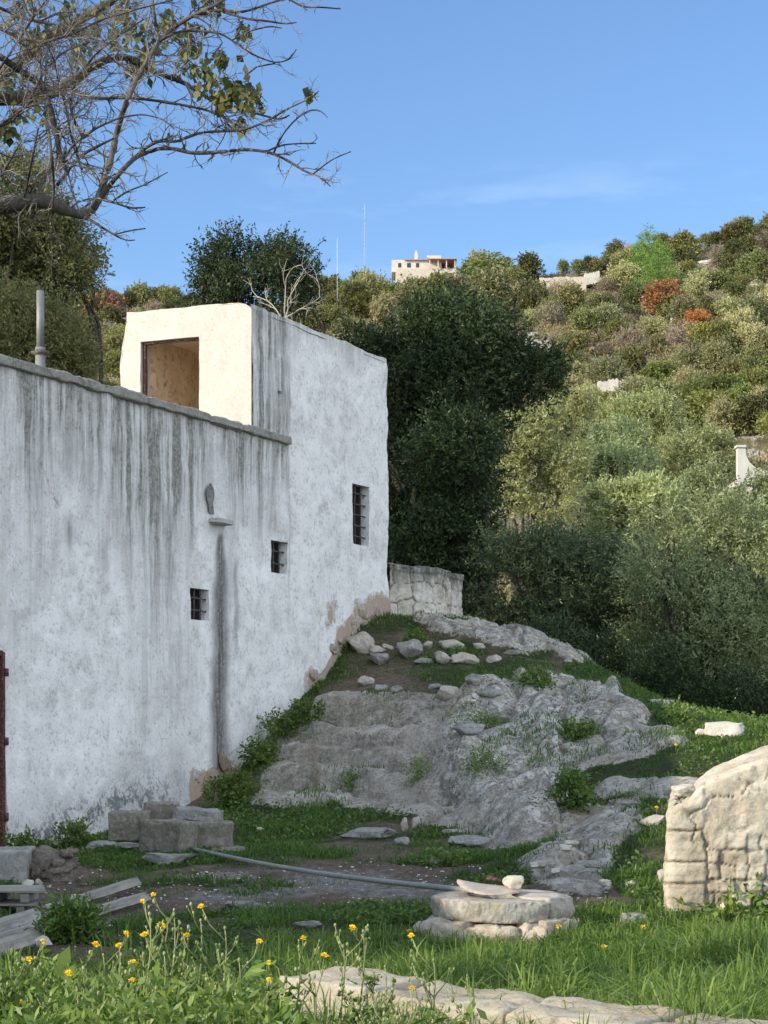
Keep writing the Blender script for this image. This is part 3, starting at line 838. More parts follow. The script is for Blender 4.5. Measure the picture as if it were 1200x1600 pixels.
mb.add(np.array([(UT0, TD, DECK), (UT1, TD, DECK), (UT1, 8, DECK), (UT0, 8, DECK)], float), [(0, 1, 2, 3)])
mb.build("roof_deck", M_DECK, farm, use_tint=False)

# tower room: sunlit front with its doorway, left side, top
ya = axis(0.0, TD, 0.05, [0.925, 1.985]); zb = axis(DECK - .1, TTOP, 0.05, [7.57])
YY, ZB = np.meshgrid(ya, zb, indexing='ij')
ym = (ya[:-1] + ya[1:]) / 2; zmm = (zb[:-1] + zb[1:]) / 2
kp = np.ones((len(ya) - 1, len(zb) - 1), bool)
kp[np.ix_((ym > .925) & (ym < 1.985), zmm < 7.57)] = False
xo = UT0 + 0.012 * fbm(YY * 2.3, ZB * 2.3, seed=91, oct=4) * sstep(0, 0.15, YY) - 0.001
topn = sstep(TTOP - .12, TTOP, ZB) * (0.05 * sstep(0.05, 0.25, YY) + 0.010 * fbm(YY * 4, YY * 0, seed=92) + 0.0 - 0.07 * sstep(0.10, 0.0, YY))
# crumbled upper left corner
nick = sstep(2.2, 2.34, YY) * (0.10 * sstep(7.2, 7.9, ZB) - 0.02 + 0.012 * fbm(ZB * 4, ZB * 0, seed=93))
mbt = MB()
mbt.add(np.stack([xo, YY - nick, ZB + topn], -1), grid_quads(len(ya), len(zb), kp)[:, ::-1])
jl = [(0.925, z_) for z_ in np.linspace(DECK, 7.57, 30)] + [(y_, 7.57) for y_ in np.linspace(0.925, 1.985, 16)[1:]] + [(1.985, z_) for z_ in np.linspace(7.57, DECK, 30)[1:]]
A = np.array([(UT0, y_, z_) for y_, z_ in jl]); B = A + np.array([0.28, 0, 0])
mbt.add(np.vstack([A, B]), [(k_, k_ + 1, len(jl) + k_ + 1, len(jl) + k_) for k_ in range(len(jl) - 1)])
tx = np.linspace(UT0, UT1, 60); ty = np.linspace(0.0, TD, 30)
TX, TY = np.meshgrid(tx, ty, indexing='ij')
TZ = TTOP + 0.012 * fbm(TX * 2.5, TY * 2.5, seed=94) + 0.06 * sstep(0.04, 0.2, TY) * sstep(2.3, 2.1, TY) - 0.03
TZ = TZ - 0.4 * sstep(0.02, 0.0, TY) * 0.1
mbt.add(np.stack([TX, TY, TZ], -1), grid_quads(60, 30))
sz = np.linspace(DECK - .1, TTOP, 50)
SX, SZ = np.meshgrid(tx, sz, indexing='ij')
mbt.add(np.stack([SX, np.full_like(SX, TD) + 0.02 * fbm(SX, SZ, seed=95) - 0.10 * sstep(7.2, 7.9, SZ), SZ], -1), grid_quads(60, 50))
mbt.build("tower_room", M_TOWER, farm, use_tint=False)
# inside of the tower room
mbi = MB()
x0, x1, y0, y1, z0, z1 = UT0 + .281, UT1 - .3, .30, TD - .27, DECK + .002, 7.72
iz = np.linspace(z0, z1, 40); ix = np.linspace(x0, x1, 60)
IX, IZ = np.meshgrid(ix, iz, indexing='ij')
mbi.add(np.stack([IX, y1 + 0.015 * fbm(IX * 2, IZ * 2, seed=96), IZ], -1), grid_quads(60, 40))
for q_ in ([(x0, y0, z0), (x1, y0, z0), (x1, y0, z1), (x0, y0, z1)], [(x1, y0, z0), (x1, y1, z0), (x1, y1, z1), (x1, y0, z1)],
           [(x0, y0, z1), (x1, y0, z1), (x1, y1, z1), (x0, y1, z1)], [(x0, y0, z0), (x0, y1, z0), (x1, y1, z0), (x1, y0, z0)],
           [(x0, y0, z0), (x0, .925, z0), (x0, .925, z1), (x0, y0, z1)], [(x0, 1.985, z0), (x0, y1, z0), (x0, y1, z1), (x0, 1.985, z1)]):
    mbi.add(np.array(q_, float), [(0, 1, 2, 3)])
mbi.build("inner_wall", M_INNER, farm, use_tint=False)
# rusty frame of the tower doorway
fr = MB()
for b in ((UT0 + .05, UT0 + .12, .925, .965, DECK, 7.53), (UT0 + .05, UT0 + .12, 1.925, 1.985, DECK, 7.53), (UT0 + .05, UT0 + .12, .925, 1.985, 7.53, 7.568)):
    V, Q = block_geo((b[1] - b[0], b[3] - b[2], b[5] - b[4]), 8, 0.008, 0.006, 8, 3)
    fr.add(V + np.array([(b[0] + b[1]) / 2, (b[2] + b[3]) / 2, (b[4] + b[5]) / 2]), Q)
fr.build("door_frame", M_REDWOOD, farm, use_tint=False)

# coping of the parapet
mbc = MB()
u_ = -24.0; r_ = np.random.default_rng(5)
while u_ < 7.78:
    l_ = r_.uniform(0.55, 1.1) if u_ > -4 else 5.0
    u2 = min(u_ + l_, 7.80)
    if 7.80 - u2 < 0.3: u2 = 7.80
    yw = 0.46 if u2 < UT0 + 0.1 else 0.12
    V, Q = block_geo((u2 - u_ + 0.006, yw, 0.13), 12, 0.025, 0.022, 5, int(u_ * 10) % 97)
    mbc.add(V + np.array([(u_ + u2) / 2, -0.07 + yw / 2 + (0.0 if yw > .3 else 0.0), PTOP + 0.045 + r_.uniform(-.008, .008)]), Q)
    u_ = u2
mbc.build("coping", M_COPE, farm, use_tint=False)

# windows: near-black sheet painted as the room's darkness, iron bars with ties
def bar(mb, a, b, r): tube(mb, np.linspace(a, b, 6) + np.random.default_rng(int(abs(a[0]) * 100)).normal(0, 0.003, (6, 3)), r, 6)
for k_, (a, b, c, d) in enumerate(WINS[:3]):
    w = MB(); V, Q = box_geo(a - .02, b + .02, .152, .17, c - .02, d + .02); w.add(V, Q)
    wo = w.build("window", M_ROOM_SHADE, farm, use_tint=False, smooth=False)
    br = MB()
    nv = (2, 2, 2)[k_]
    for q_ in range(nv):
        x_ = a + (b - a) * (q_ + 1) / (nv + 1); bar(br, (x_, .07, c), (x_, .07, d), 0.014)
    nh = (2, 2, 5)[k_]
    for q_ in range(nh):
        z_ = c + (d - c) * (q_ + 0.8) / (nh + .6); bar(br, (a, .07, z_), (b, .07, z_), 0.012)
        for p_ in range(nv):
            x_ = a + (b - a) * (p_ + 1) / (nv + 1)
            V, Q = rock_geo((.05, .05, .045), 3, q_ + p_); br.add(V + np.array((x_, .07, z_)), Q)
    br.build("window_bars", M_IRON, wo, use_tint=False)
    if k_ == 2:
        sh = MB(); V, Q = box_geo(a + .02, a + .22, .125, .145, c + .02, d - .02); sh.add(V, Q)
        for zz_ in np.linspace(c + .1, d - .1, 4):
            V, Q = box_geo(a + .03, a + .21, .115, .1245, zz_ - .03, zz_ + .03); sh.add(V, Q)
        sh.build("shutter", simple_noise_mat("brown_shutter", (0.07, 0.04, 0.025), (0.14, 0.085, 0.055), 10), wo, use_tint=False, smooth=False)
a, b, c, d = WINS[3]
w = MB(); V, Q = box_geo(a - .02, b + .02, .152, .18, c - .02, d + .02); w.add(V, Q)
w.build("slit_window", M_ROOM_SHADE, farm, use_tint=False, smooth=False)
# little niche: shallow keyhole relief, recess shade painted in dark colour, with its shelf
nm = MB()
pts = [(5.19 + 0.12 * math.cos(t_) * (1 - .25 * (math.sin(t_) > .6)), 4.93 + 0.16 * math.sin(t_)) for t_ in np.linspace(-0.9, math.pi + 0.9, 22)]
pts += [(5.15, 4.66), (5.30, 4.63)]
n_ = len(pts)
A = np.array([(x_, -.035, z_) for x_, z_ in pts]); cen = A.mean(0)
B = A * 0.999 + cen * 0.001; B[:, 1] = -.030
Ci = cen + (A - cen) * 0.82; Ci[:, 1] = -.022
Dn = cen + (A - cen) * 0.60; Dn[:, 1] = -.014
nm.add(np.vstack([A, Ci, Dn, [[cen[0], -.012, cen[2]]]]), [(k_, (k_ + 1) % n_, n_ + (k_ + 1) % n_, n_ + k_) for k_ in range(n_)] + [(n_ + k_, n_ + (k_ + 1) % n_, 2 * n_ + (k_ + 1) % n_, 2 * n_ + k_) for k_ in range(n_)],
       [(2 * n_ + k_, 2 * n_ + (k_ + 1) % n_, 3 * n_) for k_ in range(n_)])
nm.build("niche", stone_mat("niche_shade", (0.10, 0.095, 0.09), (0.22, 0.21, 0.20), (0.3, 0.29, 0.27), 3), farm, use_tint=False)
V, Q = block_geo((0.48, 0.22, 0.085), 10, 0.015, 0.012, 6, 4)
mb = MB(); mb.add(V + np.array((5.42, -0.07, 4.54)), Q)
mb.build("niche_shelf", stone_mat("shelf_stone", (0.33, 0.32, 0.29), (0.45, 0.43, 0.40), (0.55, 0.53, 0.5), 3), farm, use_tint=False)
# ground-floor door at the picture's edge
mb = MB()
for q_ in range(6):
    V, Q = box_geo(-1.04 + q_ * 0.177, -1.04 + q_ * 0.177 + .172, .12, .16, -.2, 2.41); mb.add(V, Q)
do = mb.build("door", M_GREYWOOD_DOOR, farm, use_tint=False, smooth=False)
mb = MB()
for b in ((0.02, 0.075, -.03, .10, -.4, 2.44), (-1.09, -1.03, -.03, .10, -.4, 2.44), (-1.09, .075, -.028, .10, 2.40, 2.455)):
    V, Q = block_geo((b[1] - b[0], b[3] - b[2], b[5] - b[4]), 8, 0.008, 0.004, 8, 1)
    mb.add(V + np.array([(b[0] + b[1]) / 2, (b[2] + b[3]) / 2, (b[4] + b[5]) / 2]), Q)
for z_ in (0.42, 1.35, 2.2):
    V, Q = box_geo(0.05, 0.105, -.055, -.025, z_ - .05, z_ + .05); mb.add(V, Q)
mb.build("door_frame", M_REDWOOD, do, use_tint=False)
# fallen render at the drain: rough stones of the wall core standing out
M_CORE1 = stone_mat("core_stone", (0.17, 0.13, 0.09), (0.27, 0.21, 0.15), (0.34, 0.27, 0.2), 2)
for (px, py, w_, h_) in ((322, 1225, .28, .42), (338, 1232, .26, .40), (352, 1205, .22, .34), (345, 1190, .2, .28), (360, 1215, .16, .34), (328, 1250, .32, .2)):
    u_ = wu(px); V, Q = rock_geo((w_, .16, h_), 8, px)
    mb = MB(); mb.add(V + np.array((u_, -0.03, wz(px, py))), Q); mb.build("exposed_stone", M_CORE1, farm, use_tint=False)
for (px, py) in ((0, 0),):
    r_ = np.random.default_rng(9); M_CORE2 = stone_mat("pale_core_stone", (0.26, 0.20, 0.15), (0.38, 0.31, 0.25), (0.46, 0.41, 0.35), 2)
    for q_ in range(22):
        px_ = r_.uniform(488, 598); u_ = wu(px_)
        g_ = gheight(W0[0] + u_ * WU[0], W0[1] + u_ * WU[1])
        V, Q = rock_geo((r_.uniform(.14, .34), .13, r_.uniform(.1, .24)), 6, q_ + 40)
        mb = MB(); mb.add(V + np.array((u_, 0.015, g_ + r_.uniform(-.05, .26))), Q)
        mb.build("exposed_stone", M_CORE2, farm, use_tint=False)

# pole on the roof and dry twigs growing from the tower top
def wpt(u, y, z): return W0 + WU * u + WY * y + np.array((0, 0, z))
pole = empty("metal_pole", tuple(wpt(1.77, 0.62, DECK)))
tag(pole, "grey metal pole with clamps standing on the roof behind the parapet", "pole")
M_GALV = simple_noise_mat("weathered_galvanised", (0.15, 0.15, 0.145), (0.23, 0.23, 0.22), 6, 0.2, 0.6, 0.4)
mb = MB(); tube(mb, [(0, 0, 0), (0, 0, 1.05)], 0.068, 12); tube(mb, [(0, 0, 1.0), (0, 0, 1.80)], 0.052, 12)
mb.build("shaft", M_GALV, pole, use_tint=False)
for z_ in (0.55, 0.72, 0.98):
    mb = MB(); tube(mb, [(0, 0, z_ - .03), (0, 0, z_ + .03)], 0.082, 12)
    V, Q = box_geo(-.12, .12, -.02, .02, z_ - .02, z_ + .02); mb.add(V, Q)
    mb.build("clamp", M_IRON, pole, use_tint=False)

# ------------------------------------------------------------------ masonry sheets
def masonry(S, T, rows, colw, seed, depth=0.05, rnd=0.02):
    """relief of irregular coursed stones over parameters S (along, m) and T (up, m)"""
    r = np.random.default_rng(seed)
    seeds = []
    t = 0.0
    for h in rows:
        s = -1.0 + r.uniform(0, colw)
        while s < S.max() + 1.0:
            w = colw * r.uniform(0.6, 1.6) * (h / 0.3) ** 0.5
            seeds.append((s + w / 2, t + h / 2 + r.uniform(-.12, .12) * h, w, h, r.uniform(-1, 1)))
            s += w
        t += h
    sd = np.array(seeds)
    wx = 0.03 * fbm(S * 4, T * 4, seed=seed + 1, oct=2)
    wy = 0.03 * fbm(S * 4 + 5, T * 4, seed=seed + 2, oct=2)
    f1 = np.full(S.shape, 1e9); f2 = f1.copy(); idv = np.zeros(S.shape)
    for (cs, ct, w, h, v) in sd:
        dx = np.abs(S + wx - cs) / w; dy = np.abs(T + wy - ct) / h
        d = (dx ** 5 + dy ** 5) ** 0.2 * min(w, h)
        nf = d < f1
        f2 = np.where(nf, f1, np.minimum(f2, d)); idv = np.where(nf, v, idv); f1 = np.where(nf, d, f1)
    e = f2 - f1
    rel = depth * (sstep(0.0, rnd * 2, e) - 1) + 0.02 * idv
    return rel, e, idv

def masonry_mat(name, cols, joint, stain_top=0.0, scale=1.0, red=None):
    n = NT(name); o = n.geo()
    e = n.attr("joint"); idv = n.attr("tint"); tp = n.attr("topdirt")
    fine = n.noise(o, 11 * scale, 6, 0.72); big = n.noise(o, 2.2 * scale, 5, 0.62); vf = n.noise(o, 45 * scale, 4, 0.7)
    c = n.mix(idv, cols[0], cols[1])
    c = n.mix(n.ramp(big, [(0.4, 0.0), (0.62, 1.0)]), c, cols[2])
    c = n.mix(n.math('MULTIPLY', n.ramp(fine, [(0.36, 1.0), (0.47, 0.0)]), 0.55), c, (cols[0][0] * .45, cols[0][1] * .42, cols[0][2] * .4))
    c = n.mix(n.math('MULTIPLY', n.ramp(vf, [(0.30, 1.0), (0.42, 0.0)]), 0.5), c, (cols[0][0] * .35, cols[0][1] * .33, cols[0][2] * .3))
    if red:
        c = n.mix(n.math('MULTIPLY', n.ramp(n.noise(n.map(o, loc=(4, 1, 7)), 2.8, 6, 0.68), [(0.57, 0.0), (0.66, 1.0)]), 0.55), c, red)
    c = n.mix(n.math('MULTIPLY', n.ramp(e, [(0.0, 1.0), (1.0, 0.0)]), 0.85), c, joint)
    if stain_top:
        c = n.mix(n.math('MULTIPLY', n.math('MULTIPLY', tp, n.ramp(n.noise(n.map(o, scale=(9, 9, 1.2)), 1, 5, 0.7), [(0.3, 0.3), (0.55, 1.0)])), stain_top), c, (0.075, 0.072, 0.065))
    h = n.math('ADD', fine, n.math('MULTIPLY', vf, 0.5))
    return n.done(n.bsdf(c, 0.93, n.bump(h, 0.6, 0.03), spec=0.12))

def sheet(mb_list, name, mats, Pos, Nor, rel, e, idv, topd, parent=None, flip=False):
    V = (Pos + Nor * rel[..., None]).reshape(-1, 3)
    q = grid_quads(*rel.shape)
    if flip: q = q[:, ::-1]
    mb = MB(); mb.add(V, q, tint=np.clip(idv.ravel() * .5 + .5, 0, 1))
    return mb.build(name, mats, parent, attrs=dict(joint=np.clip(e.ravel() / 0.02, 0, 1), topdirt=topd.ravel()))

# short drystone wall at the tower's far corner
M_DRY = masonry_mat("drystone", ((0.42, 0.37, 0.29), (0.56, 0.51, 0.43), (0.62, 0.58, 0.51)), (0.045, 0.04, 0.033), 0.92, red=(0.34, 0.18, 0.10))
_kp = np.array([(0.04, 34.36), (0.45, 34.5), (0.85, 34.72), (1.10, 35.1), (1.30, 35.7), (1.50, 36.4), (1.45, 36.9), (1.0, 37.0), (0.2, 36.9)])
_tl = np.concatenate([[0], np.cumsum(np.linalg.norm(np.diff(_kp, axis=0), axis=1))])
_sl = np.arange(0, _tl[-1], 0.022)
_wx = np.interp(_sl, _tl, _kp[:, 0]); _wyy = np.interp(_sl, _tl, _kp[:, 1])
_wx = np.convolve(np.pad(_wx, 12, mode='edge'), np.ones(25) / 25, 'valid'); _wyy = np.convolve(np.pad(_wyy, 12, mode='edge'), np.ones(25) / 25, 'valid')
_tt = np.concatenate([np.linspace(0, 1.52, 70), np.linspace(1.525, 1.60, 5)])
SS, TT = np.meshgrid(_sl, _tt, indexing='ij')
_tn = unit(np.stack([np.gradient(_wx), np.gradient(_wyy)], -1)); _nn = np.stack([_tn[:, 1], -_tn[:, 0]], -1)
rel, e, idv = masonry(SS, TT, [.42, .40, .38, .30, .2], 0.30, 3, 0.034, 0.008)
rel = rel + 0.022 * fbm(SS * 4, TT * 4, seed=5, oct=5, gain=.6)
rel = rel + np.where(TT > 1.4, 0.02, 0)
zb_ = 2.86
ztop = zb_ + 1.52
Zs = zb_ + TT * (1 - 0.012 * SS) + 0.03 * fbm(SS * 1.5, SS * 0, seed=6) * sstep(1.2, 1.5, TT)
over = sstep(1.49, 1.60, TT)
Pos = np.stack([_wx[:, None] - _nn[:, None, 0] * 0.28 * over, _wyy[:, None] - _nn[:, None, 1] * 0.28 * over, Zs - 0.05 * over], -1)
Nor = np.broadcast_to(np.stack([_nn[:, 0], _nn[:, 1], np.zeros(len(_sl))], -1)[:, None, :], Pos.shape)
dw_o = sheet(None, "stone_wall", M_DRY, Pos, Nor, rel, e, idv, sstep(0.95 + 0.2 * fbm(SS * 6, SS * 0, seed=8, oct=3), 1.5, TT), flip=False)
# its core, so that it is solid
mb = MB()
capv = [(x_ - n_[0] * .25, y_ - n_[1] * .25, ztop - .05 - .012 * s_) for x_, y_, n_, s_ in zip(_wx[::6], _wyy[::6], _nn[::6], _sl[::6])]
capv.append((0.05, 36.6, ztop - .05))
c_ = np.mean(capv, 0); n_ = len(capv)
mb.add(np.array(capv + [c_]), None, [(k_, (k_ + 1) % n_, n_) for k_ in range(n_)])
mb.build("wall_core", M_DRY, dw_o)
tag(dw_o, "short curved drystone wall of big pale blocks with blackened top beside the tower corner", "stone wall")

# big masonry block at the right
M_MOUND = masonry_mat("cream_masonry", ((0.33, 0.275, 0.195), (0.45, 0.395, 0.30), (0.53, 0.48, 0.385)), (0.12, 0.09, 0.06), 0, 1.3, red=(0.52, 0.30, 0.18))
mdl = empty("masonry_block", (2.13, 14.55, 0))
_mp = np.array([(0.235, 1.3), (0.015, .09), (.02, .04), (.035, .012), (.08, .0), (2.90, .03), (2.95, .08), (2.96, 1.3)])
_ml = np.concatenate([[0], np.cumsum(np.linalg.norm(np.diff(_mp, axis=0), axis=1))])
ss = np.arange(0, _ml[-1], 0.012)
mx_ = np.interp(ss, _ml, _mp[:, 0]); my_ = np.interp(ss, _ml, _mp[:, 1])
_mt = unit(np.stack([np.gradient(mx_), np.gradient(my_)], -1)); _mn = np.stack([_mt[:, 1], -_mt[:, 0]], -1)
prof_x = [0, .05, .10, .18, .23, .30, .5, .78, 1.1, 1.75, 2.5, 2.96]; prof_z = [0.985, 1.0, 1.02, 1.05, 1.12, 1.19, 1.27, 1.385, 1.48, 1.62, 1.55, 1.35]
ztop_at = lambda x: np.interp(x, prof_x, prof_z) + 0.02 * fbm(np.asarray(x) * 3, np.asarray(x) * 0, seed=14, oct=4)
ptop_s = ztop_at(mx_)
tt = np.linspace(0, 1, 100)
SS, TT = np.meshgrid(ss, tt, indexing='ij')
XF = np.broadcast_to(mx_[:, None], SS.shape)
HH = -0.15 + (ptop_s + 0.15)[:, None] * TT
rel, e, idv = masonry(SS, HH + .15, [.24, .13, .10, .12, .10, .13, .12, .3, .3], 0.20, 12, 0.020, 0.007)
front = sstep(.05, .12, XF)
upper = sstep(0.66, 0.74, HH - 0.10 * XF + 0.07 * fbm(SS * 3, HH * 3, seed=15))
qw = 0.30 + 0.03 * fbm(HH * 5, HH * 0, seed=19)
quoin = sstep(qw + .01, qw - .01, XF) * sstep(0.16, 0.18, HH)
joints = np.array([.17, .40, .565, .80])
dj = np.abs(HH[..., None] - joints - 0.012 * fbm(SS * 4, SS * 0, seed=13)[..., None]).min(-1)
qj = np.maximum(quoin * sstep(0.012, 0.002, dj), front * sstep(0.014, 0.002, np.abs(XF - qw)) * sstep(.17, .2, HH) * sstep(.84, .78, HH))
sm = np.maximum(quoin, upper)
rel = rel * (1 - sm) - 0.022 * qj + .012 * quoin
e = np.where(sm > 0.5, 0.02 * (1 - qj * .9), np.maximum(e, .006 + .006 * fbm(SS * 5, HH * 5, seed=11)))
idv = np.where(sm > .5, np.where(quoin > .5, np.sin(np.searchsorted(joints, HH.ravel()).reshape(HH.shape) * 4.1) * .6, .4), idv)
rel = rel + 0.013 * fbm(SS * 2.4, HH * 2.4, seed=16, oct=6, gain=.6) * (0.4 + 0.6 * upper) + 0.010 * fbm(SS * 11, HH * 11, seed=17, oct=4)
rel = rel - 0.035 * sstep(0.05, 0.0, np.abs(fbm(SS * 1.7, HH * 3.2, seed=18, oct=3))) * upper * sstep(1.0, .8, TT)
inw = 0.035 * sstep(0.4, 1.45, HH) + 0.045 * sstep(0.94, 1.0, TT) ** 2
Pos = np.stack([XF - _mn[:, None, 0] * inw, my_[:, None] - _mn[:, None, 1] * inw, HH - 0.02 * sstep(.95, 1, TT)], -1)
Nor = np.broadcast_to(np.stack([_mn[:, 0], _mn[:, 1], np.zeros(len(ss))], -1)[:, None, :], Pos.shape)
sheet(None, "wall_face", M_MOUND, Pos, Nor, rel, e, idv, np.zeros(SS.shape), mdl)
sx = np.arange(0.06, 2.93, 0.015); ptop = ztop_at(sx)
XT, YT = np.meshgrid(sx[(sx > .13)], np.linspace(0.07, 1.3, 70), indexing='ij')
XT = XT + .17 * (YT - .1) * sstep(.6, .1, XT)
ZT = ptop[sx > .13][:, None] - .035 * sstep(.30, .14, YT) - .05 * sstep(.26, .12, XT) - .07 * YT + 0.03 * fbm(XT * 3, YT * 3, seed=26, oct=5) * sstep(.1, .3, YT) + 0.05 * (YT - .1) - 0.03
mb = MB(); mb.add(np.stack([XT, YT, ZT], -1), grid_quads(*XT.shape), tint=.8)
mb.build("top_face", M_MOUND, mdl, attrs=dict(joint=np.ones(XT.size), topdirt=np.zeros(XT.size)))
mb = MB(); V, Q = box_geo(0.30, 2.90, 0.25, 1.28, -.2, 0.85); mb.add(V, Q); mb.build("rubble_core", M_MOUND, mdl, attrs=dict(joint=np.ones(8), topdirt=np.zeros(8)))
tag(mdl, "sunlit cream masonry block with rough sloping top standing beyond the well", "stone wall")

# low wall of squared stone in the foreground
M_SLAB = masonry_mat("pale_low_wall", ((0.28, 0.24, 0.17), (0.36, 0.32, 0.24), (0.42, 0.38, 0.30)), (0.16, 0.12, 0.08), 0, 1.5, red=(0.50, 0.32, 0.17))
lw_a = np.array([-0.19, 9.0]); lw_b = np.array([2.09, 7.05])
lw_len = float(np.linalg.norm(lw_b - lw_a))
low = empty("low_wall", (lw_a[0], lw_a[1], 0), math.atan2(lw_b[1] - lw_a[1], lw_b[0] - lw_a[0]))
tag(low, "low pale squared-stone wall in the grass this side of the well", "stone wall")
x_ = 0.0; r_ = np.random.default_rng(4)
for L_ in (0.52, 0.74, 0.62, 1.15):
    V, Q = block_geo((L_, 0.44, 0.62), 34, 0.014, 0.010, 7, int(L_ * 100))
    top_ = V[:, 2] > 0.2
    V[:, 2] += top_ * (0.010 * fbm(V[:, 0] * 5 + x_ * 3, V[:, 1] * 9, seed=33, oct=4)) + r_.uniform(-.012, .008)
    V = V + np.array((x_ + L_ / 2, -0.22 + r_.uniform(-.02, .02), 0.195 - 0.012 * x_))
    mb = MB(); mb.add(V, Q, tint=r_.uniform(.2, .9))
    mb.build("block", M_SLAB, low, attrs=dict(joint=np.ones(len(V)), topdirt=np.zeros(len(V))))
    x_ += L_ + 0.004

# ------------------------------------------------------------------ the well with its lid
M_WELL = stone_mat("well_stone", (0.24, 0.225, 0.19), (0.36, 0.34, 0.29), (0.46, 0.44, 0.38), 2.2, (0.30, 0.24, 0.15), 0.5)
M_WELLB = stone_mat("well_base_stone", (0.33, 0.27, 0.20), (0.46, 0.39, 0.30), (0.52, 0.47, 0.38), 2.0)
WX, WYc = 0.885, 14.35
wg = float(gheight(WX, 13.9)) - 0.02
well = empty("well", (WX, WYc, wg))
tag(well, "low round stone well with thick cracked rim slab on rubble base in grass", "well")
def ring(r_out, r_in, z0, z1, a0, a1, seed, na=140, amp=.020, rough=1.0):
    """solid ring sector, closed, rounded"""
    prof = []
    b = min(.020, (z1 - z0) * .2)
    for (rr, zz) in ((r_in, z0), (r_out - b, z0), (r_out - b * .3, z0 + b * .3), (r_out, z0 + b), (r_out + .008, (z0 + z1) / 2), (r_out, z1 - b), (r_out - b * .3, z1 - b * .3), (r_out - b, z1), ((r_out + r_in) / 2, z1 + .004), (r_in, z1)):
        prof.append((rr, zz))
    prof = np.array(prof)
    # refine
    pr = []
    for k_ in range(len(prof)):
        p, q = prof[k_], prof[(k_ + 1) % len(prof)]
        for t_ in (0, .34, .67): pr.append(p + (q - p) * t_)
    pr = np.array(pr); np_ = len(pr)
    th = np.linspace(a0, a1, na)
    R = pr[None, :, 0]; Zp = np.broadcast_to(pr[None, :, 1], (na, np_))
    X = R * np.cos(th)[:, None]; Y = R * np.sin(th)[:, None]
    nz_ = fbm(X * 7 + seed, Y * 7, Zp * 9, seed, 5, .6)
    X = X * (1 + amp * nz_ * rough / .5); Y = Y * (1 + amp * nz_ * rough / .5)
    Zp = Zp + amp * .6 * fbm(X * 3, Y * 3, Zp * 0 + 2, seed + 1, 4)
    V = np.stack([X, Y, Zp], -1).reshape(-1, 3)
    i, j = np.meshgrid(np.arange(na - 1), np.arange(np_), indexing='ij'); j2 = (j + 1) % np_
    Q = np.stack([i * np_ + j, (i + 1) * np_ + j, (i + 1) * np_ + j2, i * np_ + j2], -1).reshape(-1, 4)
    T = []
    for base, fl in ((0, 1), ((na - 1) * np_, 0)):
        c = len(V); V = np.vstack([V, V[base:base + np_].mean(0)])
        for k_ in range(np_):
            T.append((base + k_, base + (k_ + 1) % np_, c) if fl else (base + (k_ + 1) % np_, base + k_, c))
    return V, Q, T
R_ = math.radians
mb = MB(); mb.add(*ring(.515, .24, .185, .345, R_(-50), R_(-50 + 252), 3)); mb.build("rim", M_WELL, well, use_tint=False)
mb = MB(); mb.add(*ring(.515, .24, .18, .335, R_(204), R_(308.5), 7)); mb.build("rim", M_WELL, well, use_tint=False)
mb = MB(); r_ = np.random.default_rng(6)
for k_ in range(20):
    a_ = R_(360 * k_ / 20 + r_.uniform(-6, 6)); h_ = r_.uniform(.17, .23)
    V, Q = rock_geo((r_.uniform(.18, .3), r_.uniform(.2, .3), h_), 8, k_ + 3)
    rr_ = .44 + r_.uniform(-.03, .05)
    mb.add(rotz(V, a_ + 1.57) + np.array((rr_ * math.cos(a_), rr_ * math.sin(a_), h_ / 2 - .01)), Q)
for (x_, y_, w_, h_) in ((-.47, -.18, .34, .24), (-.36, -.36, .40, .22), (-.60, -.05, .22, .16), (-.1, -.45, .42, .20), (.18, -.44, .34, .19), (.40, -.30, .25, .13)):
    V, Q = rock_geo((w_, .3, h_), 10, int(w_ * 100) + 50); mb.add(V + np.array((x_, y_, h_ / 2 - .02)), Q)
mb.build("rubble_base", M_WELLB, well, use_tint=False)
# shaft so that the opening is dark
mb = MB(); th = np.linspace(0, 2 * np.pi, 33)[:-1]
A = np.stack([.26 * np.cos(th), .26 * np.sin(th), np.full(32, .2)], -1); B = A.copy(); B[:, 2] = .01
mb.add(np.vstack([A, B, [[0, 0, .01]]]), [(k_, 32 + k_, 32 + (k_ + 1) % 32, (k_ + 1) % 32) for k_ in range(32)], [(32 + k_, 64, 32 + (k_ + 1) % 32) for k_ in range(32)])
mb.build("shaft", M_WELLB, well, use_tint=False)
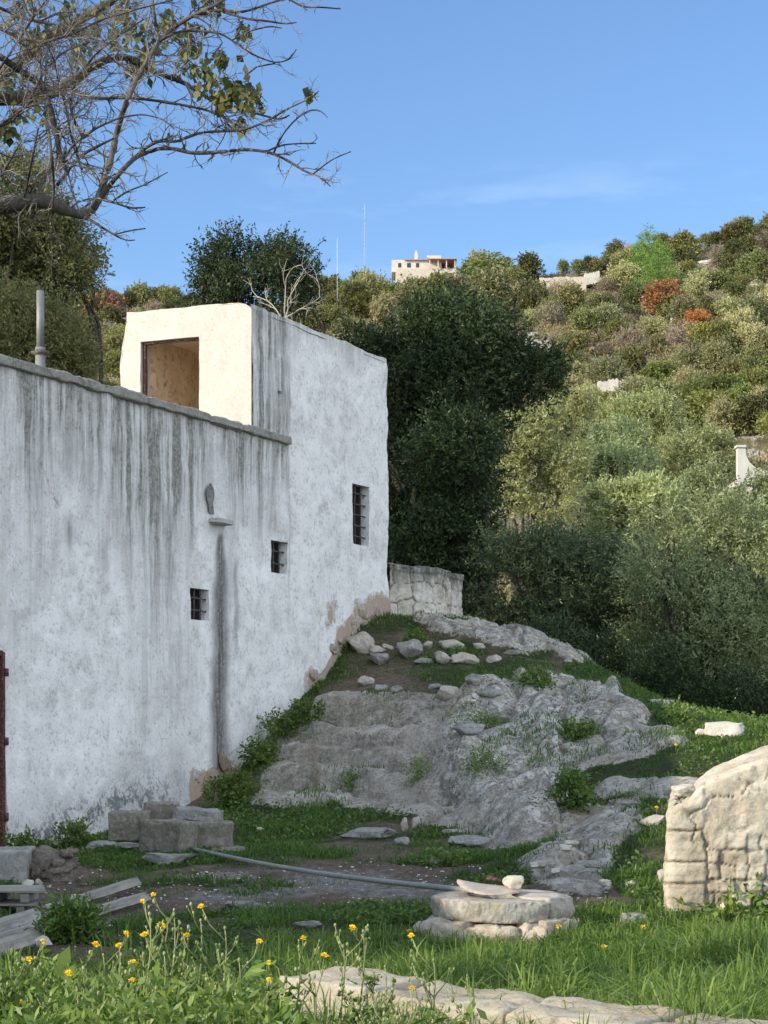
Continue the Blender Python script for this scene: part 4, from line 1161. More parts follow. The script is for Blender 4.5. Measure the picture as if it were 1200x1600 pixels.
# sheet-metal lid in two halves, tilted, with a stone on it
M_LID = simple_noise_mat("weathered_sheet", (0.33, 0.29, 0.24), (0.47, 0.42, 0.36), 7, 0.2, 0.6, c=(0.34, 0.19, 0.12), spec=0.3)
def rotx(V, a):
    c, s = math.cos(a), math.sin(a)
    return V @ np.array([[1, 0, 0], [0, c, s], [0, -s, c]])
lid = empty("sheet_metal_cover", (WX, WYc, wg + .35))
tag(lid, "thin two-part rusty sheet lid lying askew on the round well", "metal sheet")
def leaf_sheet(w, d, n=24, curl=.02, seed=0):
    """thin round-ended sheet, w along x, d along y"""
    th = np.linspace(0, 2 * np.pi, n, endpoint=False)
    x = w / 2 * np.cos(th); y = d / 2 * np.sign(np.sin(th)) * np.abs(np.sin(th)) ** 1.2
    y = np.where(y > 0, y * .35, y)
    rings = [np.zeros((1, 3))]
    V = [[0, 0, curl * .0]]
    for s_ in (.35, .7, 1.0):
        V += [(a * s_, b * s_, curl * ((a * s_) ** 2 * 6 + .3 * math.sin(7 * a + seed) * s_)) for a, b in zip(x, y)]
    V = np.array(V); m_ = len(V)
    V2 = V.copy(); V2[:, 2] -= .006
    Q = []; T = []
    for s_ in range(2):
        o_ = 1 + s_ * n; p_ = o_ + n
        for k_ in range(n):
            k2 = (k_ + 1) % n
            Q.append((o_ + k_, p_ + k_, p_ + k2, o_ + k2)); Q.append((m_ + o_ + k2, m_ + p_ + k2, m_ + p_ + k_, m_ + o_ + k_))
    for k_ in range(n):
        k2 = (k_ + 1) % n
        T.append((0, 1 + k_, 1 + k2)); T.append((m_, m_ + 1 + k2, m_ + 1 + k_))
        e0 = 1 + 2 * n
        Q.append((e0 + k_, m_ + e0 + k_, m_ + e0 + k2, e0 + k2))
    return np.vstack([V, V2]), Q, T
V, Q, T = leaf_sheet(.50, .52, curl=.05)
V = roty(rotx(rotz(V, R_(-12)), R_(9)), R_(9)); mb = MB(); mb.add(V + np.array((-.10, -.06, .055)), Q, T)
mb.build("lid_half", M_LID, lid, use_tint=False)
V, Q, T = leaf_sheet(.40, .50, curl=-.03, seed=2)
V = roty(rotx(rotz(V, R_(6)), R_(4)), R_(2.0)); mb = MB(); mb.add(V + np.array((.26, -.10, .012)), Q, T)
mb.build("lid_half", M_LID, lid, use_tint=False)
mb = MB(); V, Q = box_geo(-.06, .09, -.012, .012, 0, .03); mb.add(roty(V, R_(15)) + np.array((-.06, .10, .085)), Q)
mb.build("handle", M_REDWOOD, lid, use_tint=False)
M_PALE = stone_mat("pale_limestone", (0.44, 0.40, 0.33), (0.56, 0.52, 0.44), (0.62, 0.58, 0.50), 2.5, pits=.6)
M_GREYST = stone_mat("grey_limestone", (0.17, 0.16, 0.145), (0.27, 0.26, 0.235), (0.37, 0.36, 0.335), 2.2)
M_WARMST = stone_mat("warm_limestone", (0.30, 0.25, 0.20), (0.42, 0.37, 0.31), (0.50, 0.46, 0.40), 2.2)
V, Q = rock_geo((.165, .15, .115), 14, 5, .10)
mb = MB(); mb.add(V, Q)
tag(mb.build("stone", M_PALE, None, use_tint=False, loc=(WX + .075, WYc - .09, wg + .35 + .085)), "fist-sized pale stone lying on the well lid", "stone")

# ------------------------------------------------------------------ pile of cut blocks, slabs, pipe
M_TUFF = stone_mat("cut_tuff", (0.125, 0.108, 0.082), (0.215, 0.19, 0.15), (0.28, 0.255, 0.21), 3, (0.36, 0.35, 0.32), .35)
bp = hit(270, 1335)
def pblk(name, px, py, D, size, rz, lab, cat, mat_=None, seed=1, tilt=0.0, n=14, amp=.010, group=None):
    p = P(px, py, D)
    V, Q = block_geo(size, 22, .016, amp * 1.5, 5, seed)
    V = rotz(roty(V, tilt), rz)
    mb = MB(); mb.add(V, Q)
    o = mb.build(name, mat_ or M_TUFF, None, use_tint=False, loc=tuple(p))
    return tag(o, lab, cat, group)
gp = "cut stone blocks piled by the wall"
BD = bp[1]
s_ = BD / F                                        # metres per photo pixel there
pblk("stone_block", 203, 1290, BD + .45, (66 * s_, .30, 48 * s_), R_(4), "leftmost grey cut block of the pile at the wall foot", "stone block", seed=2, group=gp)
pblk("stone_block", 263, 1309, BD + .10, (92 * s_, .30, 56 * s_), R_(-38), "largest front block of the pile, set cornerwise above the slab", "stone block", seed=3, tilt=R_(2), group=gp)
pblk("stone_block", 330, 1305, BD + .35, (68 * s_, .34, 42 * s_), R_(6), "right-hand dark block of the pile beside the pipe end", "stone block", seed=4, group=gp)
pblk("stone_block", 309, 1273, BD + .45, (74 * s_, .34, 23 * s_), R_(-10), "flat cracked pale slab block lying on top of the pile", "stone block", M_GREYST, 5, tilt=R_(4), amp=.016, group=gp)
pblk("stone_block", 252, 1267, BD + .75, (50 * s_, .30, 28 * s_), R_(-6), "small weathered block at the back of the pile", "stone block", seed=6, group=gp)
def gslab(px, py, w, h, dep, lab, mat_, seed, rz=0.0, grp=None, name="stone_slab"):
    p = hit(px, py + h * .5); s2 = p[1] / F
    V, Q = rock_geo((w * s2, dep, max(.05, h * s2) * 1.2), 16, seed * 7, .10); V[:, 2] = np.clip(V[:, 2], -1, max(.05, h * s2) * (.42 + .08 * fbm(V[:, 0] * 5, V[:, 1] * 5, seed=seed)))
    V[:, 0] += .12 * V[:, 1] * math.sin(seed * 2.1)
    V = rotz(V, rz); mb = MB(); mb.add(V, Q)
    o = mb.build(name, mat_, None, use_tint=False, loc=(p[0], p[1] + dep * .3, p[2] + max(.05, h * s2) * .30))
    return tag(o, lab, "stone slab", grp)
gslab(262, 1340, 92, 22, .42, "flat broken slab under the front corner of the block pile", M_GREYST, 11, R_(-8))
gslab(352, 1328, 62, 16, .40, "thin slab under the right-hand block of the pile", M_TUFF, 12, R_(5))
gslab(158, 1319, 46, 16, .50, "flat grey slab in the grass left of the block pile", M_GREYST, 13, R_(-12))
gslab(198, 1321, 42, 11, .34, "small flat slab between the left slab and the block pile", M_GREYST, 14, R_(8))
gslab(575, 1300, 92, 20, .75, "wide flat slab in the grass at the foot of the ledges", M_GREYST, 15, R_(-10))
gslab(735, 1313, 62, 20, .55, "tilted grey slab in the grass below the hump", M_GREYST, 16, R_(-14))
gslab(690, 1342, 50, 22, .40, "small grey slab at the courtyard edge behind the well", M_GREYST, 17, R_(4))
# pipe
M_PIPE = simple_noise_mat("painted_pipe", (0.17, 0.18, 0.165), (0.24, 0.25, 0.23), 5, 0.1, 0.5, c=(0.31, 0.30, 0.27), spec=.4)
pa = P(299, 1326, BD - .08); pb = np.array([WX - .22, WYc - .02, wg + .372])
mb = MB(); pts = np.linspace(pa, pb, 30); pts[:, 2] += -0.05 * np.sin(np.linspace(0, np.pi, 30)); tube(mb, pts, .023, 10)
tag(mb.build("pipe", M_PIPE, None, use_tint=False), "long grey-green metal pipe leading from the block pile to the well", "pipe")

# ------------------------------------------------------------------ old boards, trough, rubble at the left
def wood_mat():
    n = NT("grey_weathered_wood"); o = n.obj()
    g_ = n.noise(n.map(o, scale=(1.5, 26, 26)), 1.0, 6, 0.7, .4); b_ = n.noise(o, 2.5, 4, .6)
    c = n.mix(n.ramp(g_, [(0.35, 0.0), (0.65, 1.0)]), (0.13, 0.115, 0.095), (0.29, 0.27, 0.235))
    c = n.mix(n.math('MULTIPLY', n.ramp(b_, [(0.45, 0.0), (0.65, 1.0)]), 0.5), c, (0.36, 0.335, 0.29))
    return n.done(n.bsdf(c, 0.85, n.bump(g_, 0.5, 0.008), spec=.2))
M_WOOD = wood_mat()
def board(name, a, b, w, t, lab, roll=0.0, grp="loose boards lying at the left", seed=1, cat="board"):
    a = np.asarray(a, float); b = np.asarray(b, float); L_ = float(np.linalg.norm(b - a))
    V, Q = cube_s(14)
    V = V * np.array((L_ / 2, w / 2, t / 2))
    V[:, 2] += .006 * fbm(V[:, 0] * 2 + seed, V[:, 1] * 0, seed=seed); V[:, 1] += .006 * fbm(V[:, 0] * 3, V[:, 1] * 0 + 4, seed=seed)
    V[:, 0] += .02 * fbm(V[:, 1] * 30, V[:, 2] * 30, seed=seed, oct=2) * (np.abs(V[:, 0]) > L_ / 2 - .03)
    mb = MB(); mb.add(V, Q)
    o = mb.build(name, M_WOOD, None, use_tint=False)
    d = Vector(b - a); q_ = d.to_track_quat('X', 'Z')
    o.rotation_mode = 'QUATERNION'
    from mathutils import Quaternion
    o.rotation_quaternion = q_ @ Quaternion((1, 0, 0), roll)
    o.location = tuple((a + b) / 2)
    return tag(o, lab, cat, grp)
def gpt(px, py, lift): p = hit(px, py); p[2] += lift; return p
board("board", gpt(72, 1432, .05), gpt(216, 1394, .10), .085, .035, "upper of the two long boards running back from the green shrub", R_(62), seed=2)
board("board", gpt(120, 1445, .05), gpt(230, 1416, .09), .085, .04, "lower long board running back from the reddish stone", R_(58), seed=3)
board("board", gpt(-40, 1476, .06), gpt(62, 1440, .06), .13, .045, "topmost of the three boards left of the green shrub", R_(40), seed=4)
board("board", gpt(-40, 1490, .04), gpt(70, 1450, .03), .10, .03, "thin splintered board in the middle of the three left of the shrub", R_(25), seed=5)
board("board", gpt(-40, 1503, .03), gpt(75, 1466, .04), .15, .05, "broad lowest board of the three left of the shrub", R_(30), seed=6)
pal = hit(20, 1432)
pallet = empty("wooden_pallet", tuple(pal))
tag(pallet, "weathered wooden pallet stack at the left edge below the trough", "pallet")
def pbox(nm, x0, x1, y0, y1, z0, z1, sd):
    V, Q = block_geo((x1 - x0, y1 - y0, z1 - z0), 10, .004, .006, 7, sd)
    mb = MB(); mb.add(V + np.array(((x0 + x1) / 2, (y0 + y1) / 2, (z0 + z1) / 2)), Q)
    mb.build(nm, M_WOOD, pallet, use_tint=False)
for k_ in range(4): pbox("top_board", -.55, .27 - .03 * k_, -.05 + .13 * k_, .07 + .13 * k_, .195, .22, k_)
for k_, x_ in enumerate((-.5, -.2, .06)): pbox("bearer", x_, x_ + .08, -.03, .42, .11, .194, 10 + k_)
for k_ in range(3): pbox("bottom_board", -.55, .20 - .04 * k_, -.04 + .16 * k_, .09 + .16 * k_, .085, .108, 20 + k_)
for k_, x_ in enumerate((-.5, -.16, .03)): pbox("foot", x_, x_ + .07, -.02, .40, -.03, .084, 30 + k_)
tr = hit(10, 1380); s_ = tr[1] / F
mb = MB(); V, Q = block_geo((1.3, .55, .36), 18, .02, .012, 4, 8)
inner = (np.abs(V[:, 0]) < .55) & (np.abs(V[:, 1]) < .17) & (V[:, 2] > .1)
V[inner, 2] -= .2
mb.add(V, Q); tag(mb.build("stone_trough", M_GREYST, None, use_tint=False, loc=(tr[0] - .46, tr[1] + .3, tr[2] + .15)), "grey stone trough at the left edge under the white wall", "trough")

# ------------------------------------------------------------------ loose stones
ST = [  # px, py(centre), w, h, mat, label
 (640, 1015, 40, 33, 'g', "largest angular grey boulder among the stones below the drystone wall"),
 (592, 1031, 31, 20, 'g', "rounded grey stone left of and below the largest boulder"),
 (590, 1017, 26, 16, 'w', "brownish stone touching the rounded one near the wall corner"),
 (563, 1004, 44, 34, 'w', "rough block of rubble against the foot of the white wall"),
 (606, 1012, 18, 12, 'w', "little stone between the wall rubble and the largest boulder"),
 (692, 1028, 25, 21, 'w', "rounded warm stone right of the largest boulder"),
 (727, 1029, 44, 20, 'w', "long low stone right of the rounded warm one"),
 (706, 1007, 40, 15, 'w', "flat reddish stone above the long low stone"),
 (668, 1008, 16, 13, 'w', "small square stone right of the top of the largest boulder"),
 (661, 1033, 28, 9, 'g', "flat stone sunk in grass under the largest boulder"),
 (740, 1063, 26, 18, 'g', "split pale stone in grass near the middle of the slope"),
 (701, 1083, 38, 23, 'w', "dark pinkish boulder just above the ledges"),
 (572, 1064, 26, 16, 'w', "stone at the wall end of the topmost ledge"),
 (596, 1076, 20, 12, 'g', "left one of two small stones lying on the top ledge"),
 (620, 1077, 20, 11, 'g', "right one of two small stones lying on the top ledge"),
 (680, 1073, 22, 9, 'g', "low stone in grass above the dark pinkish boulder"),
 (734, 1096, 20, 6, 'p', "thin white stone flake right of the dark pinkish boulder"),
 (743, 1088, 15, 9, 'p', "small white stone behind the white flake"),
 (768, 1085, 42, 14, 'g', "flat grey stone at the upper edge of the hump"),
 (733, 1140, 50, 20, 'g', "long pale boulder lying on the hump beside grass"),
 (783, 1123, 28, 18, 'g', "rounded stone sitting on top of the hump"),
 (749, 1010, 20, 10, 'p', "white flake in grass near the flat reddish stone"),
 (772, 1030, 24, 14, 'w', "half-buried stone right of the long low stone"),
 (800, 1020, 26, 9, 'g', "thin grey stone in grass below the crest slab"),
 (1134, 1141, 62, 26, 'p', "large sunlit pale boulder on the crest at right"),
 (1098, 1146, 22, 14, 'p', "small sunlit stone left of the large crest boulder"),
 (1033, 1098, 40, 10, 'p', "flat white stone in grass at the crest's edge"),
 (893, 1318, 24, 10, 'p', "upper white stone of a pair on the lower path"),
 (884, 1331, 20, 13, 'p', "lower white stone of a pair on the lower path"),
 (836, 1358, 15, 9, 'p', "white pebble in grass right of the courtyard"),
 (868, 1362, 14, 9, 'p', "white pebble on the path behind the well"),
 (842, 1352, 24, 9, 'w', "thin brown stone behind the well"),
 (1036, 1372, 16, 26, 'w', "small upright stone in grass left of the masonry block"),
 (990, 1384, 24, 14, 'w', "stone in grass between the well and the masonry block"),
 (946, 1381, 20, 10, 'p', "pale flat stone in the path's grass edge"),
 (1020, 1283, 40, 18, 'w', "brown stone step behind the left corner of the masonry block"),
 (1104, 1410, 32, 22, 'g', "round grey stone at the foot of the masonry block"),
 (1132, 1424, 26, 26, 'p', "cream stone at the masonry block's foot in leaves"),
 (990, 1437, 40, 18, 'g', "mossy stone in grass right of the well"),
 (1057, 1587, 18, 18, 'p', "small sunlit stone beside the end of the low wall"),
 (1140, 1585, 30, 14, 'p', "flat sunlit stone in the bright grass at bottom right"),
 (124, 1453, 20, 36, 'r', "upright reddish stone at the end of the lower long board"),
 (66, 1472, 30, 17, 'p', "white stone in front of the green shrub"),
 (43, 1381, 18, 13, 'p', "white stone below the trough"),
 (60, 1379, 11, 11, 'w', "brown pebble right of the white stone below the trough"),
 (104, 1340, 16, 16, 'p', "squared pale stone at the top of the rubble heap"),
 (94, 1347, 12, 14, 'w', "stone on the right flank of the rubble heap"),
 (100, 1363, 16, 13, 'w', "stone low on the right flank of the rubble heap"),
 (187, 1409, 26, 11, 'g', "grey stone between the two long boards"),
 (120, 1402, 22, 9, 'p', "pale flat stone above the upper long board"),
 (380, 1415, 58, 14, 'g', "flat pale stone in the courtyard earth"),
 (480, 1445, 44, 12, 'g', "flat stone at the edge of the shaded grass"),
 (632, 1289, 12, 22, 'w', "upright brown stub of a pair in the middle grass"),
 (650, 1285, 14, 18, 'w', "leaning brown stub of a pair in the middle grass"),
 (628, 1315, 24, 14, 'g', "small stone in grass below the brown stubs"),
 (708, 1300, 34, 8, 'g', "thin stone in grass left of the tilted slab"),
 (405, 1296, 14, 7, 'p', "white pebble in the grass right of the block pile"),
 (985, 1256, 30, 8, 'g', "low stone on the path before the masonry block"),
 (925, 1352, 26, 8, 'g', "flat stone on the streaked lower slab"),
]
MS = dict(g=M_GREYST, w=M_WARMST, p=M_PALE, r=stone_mat("reddish_stone", (0.32, 0.20, 0.14), (0.44, 0.31, 0.23), (0.5, 0.4, 0.32), 2.2))
for k_, (px, py, w, h, m_, lab) in enumerate(ST):
    p = hit(px, py + h * .42); s2 = p[1] / F
    dep = min(w, h * 1.6) * s2
    V, Q = rock_geo((w * s2 * 1.05, max(dep, .05), h * s2 * 1.15), 11, 200 + k_, .13)
    mb = MB(); mb.add(V, Q)
    tag(mb.build("stone", MS[m_], None, use_tint=False, loc=(p[0], p[1] + dep * .25, p[2] + h * s2 * .38)), lab, "stone", "loose stones on the ground")
# stone lying on top of the masonry block
V, Q = rock_geo((.19, .15, .10), 14, 503, .10); mb = MB(); mb.add(V, Q)
tag(mb.build("stone", M_PALE, None, use_tint=False, loc=(2.30, 14.74, 1.105)), "pale stone perched on the left corner of the masonry block", "stone", "loose stones on the ground")
# earth heap with roots left of the grass
hp = hit(72, 1378); mb = MB()
V, Q = rock_geo((.62, .5, .42), 20, 61, .16); mb.add(V, Q)
r_ = np.random.default_rng(12)
for k_ in range(14):
    V, Q = rock_geo(r_.uniform(.07, .16, 3), 6, 300 + k_); a_ = r_.uniform(3.3, 6.1)
    mb.add(V + np.array((.26 * math.cos(a_), .2 * math.sin(a_), r_.uniform(-.12, .16))), Q)
tag(mb.build("rubble_heap", stone_mat("earthy_rubble", (0.075, 0.06, 0.048), (0.15, 0.125, 0.10), (0.24, 0.21, 0.175), 3), None, use_tint=False, loc=(hp[0] - .02, hp[1] + .22, hp[2] + .14)),
    "dark heap of earth and rubble beside the trough", "rubble heap")
# shell-white gravel scattered over the earth: nobody could count it
mb = MB(); r_ = np.random.default_rng(13)
oc, oq = cube_s(2); oc = unit(oc)
sel = np.argwhere((soil > .25) & (rock < .5) & (GYY < 27))
sel2 = np.argwhere((rp > .3) | (r7 > .4))
pk = np.concatenate([sel[r_.integers(0, len(sel), 900)], sel2[r_.integers(0, len(sel2), 260)]])
for i, j in pk:
    s_ = r_.uniform(.005, .016) * (1.5 if r_.random() < .07 else 1)
    mb.add(oc * np.array((s_, s_, s_ * .5)) * r_.uniform(.7, 1.3, 3) + VG.reshape(nx, ny, 3)[i, j] + np.array((r_.uniform(-.03, .03), r_.uniform(-.03, .03), s_ * .2)), oq, tint=r_.random())
n = NT("white_gravel"); n.done(n.bsdf(n.ramp(n.attr("tint"), [(0, (0.25, .23, .2)), (.6, (0.5, .48, .44)), (1, (0.68, .66, .62))]), .9))
tag(mb.build("gravel", n.m, None), "scattered white gravel and shell bits on bare earth", "gravel", kind="stuff")

# ------------------------------------------------------------------ foliage builders
def add_leaves(mb, Cn, d, L_, W_, tint, rng, m=0, droop=0.0):
    n = len(Cn)
    d = unit(d)
    sd = unit(np.cross(d, rng.normal(size=(n, 3))))
    L_ = np.broadcast_to(L_, (n,))[:, None]; W_ = np.broadcast_to(W_, (n,))[:, None]
    a = Cn; b = Cn + d * L_ * .45 + sd * W_ * .5; c = Cn + d * L_ + np.array((0, 0, -1.0)) * droop * L_; e = Cn + d * L_ * .45 - sd * W_ * .5
    V = np.stack([a, b, c, e], 1).reshape(-1, 3)
    mb.add(V, np.arange(4 * n).reshape(-1, 4), None, m, np.repeat(np.broadcast_to(tint, (n,)), 4))

def shoots(mb, lobes, n, L_, W_, seed, per=14, tl=0.35, up=0.35, gap=-0.35, gfreq=1.2, fill=0.5, tbias=0.0, tvar=0.22, m=0, hang=0.0):
    """leafy shoots spread through the lobes: (x, y, z, rx, ry, rz)"""
    rng = np.random.default_rng(seed)
    lobes = np.asarray(lobes, float)
    w = (lobes[:, 3] * lobes[:, 5]) ** 0.9; w /= w.sum()
    nt = max(4, n // per)
    li = rng.choice(len(lobes), nt, p=w)
    dirs = unit(rng.normal(size=(nt, 3)))
    rad = (1 - fill * rng.random(nt) ** 1.5) * rng.uniform(.82, 1.08, nt)
    lb = lobes[li]
    bump = 1 + 0.28 * fbm(dirs[:, 0] * 2.2 + li * 5.1, dirs[:, 1] * 2.2, dirs[:, 2] * 2.2, seed, 3)
    pos = lb[:, :3] + dirs * lb[:, 3:] * (rad * bump)[:, None]
    gn_ = fbm(pos[:, 0] * gfreq, pos[:, 1] * gfreq, pos[:, 2] * gfreq, seed + 3, 3)
    ok = gn_ > gap
    pos = pos[ok]; dirs = dirs[ok]; li = li[ok]; nt = len(pos); gn_ = gn_[ok]
    ax = unit(dirs * .8 + np.array((0, 0, up)) + rng.normal(0, .45, (nt, 3)) - np.array((0, 0, hang)))
    tlen = tl * rng.uniform(.5, 1.3, nt)
    tt = 0.5 + tbias + tvar * (rng.normal(0, .55, nt) + 0.8 * gn_) + 0.25 * tvar * np.sin(li * 12.9)
    f = np.tile(np.linspace(0, 1, per), nt)
    P_ = np.repeat(pos, per, 0) + np.repeat(ax, per, 0) * (np.repeat(tlen, per) * f)[:, None] + rng.normal(0, .03 * tl, (nt * per, 3))
    d = np.repeat(ax, per, 0) * .55 + unit(rng.normal(size=(nt * per, 3))) * .75 - np.array((0, 0, hang * .6))
    add_leaves(mb, P_, d, L_ * rng.uniform(.6, 1.25, nt * per), W_ * rng.uniform(.7, 1.2, nt * per), np.clip(np.repeat(tt, per) + rng.normal(0, .08, nt * per), 0, 1), rng, m)

def limbs(mb, base, lobes, r0, seed, m=0, extra=2, tint=.5, xmax=99):
    rng = np.random.default_rng(seed)
    base = np.asarray(base, float); lobes = np.asarray(lobes, float)
    top = lobes[:, :3].mean(0)
    fork = base + (top - base) * 0.38 + rng.normal(0, .05, 3) * np.linalg.norm(top - base)
    def curve(a, b, r1, r2, wob, k=9):
        t = np.linspace(0, 1, k)[:, None]
        p = a + (b - a) * t
        w = rng.normal(0, 1, 3) * wob * np.linalg.norm(b - a)
        p = p + w * np.sin(t * np.pi) + rng.normal(0, .012, (k, 3)) * np.linalg.norm(b - a) * np.sin(t * np.pi)
        tube(mb, p, np.linspace(r1, r2, k), 7, m, tint)
        return p
    curve(base - np.array((0, 0, .3)), fork, r0 * 1.25, r0 * .85, .04)
    for lb in lobes:
        if lb[0] > xmax: continue
        p = curve(fork - (fork - base) * .02, lb[:3], r0 * .34, r0 * .08, .10)
        for _ in range(extra):
            q = lb[:3] + unit(rng.normal(size=3)) * lb[3:] * .8
            curve(p[rng.integers(4, 8)], q, r0 * .2, r0 * .04, .1, 7)

M_BARK = simple_noise_mat("dark_bark", (0.035, 0.029, 0.023), (0.075, 0.062, 0.05), 5, .6)
M_HOLM = leaf_mat("holm_leaves", (0.018, 0.030, 0.011), (0.034, 0.054, 0.018), (0.070, 0.098, 0.032), .22, .05)
M_OLIVE = leaf_mat("olive_leaves", (0.038, 0.058, 0.024), (0.085, 0.115, 0.048), (0.19, 0.225, 0.11), .25, .06)
M_OLIVE3 = leaf_mat("grey_olive_leaves", (0.085, 0.114, 0.044), (0.189, 0.231, 0.098), (0.364, 0.41, 0.195), .28, .06)
M_OLIVE2 = leaf_mat("pale_olive_leaves", (0.135, 0.158, 0.055), (0.275, 0.305, 0.12), (0.46, 0.485, 0.225), .35, .10)
M_YELLOW = leaf_mat("yellowing_leaves", (0.075, 0.088, 0.032), (0.17, 0.17, 0.062), (0.34, 0.28, 0.11), .35, .10)
M_H_DARK = leaf_mat("hill_oak_leaves", (0.066, 0.079, 0.028), (0.137, 0.15, 0.052), (0.243, 0.244, 0.089), .22, .22)
M_H_OLIV = leaf_mat("hill_olive_leaves", (0.168, 0.169, 0.076), (0.279, 0.276, 0.125), (0.417, 0.396, 0.191), .25, .20)
M_H_PINE = leaf_mat("hill_pine_needles", (0.075, 0.123, 0.026), (0.141, 0.223, 0.046), (0.231, 0.33, 0.083), .25, .14)
M_H_LIME = leaf_mat("hill_bright_leaves", (0.108, 0.133, 0.03), (0.173, 0.199, 0.051), (0.259, 0.267, 0.087), .3, .18)
M_H_DRY = leaf_mat("hill_dry_twigs", (0.134, 0.11, 0.069), (0.24, 0.201, 0.133), (0.362, 0.308, 0.208), .15, .16)
M_H_RED = leaf_mat("hill_red_leaves", (0.12, 0.045, 0.032), (0.20, 0.085, 0.055), (0.29, 0.14, 0.085), .3, .14)
M_H_ORANGE = leaf_mat("hill_orange_leaves", (0.30, 0.13, 0.04), (0.44, 0.21, 0.06), (0.56, 0.30, 0.10), .3, .10)

def lobes_px(lst, D, base, dep=1.0, seed=0):
    """lobes (px, py, r in photo pixels) at about distance D, relative to base"""
    r = np.random.default_rng(seed); out = []
    for l in lst:
        dd = D + r.uniform(-1, 1) * l[2] * D / F * .9 * dep
        p = P(l[0], l[1], D) ; p[1] = dd
        rr = l[2] * D / F
        out.append((*(p - base), rr, rr * dep, rr * (l[3] if len(l) > 3 else .95)))
    return out

def big_tree(name, label, cat, group, base, lobes, leafm, n, L_, W_, r0, seed, crownname="crown", **kw):
    t_ = empty(name, tuple(base)); tag(t_, label, cat, group)
    mb = MB(); limbs(mb, (0, 0, 0), lobes, r0, seed, xmax=kw.pop('xmax', 99)); mb.build("trunk", M_BARK, t_)
    mb = MB(); shoots(mb, lobes, n, L_, W_, seed, **kw); mb.build(crownname, leafm, t_, smooth=False)
    return t_
GT = "trees standing around the farm"

# the great dark evergreen behind the building
b_ = np.array((1.9, 44.5, -.2))
lb = lobes_px([(690, 518, 58), (640, 548, 66), (735, 545, 66), (590, 590, 70), (690, 610, 92), (780, 580, 60), (838, 588, 42), (765, 640, 44), (620, 680, 85), (700, 700, 80),
               (640, 780, 88), (700, 800, 74), (600, 860, 80), (680, 890, 80), (735, 900, 60), (700, 960, 80), (640, 940, 70), (560, 560, 45), (665, 495, 30), (722, 500, 30), (865, 570, 20)], 44, b_, 1.0, 1)
lb += [(*(P(px, py, 41.6) - b_), r * 41.6 / F, r * 41.6 / F, r * 41.6 / F) for px, py, r in ((725, 765, 46), (690, 720, 56), (720, 860, 50), (690, 830, 52), (735, 690, 40), (640, 880, 50))]
big_tree("evergreen_tree", "huge dark evergreen tree rising behind the tower and drystone wall", "tree", GT, b_, lb, M_HOLM, 230000, .115, .040, .42, 101, tl=.40, per=13, gap=-.50, gfreq=1.1, tvar=.30, xmax=.75)
# olive close behind the tower, above its roof
b_ = np.array((-2.9, 41, 1.8))
lb = lobes_px([(348, 412, 34), (375, 405, 30), (420, 412, 38), (445, 425, 40), (395, 440, 55), (340, 448, 36), (450, 455, 45), (410, 480, 60), (350, 490, 60), (470, 440, 24), (330, 430, 22)], 41, b_, 1.0, 2)
big_tree("evergreen_tree", "dark evergreen tree with airy top showing just above the tower roof", "tree", GT, b_, lb, M_HOLM, 38000, .10, .035, .2, 102, tl=.42, per=13, gap=-.30, gfreq=1.8)
# lower trees in the shade, right of the big one
b_ = np.array((3.6, 41, .2))
lb = lobes_px([(800, 895, 58), (850, 885, 55), (905, 890, 60), (955, 905, 56), (880, 920, 85), (810, 930, 65), (940, 950, 80), (850, 985, 70), (1000, 985, 66), (760, 960, 60), (900, 1010, 70), (985, 900, 40)], 41, b_, 1.0, 3)
big_tree("olive_tree", "dark shaded olive tree low behind the crest, beside the big dark evergreen", "tree", GT, b_, lb, M_OLIVE, 105000, .10, .030, .3, 103, tl=.42, per=13, gap=-.38, tbias=-.14, tvar=.32)
b_ = np.array((6.4, 38.5, .2))
lb = lobes_px([(1060, 835, 56), (1120, 820, 50), (1185, 838, 58), (1030, 890, 60), (1100, 900, 90), (1180, 920, 80), (1050, 960, 78), (1130, 990, 90), (1205, 1010, 70), (1080, 1050, 70), (1010, 1030, 50), (1160, 1075, 66), (1250, 900, 90), (1260, 1030, 90)], 38.5, b_, 1.0, 4)
big_tree("olive_tree", "large grey olive tree with sun flecked crown below the white curved gable", "tree", GT, b_, lb, M_OLIVE3, 170000, .098, .028, .36, 104, tl=.42, per=13, gap=-.28, tbias=.04, tvar=.36)
# low undergrowth right behind the crest
b_ = np.array((4.4, 36.2, .9))
lb = lobes_px([(940, 1030, 34), (990, 1060, 34), (1060, 1085, 36), (1120, 1110, 30), (1190, 1120, 40), (860, 1000, 30), (1030, 1050, 40), (1150, 1090, 36), (1230, 1120, 40)], 35.2, b_, 1.0, 5)
big_tree("wild_olive_bush", "dark straggling bush in deep shade along the back of the crest", "bush", GT, b_, lb, M_HOLM, 30000, .085, .028, .06, 105, tl=.35, per=12, gap=-.6)
